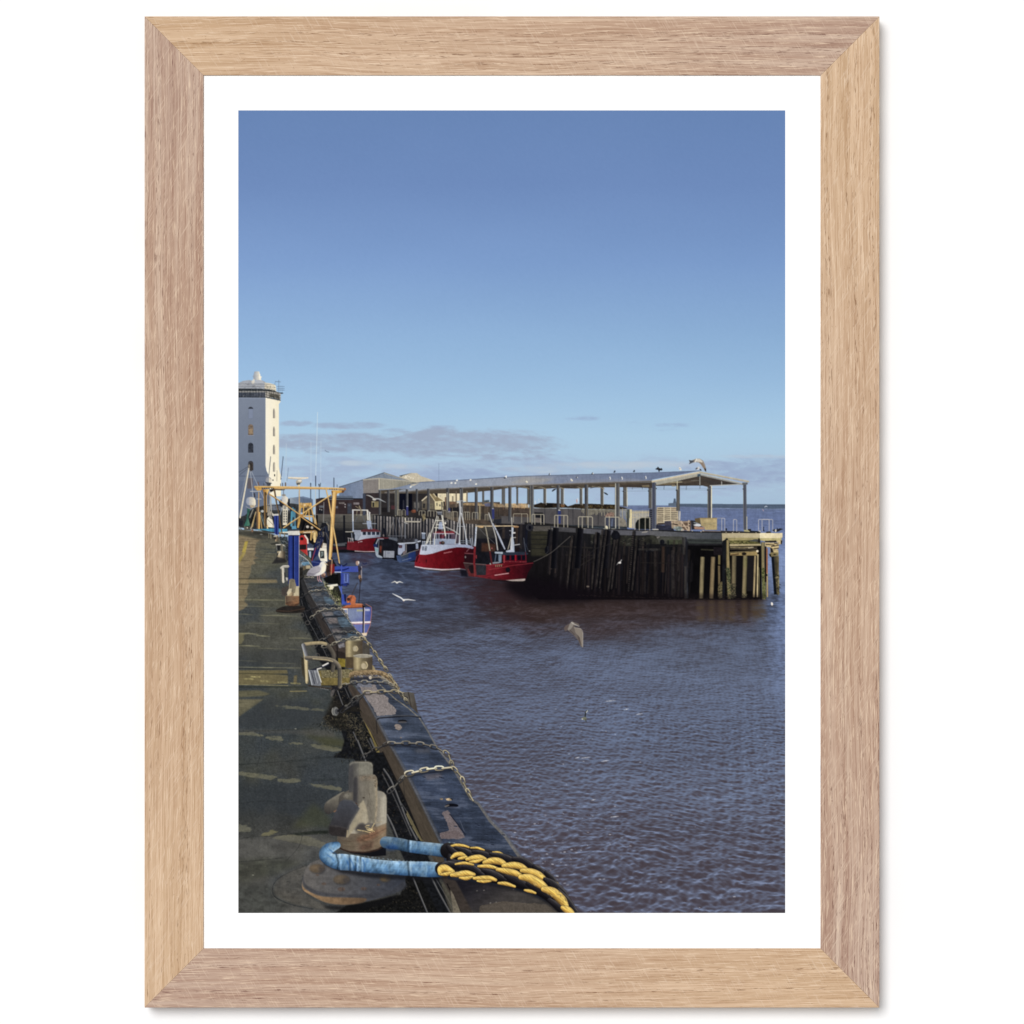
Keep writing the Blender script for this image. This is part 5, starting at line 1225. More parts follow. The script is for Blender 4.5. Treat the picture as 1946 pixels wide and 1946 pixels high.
# white superstructure and domes in the middle
L([(620, 620), (635, 900)], 2.2, (170, 166, 156)); F([(560, 780), (600, 790), (610, 900), (560, 900)], (170, 164, 152)); L([(580, 880), (590, 560)], 1.4, (96, 90, 86)); F([(565, 880), (640, 890), (640, 980), (600, 1000), (560, 960)], (150, 142, 128), n=(.3, 3, 4, 3)); F([(540, 1080), (560, 1010), (600, 980), (640, 1000), (680, 1120), (690, 1190), (540, 1170)], (232, 222, 198), n=(.07, 5, 5, 3)); F([(600, 960), (640, 950), (650, 1040), (600, 1010)], (120, 116, 110), n=(.4, 3, 3, 3)); L([(570, 1040), (660, 1130)], .9, (120, 112, 104)); F([(640, 900), (700, 960), (690, 1000), (650, 960)], (206, 198, 180)); L([(530, 1030), (575, 980)], 2.2, (30, 28, 28)); L([(560, 1150), (570, 1240)], 3, (214, 186, 130)); L([(575, 760), (690, 750)], 1.2, (160, 160, 160))
F([(820, 640), (850, 610), (900, 605), (940, 640), (940, 700), (920, 750), (860, 760), (825, 720)], grad((820, 680), (176, 178, 184), (940, 680), (246, 232, 204))); E(862, 590, 38, 20, (150, 142, 128)); L([(855, 520), (862, 600)], 1.2, (110, 116, 128)); F([(845, 780), (940, 780), (925, 1140), (845, 1140)], (226, 216, 192), n=(.05, 4, 6, 3))
for i in range(5):
    for x_ in (862, 900):
        F([(x_, 870 + i * 48), (x_ + 18, 870 + i * 48), (x_ + 16, 905 + i * 48), (x_, 905 + i * 48)], (46, 50, 58))
L([(820, 830), (960, 850)], 1.4, (196, 192, 180)); L([(830, 850), (780, 980)], 1.1, (180, 186, 190)); L([(920, 760), (900, 800)], 3, (190, 184, 172)); F([(860, 770), (920, 770), (900, 850), (860, 850)], (150, 146, 138))
F([(985, 850), (1075, 850), (1080, 1160), (990, 1160)], (46, 60, 70), n=(.4, 4, 6, 3)); L([(1010, 900), (1000, 1150)], 3.2, (84, 150, 172)); L([(1065, 850), (1070, 1160)], 2.2, (84, 136, 160)); L([(1030, 830), (1040, 980)], 3.6, (74, 128, 150)); L([(1080, 1010), (1010, 1160)], .9, (150, 160, 160)); F([(1010, 1160), (1090, 1150), (1100, 1220), (1010, 1225)], (92, 148, 176)); 
F([(330, 1215), (690, 1200), (930, 1210), (930, 1270), (600, 1280), (440, 1240)], (74, 142, 172), n=(.18, 5, 3, 3)); F([(430, 1225), (700, 1270), (940, 1290), (940, 1320), (500, 1270)], (62, 58, 52), n=(.3, 5, 3, 3)); L([(820, 1275), (945, 1272)], 2.4, (226, 220, 200))
part('printed_fishing_boat', 'green and yellow trawler with an A frame under the gantry')
L([(1180, 740), (1120, 1180)], 2.6, (206, 160, 84)); F([(1160, 740), (1370, 730), (1385, 800), (1150, 830)], (190, 150, 88), n=(.35, 3, 3, 3)); F([(1200, 820), (1380, 830), (1400, 960), (1210, 960)], (66, 56, 44), n=(.5, 3, 4, 3))
for p_ in (((1230, 740), (1220, 1000)), ((1310, 740), (1350, 1180)), ((1350, 740), (1440, 1120)), ((1240, 985), (1400, 985)), ((1360, 740), (1250, 980)), ((1160, 750), (1150, 960)), ((1170, 1010), (1130, 1180)), ((1440, 1010), (1480, 1200))):
    L(list(p_), 1.9, (214, 168, 92), n=(.12, 3, 3, 3))
E(1245, 770, 22, 26, (226, 196, 148)); E(1190, 750, 16, 22, (186, 160, 120)); F([(1290, 780), (1330, 780), (1330, 840), (1290, 840)], (120, 96, 62), n=(.5, 2, 2, 2))
F([(1170, 1000), (1240, 1000), (1500, 1160), (1560, 1300), (1400, 1500), (1160, 1360)], (28, 26, 26), n=(.5, 5, 5, 3)); L([(1255, 1090), (1200, 1290), (1190, 1380)], [7, 6, 5], (14, 14, 16)); L([(1270, 1110), (1180, 1380)], 1.2, (66, 62, 62)); F([(1140, 1250), (1450, 1230), (1440, 1290), (1160, 1290)], (170, 130, 80), n=(.35, 4, 2, 3)); L([(1230, 1275), (1450, 1260)], 1.6, (226, 214, 190)); E(1300, 1170, 28, 26, (196, 186, 172)); E(1380, 1185, 24, 24, (190, 176, 154)); F([(1380, 1280), (1470, 1240), (1490, 1330), (1440, 1440), (1390, 1380)], (170, 142, 92), n=(.5, 3, 4, 3)); L([(1430, 1290), (1430, 1440)], 4, (226, 196, 136)); L([(1370, 1260), (1360, 1410)], 2.4, (206, 166, 100)); F([(1120, 880), (1160, 870), (1160, 1000), (1110, 1170)], (150, 120, 72), a=.5)
F([(1150, 1340), (1200, 1320), (1270, 1330), (1300, 1400), (1310, 1460), (1290, 1500), (1300, 1750), (1160, 1620)], (176, 50, 48), n=(.1, 5, 8, 3)); F([(1150, 1500), (1275, 1495), (1275, 1590), (1155, 1590)], (34, 26, 28)); L([(1250, 1330), (1300, 1400), (1305, 1470)], 3, (230, 214, 200)); L([(1150, 1600), (1220, 1650), (1290, 1740), (1360, 1900)], 1.3, (222, 210, 196)); L([(1280, 1590), (1300, 1740)], 2, (196, 80, 72)); E(1195, 1390, 30, 30, (30, 20, 22), n=(.4, 3, 3, 3))
F([(1300, 1560), (1540, 1560), (1540, 1600), (1300, 1600)], (230, 226, 216)); F([(1310, 1600), (1400, 1600), (1400, 1790), (1310, 1780)], (36, 38, 44)); F([(1330, 1620), (1365, 1620), (1362, 1740), (1328, 1740)], (150, 176, 190)); F([(1290, 1510), (1420, 1500), (1400, 1560), (1290, 1560)], (70, 78, 96), n=(.3, 4, 3, 3))
F([(1500, 1560), (1650, 1560), (1665, 1810), (1540, 1800), (1500, 1700)], (234, 226, 206)); F([(1525, 1610), (1605, 1610), (1608, 1750), (1530, 1750)], (34, 38, 42)); F([(1540, 1625), (1590, 1625), (1590, 1690), (1545, 1735)], (112, 122, 118), n=(.4, 3, 3, 3)); F([(1560, 1460), (1650, 1480), (1650, 1560), (1560, 1560)], (196, 188, 172), n=(.3, 4, 3, 3))
F([(1540, 1380), (1600, 1420), (1560, 1560), (1520, 1520)], (90, 74, 60), n=(.5, 3, 3, 3))
# dark blue net drum and wrapped net
F([(1570, 1080), (1640, 1070), (1665, 1130), (1630, 1260), (1600, 1400), (1540, 1530), (1500, 1660), (1390, 1790), (1390, 1700), (1430, 1500), (1500, 1280)], grad((1600, 1150), (26, 27, 32), (1450, 1600), (30, 38, 84), ), n=(.35, 4, 7, 3, 20)); litter([(1560, 1120), (1640, 1150), (1600, 1380), (1480, 1600), (1440, 1560), (1500, 1300)], 60, 2, 6, (.6, 1.2), [(96, 96, 92), (14, 14, 18), (66, 74, 100), (150, 132, 104)], ang=(105, 25))
L([(1640, 1180), (1680, 1420), (1700, 1650), (1705, 1780)], [5, 6, 6, 5], [(44, 50, 66), (26, 30, 44), (60, 66, 84)]); L([(1600, 720), (1590, 1090)], 1, (150, 150, 150)); L([(1580, 1085), (1660, 1090)], 2, (96, 96, 92), n=(.4, 3, 2, 2)); L([(1650, 1110), (1690, 1150), (1690, 1240)], 1.6, (150, 140, 120)); L([(1450, 1560), (1380, 1790)], 1.6, (150, 60, 64)); L([(1640, 1280), (1690, 1400)], 1.4, (96, 88, 80))
F([(1370, 1800), (1520, 1780), (1560, 1830), (1540, 1900), (1390, 1900)], (34, 44, 96), n=(.2, 5, 3, 3)); L([(1380, 1810), (1510, 1830)], 2, (84, 96, 140), a=.7)
part('printed_gantry', 'yellow steel beam trawl gantry spanning the quay berth')
mast = (206, 206, 204)
for p_, w_, c_ in ((((910, -350), (900, 380)), .8, (190, 205, 215)), (((950, 90), (920, 330)), .8, (110, 124, 144)), (((852, -116), (810, 300)), 1.3, (66, 76, 92)), (((622, -116), (590, 220)), 1.2, (80, 82, 90)), (((740, 140), (735, 330)), 1.0, (150, 144, 130)), (((1484, -932), (1466, -300), (1448, 250)), 1.1, (206, 222, 230)), (((1448, 240), (1448, 420)), 1.9, (62, 72, 90)), (((1362, -393), (1362, 380)), .7, (196, 212, 224)), (((1546, -393), (1540, 390)), .7, (196, 212, 224)), (((1357, 370), (1357, 660)), 1.6, (62, 72, 90)), (((1513, 390), (1513, 650)), 1.4, (62, 72, 90)), (((1540, 370), (1530, 430)), 1.2, (52, 58, 70)), (((1783, 275), (1783, 440)), 1.7, (62, 72, 90)), (((1843, 400), (1843, 440)), 1, (62, 72, 90)), (((1448, 480), (1440, 1100)), 1.3, (196, 196, 190)), (((860, 500), (862, 580)), 1, (120, 130, 146)), (((840, 370), (842, 430)), 1.4, (60, 62, 70)), (((895, 365), (895, 420)), 2.2, (96, 74, 56)), (((805, 380), (806, 430)), 1.2, (70, 70, 76)), (((500, 380), (500, 430)), 1.6, (60, 66, 80)), (((515, 350), (515, 420)), 1, (150, 156, 166))):
    L(list(p_), w_, c_, a=.9)
E(1508, 400, 9, 16, (50, 54, 62)); E(1357, 385, 8, 16, (54, 60, 70)); E(825, 262, 10, 8, (226, 226, 222))
E(585, 320, 55, 62, (150, 152, 158)); F([(590, 262), (635, 300), (640, 350), (590, 375)], (226, 214, 190)); F([(540, 355), (630, 370), (620, 420), (560, 420)], (66, 70, 78), n=(.4, 3, 2, 3)); L([(525, 355), (640, 372)], 1.2, (60, 64, 72))
E(695, 225, 10, 22, (30, 30, 32)); E(665, 315, 9, 16, (44, 42, 44)); L([(690, 0), (690, 150)], 2.6, (180, 172, 156)); 
F([(940, 255), (1200, 262), (1320, 262), (1310, 285), (1180, 300), (945, 285)], (230, 218, 196)); L([(942, 284), (1180, 298)], 1.2, (170, 160, 146)); F([(1095, 320), (1130, 305), (1190, 310), (1200, 345), (1170, 380), (1100, 385), (1085, 350)], (176, 168, 152), n=(.25, 3, 3, 3)); E(1160, 325, 34, 20, (236, 226, 206)); F([(1095, 370), (1170, 370), (1150, 410), (1100, 400)], (84, 84, 84), n=(.4, 3, 2, 3)); F([(1125, 395), (1160, 395), (1155, 430), (1125, 430)], (226, 206, 160))
gold = [(222, 186, 118), (206, 164, 94), (150, 112, 62)]
L([(335, 440), (500, 440), (700, 445)], 3.8, gold, n=(.12, 4, 2, 3)); L([(690, 452), (1100, 455), (1600, 465), (1932, 475), (1990, 480)], [5.6, 5, 4.2, 3.6, 3.6], [(230, 192, 128), (212, 170, 104), (160, 120, 70)], n=(.07, 6, 2, 4)); F([(330, 450), (480, 450), (450, 500), (380, 510), (345, 480)], (196, 152, 82), n=(.2, 3, 2, 3))
for x_ in (470, 510, 550, 595, 640, 670):
    E(x_, 462, 12, 9, (52, 38, 26))
for x_ in (1708, 1750, 1790, 1832):
    E(x_, 480, 10, 8, (60, 42, 28))
E(1985, 480, 16, 26, (150, 96, 66)); F([(690, 480), (890, 486), (870, 500), (700, 498)], (44, 36, 32))
F([(470, 480), (600, 480), (575, 540), (548, 610), (520, 610), (495, 560)], grad((480, 540), (150, 104, 52), (590, 540), (238, 198, 118))); L([(520, 560), (525, 900), (530, 1150)], [6, 5.2, 4.8], [(66, 52, 40), (84, 68, 50), (170, 130, 74)]); L([(545, 600), (548, 900)], 1.6, (206, 166, 104)); F([(600, 485), (690, 470), (680, 510), (620, 540)], (30, 28, 32))
L([(690, 490), (730, 740), (770, 900), (830, 1290)], [3.2, 2.6, 2.2, 2.2], [(58, 48, 42), (84, 68, 52), (150, 118, 72)])
F([(1740, 500), (1932, 500), (1932, 540), (1850, 560), (1825, 610), (1770, 610), (1760, 560)], (214, 164, 82), n=(.1, 4, 4, 3)); F([(1735, 510), (1770, 530), (1780, 610), (1750, 600)], (120, 82, 46)); F([(1930, 500), (1985, 500), (1960, 545), (1920, 550)], (120, 80, 46), n=(.3, 3, 3, 3))
L([(1797, 560), (1765, 1000), (1740, 1400), (1715, 1750)], [8, 7.2, 6.6, 6], [(150, 108, 60), (214, 172, 104), (240, 203, 136), (200, 160, 96)], n=(.05, 4, 9, 3))
L([(1640, 480), (1700, 750), (1765, 1150), (1830, 1500), (1885, 1840)], [2.2, 2.6, 3, 2.8, 2.2], [(206, 168, 104), (232, 196, 130), (160, 120, 70)])
L([(600, 572), (800, 700), (1170, 960)], 2.6, [(240, 206, 140), (190, 150, 92), (110, 82, 54)]); L([(1210, 1010), (1370, 1120), (1525, 1225)], 2.4, [(240, 206, 140), (200, 158, 96), (130, 96, 58)]); L([(1725, 590), (1400, 800), (1220, 925)], 2.6, [(130, 96, 58), (226, 186, 116), (244, 212, 150)]); L([(1165, 985), (1000, 1090), (860, 1190)], 2.4, [(130, 96, 58), (222, 182, 112), (240, 206, 144)])
E(1190, 970, 34, 34, (176, 128, 70), n=(.3, 3, 3, 3)); L([(1150, 480), (1148, 940)], 1.6, (206, 166, 110)); L([(1132, 520), (1140, 900)], .9, (150, 150, 150), a=.6)
# blue work boat alongside the near quay
part('printed_work_boat', 'blue work boat alongside the near quay with a blue A frame and white stripe')
at(540, 1050, 200)
F([(790, 170), (900, 150), (960, 250), (930, 420), (860, 480), (780, 420), (760, 300)], (58, 44, 40), n=(.5, 4, 5, 3)); F([(850, 220), (920, 210), (925, 350), (860, 400), (840, 320)], (122, 30, 34), n=(.12, 4, 5, 3)); L([(870, 100), (950, 240)], 2.2, (26, 26, 30)); L([(880, 130), (860, 460)], 1.6, (190, 150, 112)); E(720, 420, 44, 44, (110, 84, 74), n=(.5, 3, 3, 3)); E(740, 400, 22, 28, (206, 164, 142), a=.7)
F([(720, 470), (900, 400), (1030, 390), (1040, 600), (760, 560)], (16, 17, 18), n=(.4, 4, 4, 3)); F([(940, 365), (1030, 370), (1050, 450), (1040, 620), (1010, 620), (990, 400)], (26, 26, 28))
F([(930, 255), (1360, 252), (1365, 360), (930, 355)], grad((930, 300), (54, 76, 168), (1365, 300), (68, 82, 158)), n=(.06, 8, 4, 3)); L([(995, 205), (1040, 240), (1100, 245), (1150, 210)], 2.6, (26, 32, 70)); L([(940, 330), (1100, 320), (1180, 290)], 2.6, (22, 34, 96)); L([(1055, 240), (1050, 610), (1060, 960)], [2, 2.4, 2.2], (70, 88, 176)); F([(1040, 380), (1090, 380), (1090, 600), (1050, 620)], (52, 68, 150)); F([(1090, 370), (1195, 380), (1195, 580), (1090, 590)], (74, 90, 156), n=(.06, 4, 6, 3)); F([(1110, 400), (1170, 400), (1170, 550), (1110, 550)], (110, 128, 186)); L([(1135, 400), (1135, 530)], 2.2, (40, 46, 96)); L([(1050, 600), (1150, 575), (1180, 580)], 3, (26, 34, 80)); F([(1080, 580), (1160, 575), (1160, 620), (1080, 610)], (36, 50, 120)); L([(930, 362), (1040, 362)], 1.6, (214, 218, 232)); L([(1010, 620), (1060, 760), (1070, 950)], 1.8, (84, 104, 176)); L([(1160, 590), (1150, 620)], 2, (40, 46, 80))
L([(1370, 260), (1400, 540)], 3.6, (50, 44, 54), n=(.5, 3, 4, 3)); L([(1420, 260), (1420, 500)], 1.6, (170, 160, 160)); E(1390, 450, 26, 40, (150, 112, 84), n=(.5, 3, 3, 3)); E(1400, 300, 22, 30, (44, 40, 52)); L([(1400, 520), (1370, 950)], 1.5, (40, 38, 46)); L([(1345, 560), (1260, 740), (1200, 880)], 1.5, (58, 54, 58)); E(1405, 500, 20, 40, (70, 56, 50), n=(.5, 2, 3, 3))
F([(700, 560), (990, 600), (1050, 760), (1060, 960), (960, 900), (780, 640)], (40, 40, 34), n=(.5, 4, 4, 3)); F([(780, 600), (980, 575), (990, 610), (810, 640)], (232, 226, 206)); F([(820, 630), (920, 625), (890, 680), (820, 680)], (236, 226, 196)); litter([(760, 640), (1000, 680), (1060, 980), (960, 960)], 60, 2, 6, (.7, 1.3), [(90, 96, 62), (22, 22, 22), (150, 140, 104), (120, 126, 84)])
F([(1060, 770), (1140, 770), (1150, 960), (1060, 950)], (58, 78, 166), n=(.15, 3, 5, 3)); F([(1095, 765), (1135, 765), (1140, 900), (1110, 900)], (24, 28, 60)); F([(1140, 850), (1200, 780), (1290, 790), (1320, 840), (1300, 960), (1180, 960), (1150, 920)], (190, 108, 72), n=(.12, 4, 4, 3)); F([(1200, 830), (1260, 780), (1230, 880), (1200, 950)], (96, 52, 40), a=.7); E(1180, 860, 30, 30, (70, 44, 40), n=(.4, 3, 3, 3)); F([(1140, 930), (1220, 920), (1220, 970), (1140, 970)], (62, 78, 150))
F([(1060, 1010), (1160, 965), (1440, 945), (1470, 990), (1440, 1015), (1100, 1030)], (176, 98, 60), n=(.12, 6, 3, 3)); L([(1080, 1020), (1440, 1005)], 1.4, (104, 56, 38)); F([(1300, 930), (1430, 940), (1420, 965), (1310, 955)], (190, 124, 92)); F([(1430, 960), (1500, 1000), (1440, 1012)], (26, 22, 26))
F([(1085, 1035), (1470, 1012), (1610, 1000), (1595, 1200), (1570, 1360), (1510, 1500), (1440, 1500), (1330, 1420), (1200, 1230)], grad((1150, 1150), (124, 134, 162), (1440, 1150), (98, 108, 158), ((1600, 1150), (70, 82, 148))), n=(.05, 8, 5, 3)); F([(1160, 1050), (1440, 1030), (1440, 1200), (1180, 1220)], (134, 146, 172), a=.5, blur=4, idw=False)
F([(1250, 1310), (1440, 1300), (1440, 1470), (1330, 1420)], (104, 112, 172), a=.8, blur=1, idw=False); L([(1230, 1290), (1440, 1283), (1580, 1278)], 3.2, (240, 226, 222)); L([(1235, 1315), (1440, 1310), (1570, 1305)], 1.2, (190, 122, 104))
L([(1456, 1010), (1452, 1500)], 2.6, (22, 20, 30)); L([(1475, 1015), (1468, 1490)], 1.2, (226, 206, 196)); F([(1415, 1480), (1530, 1470), (1510, 1530), (1450, 1530)], (226, 204, 176)); L([(1500, 945), (1600, 1000), (1605, 1110), (1580, 1330), (1520, 1480)], 1.1, (190, 120, 104), a=.9); L([(1160, 1030), (1165, 1200)], 1.2, (222, 208, 196)); L([(1090, 1040), (1150, 1040)], 2.2, (232, 220, 206))
for i, c_ in enumerate(((178, 178, 130), (178, 178, 130), (178, 178, 130), (178, 178, 130))):
    x_ = 1340 + i * 28
    L([(x_, 1050), (x_ + 2, 1078)], 1.5, c_, a=.8); L([(x_ + 12, 1048), (x_ + 12, 1078)], 1.2, c_, a=.8); L([(x_, 1064), (x_ + 12, 1062)], 1, c_, a=.7)
for i in range(4):
    x_ = 1490 + i * 22
    L([(x_, 1040), (x_ + 2, 1070)], 1.4, (206, 206, 214), a=.85); L([(x_ + 10, 1042), (x_ + 10, 1068)], 1.1, (206, 206, 214), a=.7)
# ---- the near quay ------------------------------------------------------------------------------------
part('printed_quay_deck', 'shaded concrete quay with low sun streaks across it')
raw()
deck = [(453, 1006), (500, 1010), (545, 1026), (590, 1060), (600, 1110), (622, 1180), (650, 1240), (700, 1360), (760, 1500), (860, 1660), (900, 1735), (453, 1735)]
def deckcol(x, y):
    f = np.clip((y - 1010) / 720, 0, 1)
    base = np.stack([np.interp(f, [0, .1, .3, .5, .75, 1], v) for v in ((98, 88, 76, 70, 63, 66), (95, 87, 76, 72, 64, 65), (82, 76, 69, 69, 62, 62))], -1)
    u, v = (x - 453), np.log(np.maximum(y - 960, 20)) * 100
    n1 = fbm(u / 46, v / 9, 101, 4); n2 = fbm(u / 9, v / 3.2, 102, 4); n3 = fbm(u / 110, v / 26, 103, 3)
    moss = sstep(.0, .5, n3 + .25 * n1 + .2)
    base = base * (1 + .13 * n1 + .10 * n2)[..., None]
    base = base * (1 - .22 * moss[..., None]) + np.array([60, 62, 46], np.float32) * .22 * moss[..., None]
    hb = sstep(-.1, .5, fbm(u / 80, v / 16, 107, 3) + .6 * np.exp(-((y - 1515) / 45) ** 2) + .4 * np.exp(-((y - 1360) / 60) ** 2) - .5 * np.exp(-((y - 1590) / 40) ** 2))[..., None]
    base = base * (1 - .5 * hb) + np.array([50, 58, 68], np.float32) * .5 * hb
    grey = sstep(.15, .5, fbm(u / 70, v / 12, 105, 3))[..., None]
    return base * (1 - .3 * grey) + np.array([82, 82, 80], np.float32) * .3 * grey + (fbm(x / 1.6, y / 1.2, 104, 2) * 11 + fbm(x / 4, y / 2, 106, 2) * 6)[..., None]
F(deck, deckcol)
def sunlit(pts, a=.9, blur=1.2, c=(134, 122, 92)):
    F(pts, lambda x, y: np.array(c, np.float32) * (1 + .12 * fbm(x / 14, y / 2.5, 111, 3) + .08 * fbm(x / 3, y / 2, 113, 2))[..., None], a=a, blur=blur, idw=False)
at(450, 880, 200)
sunlit([(30, 1330), (240, 1370), (440, 1400), (360, 1470), (350, 1530), (330, 1610), (360, 1640), (300, 1690), (400, 1740), (300, 1780), (350, 1840), (260, 1880), (240, 1932), (30, 1932)], c=(138, 122, 96), blur=1.2)
sunlit([(30, 1300), (200, 1330), (300, 1370), (30, 1360)], a=.4)
for y_ in (1395, 1440, 1490, 1545, 1600, 1660, 1720, 1780, 1850):
    L([(30, y_), (420, y_ + 12)], .9, (84, 76, 62), a=.7, n=(.5, 6, 2, y_))
F([(150, 1440), (210, 1432), (160, 1640), (90, 1800), (30, 1900), (30, 1780), (100, 1620)], (176, 156, 72), a=.85, n=(.15, 6, 3, 3))
for y_, x0_, x1_ in ((1610, 480, 700), (1660, 480, 740), (1545, 560, 700), (1750, 380, 640), (1810, 330, 700), (1700, 380, 700)):
    L([(x0_, y_), (x1_, y_ + 8)], 1.6, (112, 110, 88), a=.5, blur=1, n=(.4, 8, 2, y_))
F([(30, 1270), (440, 1250), (690, 1330), (700, 1400), (420, 1400), (250, 1350), (30, 1310)], (56, 56, 52), a=.7, blur=3, n=(.3, 9, 3, 3), idw=False)
F([(250, 1250), (600, 1280), (720, 1330), (580, 1340), (330, 1290)], (44, 42, 38), a=.7, blur=2, idw=False); E(450, 1310, 26, 10, (150, 150, 144), a=.8)
at(450, 1050, 400)
sunlit([(14, 0), (175, 0), (150, 60), (130, 120), (130, 180), (105, 240), (110, 300), (95, 340), (100, 390), (75, 420), (70, 450), (105, 480), (60, 520), (14, 540)], c=(128, 114, 88))
for y_ in (70, 135, 180, 242, 290, 340, 390, 450, 500):
    L([(14, y_), (120, y_ + 4)], 1.0, (72, 66, 54), a=.6, n=(.5, 6, 2, y_))
F([(14, 110), (14, 60), (60, 0), (85, 0)], (176, 156, 72), a=.5, blur=1, idw=False)
sunlit([(14, 250), (260, 248), (365, 250), (375, 278), (260, 282), (14, 276)], c=(140, 124, 92), a=.8)
L([(14, 242), (370, 236)], 1.2, (60, 56, 44), a=.8); L([(14, 292), (390, 290)], 1.1, (60, 60, 46), a=.7)
for y_, x0_, x1_, w_, a_ in ((430, 14, 430, 2.6, .6), (490, 14, 300, 2, .4), (565, 14, 150, 1.8, .55), (578, 220, 560, 2.2, .6), (648, 90, 400, 1.6, .4), (745, 14, 200, 3, .8), (762, 180, 305, 2.6, .75), (785, 480, 690, 2.2, .65), (855, 14, 210, 2.6, .7), (878, 200, 420, 1.8, .6), (885, 440, 590, 2.0, .6), (990, 14, 190, 2.2, .5), (1012, 270, 540, 2.8, .5), (1052, 14, 590, 2.2, .85)):
    L([(x0_, y_), ((x0_ + x1_) / 2, y_ + RNG.uniform(-3, 6)), (x1_, y_ + 8)], [w_ * .5, w_, w_ * .4], (136, 132, 104), a=a_, blur=.8, n=(.3, 9, 2, y_), idw=False)
sunlit([(14, 740), (80, 738), (60, 780), (70, 800), (40, 840), (14, 840)], c=(118, 112, 84), a=.8)
sunlit([(14, 1082), (460, 1078), (470, 1110), (330, 1114), (470, 1130), (470, 1200), (330, 1210), (14, 1215)], c=(112, 102, 72), a=.92)
sunlit([(525, 1130), (555, 1125), (550, 1205), (520, 1205)], c=(112, 100, 70), a=.8, blur=.8)
L([(14, 1110), (470, 1118)], 1.4, (52, 52, 40), a=.7); L([(14, 1212), (470, 1222)], 1.6, (146, 136, 96), a=.7, n=(.4, 9, 2, 3)); L([(14, 1235), (640, 1235)], 2.6, (42, 46, 40), a=.6, blur=1, idw=False); L([(14, 1065), (460, 1070)], 1.4, (44, 44, 42), a=.7)
for x_, y_ in ((110, 1160), (260, 1180), (420, 1192), (170, 1140), (540, 1200)):
    L([(x_ - 40, y_), (x_ + 40, y_ + 4)], 3, (158, 148, 100), a=.6, n=(.6, 4, 2, 7), idw=False)
sunlit([(14, 1270), (200, 1264), (310, 1298), (240, 1318), (14, 1330)], c=(104, 98, 72), a=.75, blur=2); sunlit([(14, 1350), (250, 1345), (14, 1512)], c=(104, 98, 76), a=.85, blur=1.6); L([(490, 1275), (640, 1272)], 2, (140, 128, 88), a=.8)
sunlit([(14, 1340), (200, 1350), (120, 1420), (14, 1420)], c=(112, 106, 84), a=.4, blur=2)
F([(300, 1320), (14, 1530), (14, 1600), (860, 1600), (860, 1480), (600, 1370)], (54, 57, 60), a=.5, blur=8, idw=False)
F([(14, 900), (600, 880), (600, 1040), (14, 1040)], (54, 57, 60), a=.45, blur=8, idw=False)
at(450, 1340, 400)
def worn(pts, seed, c=(114, 111, 90), a=.72):
    P = pt(pts); r = cover(P, 4); y0, y1, x0, x1, m = r
    yy_, xx_ = np.mgrid[y0:y1, x0:x1].astype(np.float32)
    m = box(m, 2.6) + .75 * fbm(xx_ / 8, yy_ / 2.6, seed, 4)
    put(y0, y1, x0, x1, sstep(.30, .78, m), c, a, False, (.1, 6, 3, seed))
worn([(14, 248), (120, 248), (250, 268), (250, 292), (120, 282), (14, 275)], 201); worn([(265, 285), (400, 290), (450, 330), (340, 325), (270, 312)], 202); worn([(460, 338), (610, 350), (620, 365), (480, 355)], 203); worn([(650, 362), (740, 360), (1030, 410), (1020, 425), (880, 425), (700, 390)], 204)
worn([(320, 0), (500, 8), (800, 40), (900, 55), (600, 45), (420, 22)], 205, a=.6); worn([(14, 610), (250, 632), (400, 660), (310, 690), (150, 668), (14, 640)], 206); worn([(360, 670), (560, 680), (600, 700), (520, 718), (380, 700)], 207); worn([(630, 725), (800, 725), (960, 760), (960, 790), (800, 770)], 208)
worn([(14, 1090), (80, 1100), (150, 1140), (130, 1165), (14, 1165)], 209, (110, 108, 92), .75); worn([(210, 1195), (310, 1145), (390, 1165), (330, 1185), (240, 1205)], 210, (120, 114, 82)); worn([(280, 1215), (440, 1192), (640, 1200), (820, 1265), (800, 1310), (600, 1280), (400, 1240)], 211, (118, 114, 88))
F([(14, 1230), (300, 1205), (600, 1190), (850, 1200), (920, 1300), (840, 1420), (620, 1450), (360, 1590), (330, 1720), (500, 1830), (1000, 1900), (14, 1920)], (92, 90, 86), a=.55, blur=7, n=(.3, 20, 10, 5), idw=False)
for y_, x0_, x1_ in ((545, 14, 120), (520, 460, 640), (570, 560, 640), (490, 640, 900), (690, 700, 960)):
    L([(x0_, y_), (x1_, y_ - 12)], 3, (38, 42, 42), a=.5, blur=2, n=(.5, 9, 2, y_), idw=False)
F([(500, 1180), (700, 1155), (840, 1150), (840, 1180), (560, 1195)], (34, 38, 32), a=.8, blur=1.5, n=(.5, 6, 2, 3), idw=False)
F([(14, 225), (500, 232), (900, 220), (900, 300), (500, 260), (14, 250)], (96, 90, 82), a=.35, blur=4, idw=False); L([(14, 240), (300, 236), (700, 215)], 1, (46, 46, 40), a=.6)
F([(14, 700), (800, 780), (840, 1000), (500, 1080), (14, 1080)], (48, 51, 53), a=.4, blur=14, idw=False); F([(620, 270), (1020, 320), (1030, 400), (820, 380)], (74, 72, 36), a=.4, blur=6, idw=False); F([(700, 900), (830, 1000), (900, 1120), (500, 1130)], (72, 74, 44), a=.4, blur=9, idw=False)
F([(14, 1420), (360, 1400), (620, 1440), (340, 1560), (14, 1640)], (58, 60, 48), a=.45, blur=9, n=(.5, 12, 7, 8), idw=False); F([(14, 1640), (330, 1650), (520, 1840), (400, 1910), (14, 1910)], (56, 59, 56), a=.45, blur=9, n=(.6, 9, 6, 5), idw=False)
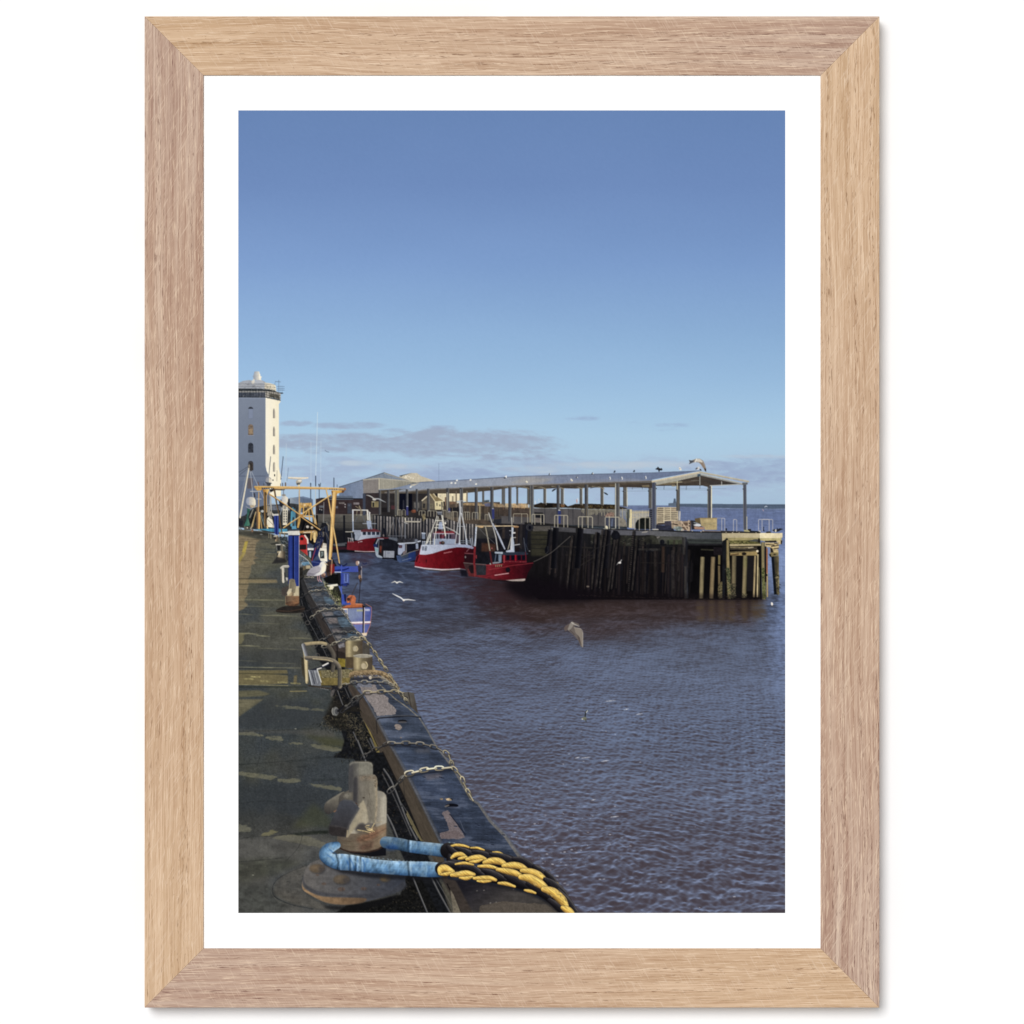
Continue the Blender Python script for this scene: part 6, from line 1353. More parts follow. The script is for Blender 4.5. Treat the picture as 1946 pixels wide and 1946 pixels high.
# ring of paving round the bollard foot
L([(640, 1470), (430, 1560), (340, 1640), (325, 1700), (350, 1760), (500, 1830), (700, 1870)], 1.6, (40, 42, 44), a=.75, sm=True, n=(.5, 5, 3, 3), idw=False); F([(640, 1470), (400, 1580), (340, 1690), (380, 1760), (560, 1830), (860, 1880), (620, 1720), (600, 1600)], (94, 89, 81), a=.6, blur=3, n=(.3, 9, 5, 3), sm=True, idw=False)
L([(330, 1640), (320, 1720), (380, 1800), (470, 1830)], 1, (108, 104, 96), a=.5, sm=True, idw=False)
for x_, y_ in ((540, 218), (150, 1560), (660, 1560)):
    E(x_, y_, 10, 4, (170, 168, 150), a=.7, idw=False)

for p_ in ([(14, 1230), (120, 1215), (300, 1200), (500, 1182), (840, 1160)], [(14, 550), (140, 540), (400, 520), (640, 500)], [(14, 905), (260, 880), (480, 900), (700, 870)], [(200, 232), (230, 400), (190, 560)], [(14, 1440), (200, 1420), (420, 1400)], [(460, 1420), (560, 1300), (600, 1200)]):
    L([(x_ + RNG.uniform(-8, 8), y_ + RNG.uniform(-5, 5)) for x_, y_ in p_], 1.0, (36, 38, 38), a=.5, sm=True, n=(.8, 5, 3, 6), idw=False)
litter([(14, 60), (800, 100), (860, 500), (800, 1100), (900, 1300), (500, 1700), (14, 1900)], 260, .8, 2.2, (.6, 1.2), [(96, 94, 86), (36, 38, 38), (112, 108, 92), (44, 46, 44)], a=.5)
# rubble and weeds in the trough behind the kerb timber
part('printed_debris_trough', 'trough of twigs, weeds and cables behind the timber kerb')
at(450, 1050, 400)
F([(560, 190), (640, 220), (660, 380), (760, 520), (860, 700), (930, 880), (990, 1060), (1040, 1180), (1080, 1300), (1180, 1480), (1330, 1760), (1420, 1932), (1100, 1932), (1010, 1800), (960, 1640), (800, 1520), (900, 1380), (860, 1240), (900, 1160), (760, 1000), (700, 800), (600, 600), (570, 420), (560, 330)], (24, 25, 28), n=(.45, 5, 4, 6), blur=1.4)
F([(880, 1330), (1130, 1420), (1180, 1560), (1080, 1640), (820, 1600), (800, 1520)], (36, 33, 28), a=.7, blur=4, n=(.5, 5, 4, 3))
at(450, 1340, 400)
F([(1010, 60), (1140, 60), (1340, 420), (1530, 830), (1690, 1210), (1760, 1400), (1900, 1700), (1980, 1910), (1720, 1910), (1620, 1600), (1460, 1250), (1370, 1000), (1300, 760), (1250, 640), (1160, 500), (880, 480), (960, 420), (1010, 260)], (22, 23, 26), n=(.5, 5, 4, 7), blur=1.4)
F([(1240, 1800), (1500, 1740), (1560, 1560), (1700, 1600), (1850, 1910), (900, 1910), (1010, 1840)], (20, 20, 20), n=(.6, 4, 3, 3), blur=2)
twig = [(70, 62, 48), (104, 94, 72), (34, 32, 30), (20, 20, 20), (128, 116, 90), (60, 60, 46), (22, 24, 22)]
litter([(800, 100), (1000, 60), (1140, 80), (1290, 330), (1300, 420), (1060, 400), (1000, 240), (760, 210)], 620, 1.5, 6, (.5, 1.1), twig, a=.75)
litter([(960, 60), (1120, 120), (1220, 320), (1080, 330), (1010, 220)], 110, 2, 6, (.5, 1.0), [(132, 120, 92), (110, 100, 76), (86, 80, 62)], a=.75)
litter([(700, 170), (1000, 120), (1010, 240), (820, 240)], 90, 1.5, 6, (.7, 1.3), [(30, 32, 28), (44, 44, 38), (20, 22, 22)], a=.7)
litter([(880, 440), (1160, 420), (1200, 520), (960, 510)], 90, 1.5, 5, (.8, 1.6), [(16, 17, 18), (30, 31, 28), (50, 48, 40)], a=.7)
litter([(1250, 640), (1400, 560), (1690, 1210), (1460, 1250)], 170, 1, 4, (.6, 1.3), [(52, 46, 40), (16, 16, 18), (74, 68, 56), (90, 84, 70), (60, 44, 34)], a=.8)
litter([(1240, 1800), (1550, 1580), (1850, 1910), (1000, 1910)], 260, .8, 3, (.6, 1.2), [(58, 52, 42), (12, 12, 14), (40, 36, 30), (84, 76, 60)], a=.7)
at(450, 1050, 400)
litter([(570, 300), (700, 420), (900, 800), (1000, 1060), (800, 1000), (640, 650)], 150, 1, 4.5, (.6, 1.2), [(60, 58, 54), (14, 15, 20), (90, 88, 82), (40, 42, 46)], a=.75)
litter([(860, 1200), (1000, 1230), (1130, 1440), (880, 1400)], 120, 1.5, 5, (.6, 1.2), [(70, 62, 50), (16, 17, 20), (96, 86, 70), (40, 38, 36)], a=.8)
litter([(590, 560), (760, 820), (720, 880), (590, 640)], 70, 1.5, 5, (.6, 1.1), [(18, 19, 22), (60, 60, 54), (40, 42, 40)], a=.7)
pipe = [(60, 62, 66), (122, 120, 116), (70, 70, 74), (30, 32, 38)]
for p_, w_, a_ in ((((590, 430), (640, 590), (720, 740), (830, 960)), 1.5, .8), (((660, 480), (760, 700), (840, 850)), 1.2, .7), (((700, 560), (820, 790)), 1.0, .6), (((925, 1270), (950, 1340), (975, 1405)), 2.4, .95), (((990, 1240), (1030, 1330)), 2.0, .8), (((1020, 1240), (1050, 1310)), 1.4, .8), (((620, 380), (660, 500)), 1.0, .6)):
    L(list(p_), w_, pipe, a=a_, sm=True)
at(450, 1340, 400)
for p_, w_, a_ in ((((1110, 330), (1145, 420), (1180, 510)), 4, .95), (((1070, 250), (1100, 320)), 3, .8), (((1225, 310), (1260, 390)), 4, .9), (((1200, 320), (1240, 400)), 2.4, .6), (((1350, 590), (1420, 700), (1500, 900), (1570, 1080), (1650, 1235)), 4, .95), (((1340, 640), (1450, 860), (1600, 1200)), 3, .6), (((1380, 1010), (1430, 1110), (1470, 1210)), 4.4, .95), (((1510, 900), (1600, 1050), (1660, 1220)), 2.2, .7), (((1620, 1590), (1680, 1740), (1750, 1910)), 3.6, .95), (((1790, 1590), (1860, 1730), (1960, 1910)), 4, .9), (((1830, 1600), (1900, 1720), (2010, 1910)), 2.4, .7)):
    L(list(p_), w_, pipe, a=a_, sm=True)
L([(1560, 1000), (1620, 1130), (1690, 1240)], 2.4, (128, 118, 84), a=.8); L([(1590, 1100), (1606, 1110)], 2.4, (30, 30, 30)); L([(1500, 930), (1516, 925)], 2, (40, 40, 40))
F([(1900, 1600), (2070, 1910), (1960, 1910), (1880, 1660)], (92, 86, 72), a=.5, n=(.3, 4, 6, 3))

# ---- timber kerb
def grain(pts, c0, c1, seed, ang, amp=.16, blur=0, a=1.0, sx=26, sy=2.6):
    F(pts, grad(c0[0], c0[1], c1[0], c1[1]), n=(amp, sx, sy, seed, ang), blur=blur, a=a)
part('printed_timber_kerb', 'heavy wet timber kerb running along the quay edge')
at(540, 1050, 200)
grain([(285, 30), (300, 0), (430, 130), (540, 270), (420, 330), (370, 430), (285, 380)], ((285, 100), (96, 102, 106)), ((450, 300), (92, 98, 104)), 301, 10, .3, sx=6)
for x_, y_ in ((300, 60), (340, 130), (360, 220), (310, 260), (400, 250)):
    litter([(x_ - 40, y_ - 30), (x_ + 70, y_ - 30), (x_ + 70, y_ + 40), (x_ - 40, y_ + 40)], 10, 1.5, 4, (.7, 1.2), [(40, 46, 54), (150, 160, 166), (66, 110, 150), (30, 34, 40)])
L([(265, 20), (430, 140), (530, 270)], 1.3, (206, 200, 184), a=.85); F([(320, 190), (450, 160), (470, 220), (340, 240)], (96, 150, 186), a=.55, n=(.5, 6, 2, 3), idw=False); F([(290, 260), (480, 300), (370, 440), (290, 480)], (50, 48, 44), a=.8, n=(.5, 4, 4, 3)); F([(395, 240), (480, 235), (485, 295), (400, 300)], (170, 156, 128), n=(.1, 3, 4, 3)); F([(340, 250), (400, 240), (400, 310), (350, 330)], (104, 92, 72), n=(.2, 3, 4, 3)); F([(280, 280), (345, 290), (340, 420), (285, 440)], (36, 34, 32), n=(.4, 3, 4, 3))
# far timber: top face, then the side face
side = [(345, 470), (380, 540), (450, 700), (545, 880), (640, 1020), (720, 1180), (800, 1330), (880, 1490), (985, 1680), (960, 1932), (900, 1800), (820, 1640), (700, 1430), (600, 1240), (500, 1040), (400, 840), (330, 660), (300, 520)]
grain(side, ((300, 600), (44, 44, 46)), ((900, 1700), (62, 54, 50)), 302, 63, .25)
topf = [(360, 470), (640, 430), (700, 480), (760, 620), (880, 840), (1000, 1010), (1130, 1170), (1290, 1380), (1400, 1520), (1430, 1580), (1140, 1600), (1020, 1650), (985, 1680), (880, 1490), (800, 1330), (720, 1180), (640, 1020), (545, 880), (450, 700), (385, 540)]
F(topf, lambda x, y: (np.array([66, 67, 71], np.float32) * (1 + .4 * fbm(x / 18, y / 2.4, 303, 4))[..., None] + (sstep(.05, .4, fbm(x / 26, y / 10, 304, 3)) * 12)[..., None] * np.array([.4, .9, 1.3], np.float32)))
for p_, c_ in (([(620, 480), (700, 520), (730, 580), (640, 570)], (96, 130, 168)), ([(720, 800), (860, 830), (960, 960), (800, 960), (740, 880)], (104, 146, 180)), ([(980, 1190), (1130, 1180), (1280, 1360), (1060, 1370), (1000, 1290)], (112, 158, 192)), ([(1150, 1480), (1290, 1450), (1340, 1500), (1180, 1540)], (96, 140, 172)), ([(700, 640), (760, 640), (800, 700), (720, 690)], (100, 120, 150)), ([(900, 1080), (1040, 1060), (1100, 1150), (940, 1170)], (92, 116, 150))):
    F(p_, c_, a=.36, blur=1.8, n=(.45, 9, 2, 5), idw=False)
for p_, c_ in (([(760, 1200), (960, 1200), (990, 1290), (830, 1310)], (128, 118, 116)), ([(480, 750), (660, 740), (690, 790), (520, 800)], (112, 110, 110)), ([(700, 1100), (880, 1090), (910, 1150), (760, 1170)], (124, 116, 114)), ([(880, 1410), (1040, 1400), (1060, 1440), (900, 1480)], (118, 108, 106)), ([(930, 1530), (1060, 1520), (1040, 1580), (990, 1620)], (122, 116, 112)), ([(640, 1000), (760, 1000), (780, 1050), (700, 1060)], (112, 104, 98))):
    F(p_, c_, a=.75, blur=1.2, n=(.3, 7, 2, 6), idw=False)
litter(topf, 200, 2, 7, (.5, 1.0), [(32, 36, 46), (44, 50, 62), (24, 28, 36)], a=.75, ang=(4, 6))
L([(360, 480), (450, 700), (545, 880), (640, 1020), (720, 1180), (800, 1330), (880, 1490), (985, 1680)], 1.6, (112, 110, 110), a=.5, n=(.5, 3, 3, 3), blur=.6)
L([(700, 1230), (740, 1185), (900, 1175), (1110, 1165)], 1.8, (22, 24, 30)); L([(715, 1240), (790, 1330), (870, 1480)], 1.3, (26, 28, 36), a=.8); L([(700, 480), (760, 620), (880, 840), (1000, 1010), (1130, 1170), (1290, 1380), (1400, 1520)], 1.2, (176, 166, 136), a=.7, n=(.6, 4, 3, 3))
litter([(720, 470), (790, 560), (960, 800), (1060, 960), (1000, 1010), (880, 840), (760, 640)], 90, 1.5, 5.5, (.6, 1.2), [(150, 146, 96), (96, 104, 60), (200, 190, 150), (60, 64, 44)])
F([(940, 1690), (1130, 1640), (1170, 1932), (960, 1932)], (62, 54, 50), n=(.2, 6, 4, 3)); F([(1450, 1640), (1560, 1700), (1570, 1880), (1450, 1850)], (70, 66, 62), n=(.15, 4, 5, 3)); F([(985, 1690), (1100, 1650), (1120, 1730), (1010, 1760)], (150, 150, 158), a=.6, blur=1, n=(.5, 5, 3, 3))
part('printed_timber_kerb', 'near timber kerb, wet and blue with sky')
at(560, 1230, 200)
F([(1000, 600), (1060, 700), (1240, 880), (1500, 1260), (1540, 1340), (1700, 1700), (1780, 1932), (1560, 1932), (1520, 1800), (1280, 1290), (1200, 1150), (1180, 1000), (1060, 900), (980, 740)], grad((1000, 800), (66, 58, 52), (1600, 1700), (74, 66, 58)), n=(.2, 20, 3, 311, 62))
F([(1205, 1160), (1280, 1290), (1540, 1830), (1560, 1932), (1500, 1932), (1430, 1700), (1210, 1230)], (124, 110, 66), n=(.2, 9, 3, 312, 62)); L([(1205, 1150), (1290, 1320), (1540, 1850)], 1.4, (36, 34, 30)); 
at(450, 1340, 400)
F([(1130, 60), (1290, 130), (1395, 340), (1480, 480), (1570, 640), (1700, 900), (1870, 1250), (1960, 1440), (2080, 1560), (2200, 1910), (2060, 1910), (1880, 1560), (1690, 1210), (1530, 830), (1340, 430), (1140, 100)], grad((1340, 430), (70, 62, 54), (1870, 1400), (72, 64, 54)), n=(.16, 24, 3, 313, 62))
L([(1340, 430), (1530, 830), (1690, 1210), (1760, 1380)], 2.4, (26, 24, 24), a=.9); L([(1280, 140), (1288, 260)], 1.6, (34, 32, 32), a=.9); L([(1530, 700), (1540, 830)], 1.2, (40, 38, 36), a=.7)
F([(1560, 960), (1700, 1230), (1720, 1250), (1690, 1250), (1560, 1000)], (120, 108, 74), a=.7)
at(750, 1340, 400)
def beamtop(x, y):
    t = np.clip((y - 1265) / 470, 0, 1)
    c = np.stack([np.interp(t, [0, .25, .5, .8, 1], v) for v in ((68, 62, 55, 49, 36), (74, 71, 64, 57, 40), (89, 88, 83, 73, 51))], -1)
    u, v = x * .93, y - x * .05
    n1 = fbm(x / 26, v / 1.9, 321, 4); n2 = fbm(x / 46, v / 12, 322, 3); n3 = fbm(x / 3, v / 1.2, 323, 2); n4 = fbm(x / 22, v / 30, 324, 2)
    c = c * (1 + .20 * n1 + .30 * n2 + .10 * n3 + .18 * n4)[..., None]
    w = sstep(.12, .5, n2 + .5 * n1)[..., None]
    return c * (1 - .32 * w) + np.array([112, 118, 134], np.float32) * .32 * w
ntop = [(-690, -190), (-690, -230), (-300, -230), (-150, -250), (-50, -180), (-20, -100), (115, 20), (235, 125), (310, 240), (380, 370), (460, 470), (540, 580), (620, 730), (700, 860), (770, 900), (880, 1060), (1020, 1200), (1150, 1390), (1300, 1600), (1500, 1910), (620, 1910), (460, 1600), (420, 1260), (250, 900), (120, 640), (30, 480), (-55, 340), (-160, 130), (-285, -40), (-350, -140), (-420, -220)]
at(450, 1050, 400)
t2 = [(1040, 1160), (1120, 1140), (1400, 1150), (1460, 1250), (1560, 1350), (1690, 1500)]
at(750, 1340, 400)
P1 = [((x - 1449) , (y - 1401)) for x, y in t2]
ntop = P1 + [(310, 240), (380, 370), (460, 470), (540, 580), (620, 730), (700, 860), (770, 900), (880, 1060), (1020, 1200), (1150, 1390), (1300, 1600), (1500, 1910), (620, 1910), (500, 1650), (420, 1260), (250, 900), (120, 640), (30, 480), (-55, 340), (-160, 130), (-285, -100), (-350, -190), (-400, -230)]
F(ntop, beamtop)
# a rounded, lighter arris either side
L([(-400, -225), (-285, -95), (-160, 130), (-55, 340), (30, 480), (120, 640), (250, 900), (420, 1250)], [3, 4, 5, 5, 5, 6, 6, 6], [(76, 70, 62), (84, 84, 88), (98, 106, 120), (62, 72, 92)], a=.6, blur=1.6, n=(.25, 3, 3, 7))
L([(235, 125), (310, 240), (380, 370), (540, 580), (700, 860), (770, 900), (880, 1060), (1020, 1200), (1150, 1390)], [3, 4, 4, 4.6, 5, 6, 7, 8, 8], [(70, 78, 96), (112, 110, 108), (132, 122, 106)], a=.75, blur=.8, n=(.2, 4, 4, 8))
L([(-150, -200), (0, -60), (115, 20), (235, 125)], 2, (150, 140, 118), a=.7, n=(.5, 4, 4, 3))
litter(ntop, 160, 4, 14, (.6, 1.4), [(30, 36, 52), (40, 46, 64), (86, 98, 126)], a=.45, ang=(3, 5))
# joint between the two timbers
L([(-160, 130), (-140, 118), (0, 108), (130, 100), (240, 112)], 2.2, (22, 24, 32)); L([(-150, 112), (0, 96), (235, 100)], 2.4, (110, 108, 106), a=.4, blur=.8)
# worn patches
def peel(pts, seed, c, a=.9):
    P = pt(pts); y0, y1, x0, x1, m = cover(P, 6)
    yy_, xx_ = np.mgrid[y0:y1, x0:x1].astype(np.float32)
    m = box(m, 2.4) + .5 * fbm(xx_ / 12, yy_ / 2.6, seed, 4)
    put(y0, y1, x0, x1, sstep(.42, .58, m), c, a, False, (.22, 2.2, 1.6, seed))
peel([(-330, -180), (-180, -190), (-150, -130), (-60, -70), (-60, -30), (20, 40), (10, 80), (-60, 90), (-160, 100), (-200, 20), (-280, -90)], 331, (140, 130, 126)); peel([(-350, -205), (-220, -200), (-200, -160), (-330, -170)], 335, (112, 114, 124))
peel([(0, 180), (45, 175), (75, 205), (40, 235), (10, 225)], 332, (146, 132, 122)); peel([(45, 290), (70, 290), (70, 310), (45, 305)], 336, (120, 110, 104))
peel([(430, 985), (490, 965), (650, 1215), (560, 1230), (420, 1225), (410, 1180), (500, 1150), (470, 1060)], 333, (120, 108, 108)); peel([(415, 1170), (560, 1150), (650, 1215), (430, 1230)], 334, (104, 92, 92), .8)
L([(505, 1000), (575, 1090), (650, 1190)], 1.6, (28, 32, 46)); L([(600, 1060), (640, 1160)], 1, (112, 116, 130), a=.6)
E(72, 148, 42, 14, (20, 20, 24)); E(72, 156, 40, 9, (92, 90, 92), a=.8); E(525, 923, 60, 19, (14, 15, 22)); E(480, 925, 24, 8, (120, 112, 104), a=.8, rot=-20); E(535, 938, 50, 8, (84, 92, 112), a=.6)
E(500, 866, 28, 12, (190, 166, 130), n=(.4, 3, 3, 3)); E(430, 862, 16, 8, (146, 128, 104), n=(.5, 2, 2, 3)); L([(515, 860), (530, 866)], 2, (30, 28, 32)); E(470, 858, 8, 5, (120, 104, 90))
F([(260, 640), (420, 625), (440, 660), (300, 690)], (150, 112, 84), a=.22, blur=4, idw=False); F([(180, 405), (320, 395), (330, 440), (200, 440)], (140, 124, 110), a=.2, blur=4, idw=False)
for x_, y_ in ((420, 660), (440, 668), (270, 660), (770, 1105), (840, 1185), (750, 1090), (720, 1240), (860, 1245), (1000, 1190), (900, 1280), (560, 1110), (600, 1000)):
    L([(x_ - 10, y_), (x_ + 10, y_ + 3)], 1.8, (26, 30, 42), a=.8); L([(x_ - 10, y_ + 8), (x_ + 10, y_ + 11)], 1, (92, 104, 132), a=.5)
# dark shaded end below the rope
F([(420, 1580), (700, 1620), (1000, 1660), (1250, 1740), (1450, 1830), (1560, 1910), (600, 1910), (500, 1700)], grad((700, 1600), (28, 27, 34), (900, 1900), (66, 62, 60)), n=(.2, 14, 4, 341), blur=3); peel([(780, 1840), (1000, 1800), (1400, 1830), (1500, 1910), (780, 1910)], 342, (96, 86, 74), .6)
F([(430, 1580), (560, 1610), (720, 1910), (600, 1910), (500, 1720)], (62, 54, 48), a=.8, blur=2, n=(.2, 8, 4, 5)); L([(480, 1640), (540, 1760), (610, 1910)], 2, (20, 19, 20)); F([(510, 1690), (540, 1740), (610, 1910), (540, 1910)], (110, 102, 88), n=(.2, 4, 4, 3))
for x_, y_ in ((755, 1705), (880, 1815), (930, 1810), (1090, 1690), (820, 1700)):
    E(x_, y_, 9, 5, (118, 114, 108), a=.7, rot=-20, n=(.5, 2, 2, 3))
at(450, 1050, 400)
F([(1500, 1290), (1570, 1278), (1625, 1290), (1665, 1480), (1600, 1420), (1560, 1360)], grad((1560, 1350), (92, 88, 82), (1660, 1400), (70, 64, 58)), n=(.15, 4, 9, 3)); L([(1575, 1285), (1600, 1420)], 1.6, (50, 46, 42)); F([(1500, 1300), (1570, 1330), (1560, 1360), (1490, 1300)], (30, 28, 30), a=.8)

# ---- pair of short bollards with their plinth
part('printed_concrete_plinth', 'mossy concrete plinth under the pair of bollards')
F([(740, 1085), (1075, 1070), (1075, 1130), (1040, 1160), (1030, 1215), (770, 1225)], (118, 104, 62), n=(.25, 4, 3, 351)); F([(770, 1080), (1075, 1072), (1072, 1140), (1040, 1150), (780, 1150)], (112, 106, 84), a=.7, n=(.4, 1.8, 1.8, 352)); litter([(770, 1085), (1060, 1078), (1040, 1150), (780, 1150)], 120, .6, 2, (.8, 1.4), [(66, 60, 44), (158, 150, 122), (84, 76, 54)]); F([(930, 970), (998, 970), (995, 1050), (930, 1050)], (126, 110, 46), n=(.25, 4, 3, 353)); L([(1070, 1070), (1070, 1180)], 2, (70, 64, 46))
F([(905, 900), (990, 920), (1000, 975), (920, 970)], (44, 38, 36)); L([(920, 840), (925, 960)], 2, (30, 28, 28))
part('printed_bollard', 'taller of the two stumpy bollards')
cyl = [(74, 64, 52), (84, 74, 60), (100, 90, 70), (128, 116, 88), (184, 168, 128), (128, 114, 86)]
L([(1077, 800), (1080, 1045)], 33, cyl, butt=True, n=(.06, 8, 5, 354)); E(1080, 800, 79, 14, (134, 126, 104), n=(.1, 5, 3, 3)); L([(1010, 800), (1150, 796)], 1.4, (206, 196, 166)); F([(1000, 960), (1070, 960), (1070, 1065), (1000, 1060)], (78, 66, 50), n=(.1, 3, 9, 3)); E(1087, 882, 25, 29, (150, 136, 106)); E(1084, 884, 18, 22, (172, 160, 132)); L([(1100, 862), (1112, 885), (1100, 905)], 1.4, (196, 180, 144), sm=True); F([(1160, 850), (1215, 870), (1222, 930), (1160, 930)], (72, 68, 62), n=(.2, 5, 4, 3))
part('printed_bollard', 'shorter of the two stumpy bollards')
L([(1158, 950), (1160, 1110)], 36, cyl, butt=True, n=(.06, 8, 5, 355)); E(1158, 950, 87, 18, (148, 142, 128), n=(.1, 6, 3, 3)); L([(1072, 948), (1158, 934), (1244, 948)], 1.2, (184, 178, 160), sm=True); E(1172, 1035, 32, 38, (140, 126, 96)); E(1164, 1042, 23, 27, (182, 168, 138)); L([(1186, 1005), (1200, 1035), (1185, 1066)], 1.6, (206, 190, 150), sm=True); F([(1245, 1030), (1268, 1060), (1272, 1088), (1245, 1090)], (156, 140, 104)); F([(1075, 1070), (1240, 1088), (1240, 1110), (1070, 1110)], (92, 80, 60), a=.5, blur=1.5)
part('printed_hawser', 'frayed tan hawser lying across the timber end')
L([(1040, 1140), (1060, 1115), (1130, 1105), (1260, 1100), (1340, 1115), (1400, 1150), (1450, 1210), (1480, 1250)], [5, 8.5, 9, 9.5, 9.5, 8.5, 7.5, 6.5], [(150, 128, 94), (146, 124, 92), (112, 94, 70), (70, 58, 46)], sm=True, n=(.3, 3, 3, 356)); litter([(1040, 1110), (1260, 1092), (1360, 1110), (1470, 1220), (1430, 1220), (1340, 1140), (1050, 1140)], 150, 2, 5, (.5, 1), [(176, 152, 114), (96, 80, 60), (206, 186, 146), (80, 66, 50)], ang=(25, 22))
F([(1330, 1130), (1480, 1240), (1450, 1260), (1310, 1150)], (206, 182, 136), a=.35, blur=2, idw=False); F([(1040, 1150), (1300, 1135), (1330, 1165), (1050, 1180)], (40, 38, 42), a=.7, blur=1.6); E(1226, 1148, 14, 16, (196, 184, 166)); L([(1226, 1150), (1300, 1142), (1380, 1160)], 1.4, (170, 156, 130), a=.8)
# ---- chains
part('printed_chain', 'galvanised chains slung over the timber kerb')
at(540, 1050, 200)
lit, drk = (206, 196, 172), (110, 106, 98)
chain([(380, 440), (450, 430), (530, 440), (600, 430)], 3.6, 3.4, 1.0, (176, 168, 150), (70, 68, 66)); chain([(370, 470), (470, 460), (540, 470)], 3.6, 3.2, 1.0, lit, drk)
chain([(290, 860), (370, 790), (440, 740)], 5.2, 3.4, 1.0, (90, 88, 86), (48, 48, 52)); chain([(440, 680), (500, 650), (620, 640), (740, 650)], 6, 4.2, 1.1, (120, 114, 106), (54, 54, 58)); chain([(460, 740), (520, 710), (640, 700), (740, 690), (790, 700)], 6, 4.4, 1.2, lit, drk); chain([(790, 690), (860, 790), (940, 900)], 5, 3.2, 1.0, (190, 180, 150), (96, 92, 80))
chain([(380, 1100), (500, 1040), (640, 990)], 6, 3.6, 1.1, (84, 82, 82), (44, 44, 50)); chain([(640, 975), (760, 970), (880, 975), (1000, 980)], 6.6, 5, 1.3, (150, 150, 150), (44, 46, 52)); chain([(480, 1220), (600, 1110), (680, 1070), (800, 1050), (940, 1040), (1050, 1040)], 7.6, 5.2, 1.4, lit, drk); chain([(1050, 1040), (1110, 1100), (1170, 1190)], 6, 3.8, 1.2, lit, drk)
chain([(660, 1620), (760, 1580), (880, 1500), (1000, 1465), (1110, 1470), (1240, 1460), (1340, 1480)], 7.6, 5, 1.4, (150, 146, 138), (56, 56, 60)); chain([(700, 1730), (860, 1700), (940, 1660), (1040, 1620), (1130, 1600), (1220, 1575), (1360, 1560)], 9.5, 6.2, 1.6, (222, 212, 184), (130, 124, 110)); chain([(1340, 1480), (1440, 1540), (1510, 1610)], 7, 4.4, 1.4, lit, drk)
chain([(1400, 1560), (1480, 1590), (1560, 1690), (1640, 1800), (1720, 1920), (1800, 2040), (1880, 2160)], 9.5, 5.6, 1.7, (226, 210, 166), (126, 116, 92)); chain([(1500, 1600), (1590, 1720), (1680, 1870), (1760, 1990), (1840, 2120)], 9, 5, 1.5, (206, 190, 150), (104, 98, 80), 1)
E(320, 1150, 42, 40, (70, 68, 66), a=.0)
for x_, y_ in ((320, 1150), (430, 1290), (570, 1700), (610, 1890)):
    t = np.radians(np.linspace(0, 360, 16)); L(np.stack([x_ + 40 * np.cos(t), y_ + 36 * np.sin(t)], -1), 1.5, (88, 84, 80), a=.8)
at(450, 1050, 400)
chain([(870, 1260), (960, 1230), (1040, 1200), (1130, 1190), (1260, 1190), (1400, 1195)], 10, 7, 1.8, (206, 198, 178), (66, 64, 66)); chain([(1400, 1200), (1440, 1225), (1470, 1240)], 8, 5, 1.6, lit, drk)
chain([(1400, 1120), (1460, 1220), (1500, 1290), (1550, 1350)], 10, 6, 1.9, (206, 192, 156), (110, 102, 84)); chain([(960, 1460), (1030, 1390), (1100, 1330), (1170, 1290)], 14, 7.5, 2.2, (132, 128, 118), (60, 60, 62)); chain([(1000, 1440), (1090, 1380), (1150, 1320)], 14, 6, 1.8, (92, 90, 88), (44, 44, 48), 1); chain([(1170, 1285), (1250, 1285), (1340, 1278), (1440, 1275), (1510, 1285)], 13, 8, 2.2, (214, 198, 160), (96, 88, 78)); chain([(1490, 1280), (1530, 1320), (1560, 1370)], 10, 6, 1.8, (206, 194, 160), (100, 94, 82))
E(905, 1458, 30, 42, (96, 96, 94)); E(912, 1458, 24, 36, (120, 120, 116)); E(918, 1460, 18, 28, (70, 70, 72)); L([(880, 1430), (874, 1460), (884, 1490)], 1.6, (150, 148, 140), sm=True); L([(930, 1455), (960, 1430), (980, 1410)], 4, (26, 26, 30)); E(880, 1285, 16, 40, (84, 80, 78), rot=20, n=(.3, 3, 4, 3)); L([(880, 1250), (900, 1240), (960, 1250)], 5, (34, 33, 38), sm=True)
at(750, 1340, 400)
chain([(-300, 500), (-250, 440), (-160, 400), (-60, 345)], 13, 7, 2.0, (120, 116, 110), (52, 50, 52)); chain([(-60, 350), (20, 352), (120, 350), (230, 355), (310, 370), (390, 395), (450, 430)], 13.5, 8, 2.2, (196, 186, 166), (60, 58, 60)); chain([(455, 425), (490, 450), (510, 500), (530, 560)], 13, 8, 2.4, (206, 194, 160), (96, 90, 80))
chain([(-60, 800), (10, 740), (50, 690), (100, 630)], 14, 8, 2.6, (150, 146, 136), (70, 68, 68)); chain([(100, 635), (190, 615), (270, 595), (360, 580), (450, 580), (530, 570)], 14.5, 10, 3.0, (246, 236, 204), (150, 138, 112)); chain([(530, 570), (570, 610), (610, 650), (630, 710), (670, 790), (710, 860)], 13, 7, 2.4, (230, 216, 178), (120, 112, 92))
L([(120, 655), (280, 625), (450, 605), (540, 600)], 4, (20, 22, 32), a=.55, blur=1.4, idw=False); L([(-40, 372), (120, 378), (280, 395)], 3, (20, 22, 32), a=.5, blur=1.2, idw=False)
part('printed_handrail', 'bent tubular handrail at the ladder head')
at(450, 1050, 400)
tub = [(146, 134, 112), (126, 116, 100), (84, 78, 72), (56, 54, 52)]
F([(590, 960), (640, 980), (640, 1190), (600, 1120)], (60, 56, 46), n=(.2, 3, 9, 3)); L([(615, 850), (630, 960), (645, 1190)], 6.0, [(76, 70, 62), (130, 118, 92), (190, 174, 132), (176, 160, 124)], n=(.06, 3, 9, 3)); L([(640, 985), (645, 1185)], 5.4, [(120, 108, 82), (214, 198, 156), (196, 180, 140)], butt=True)
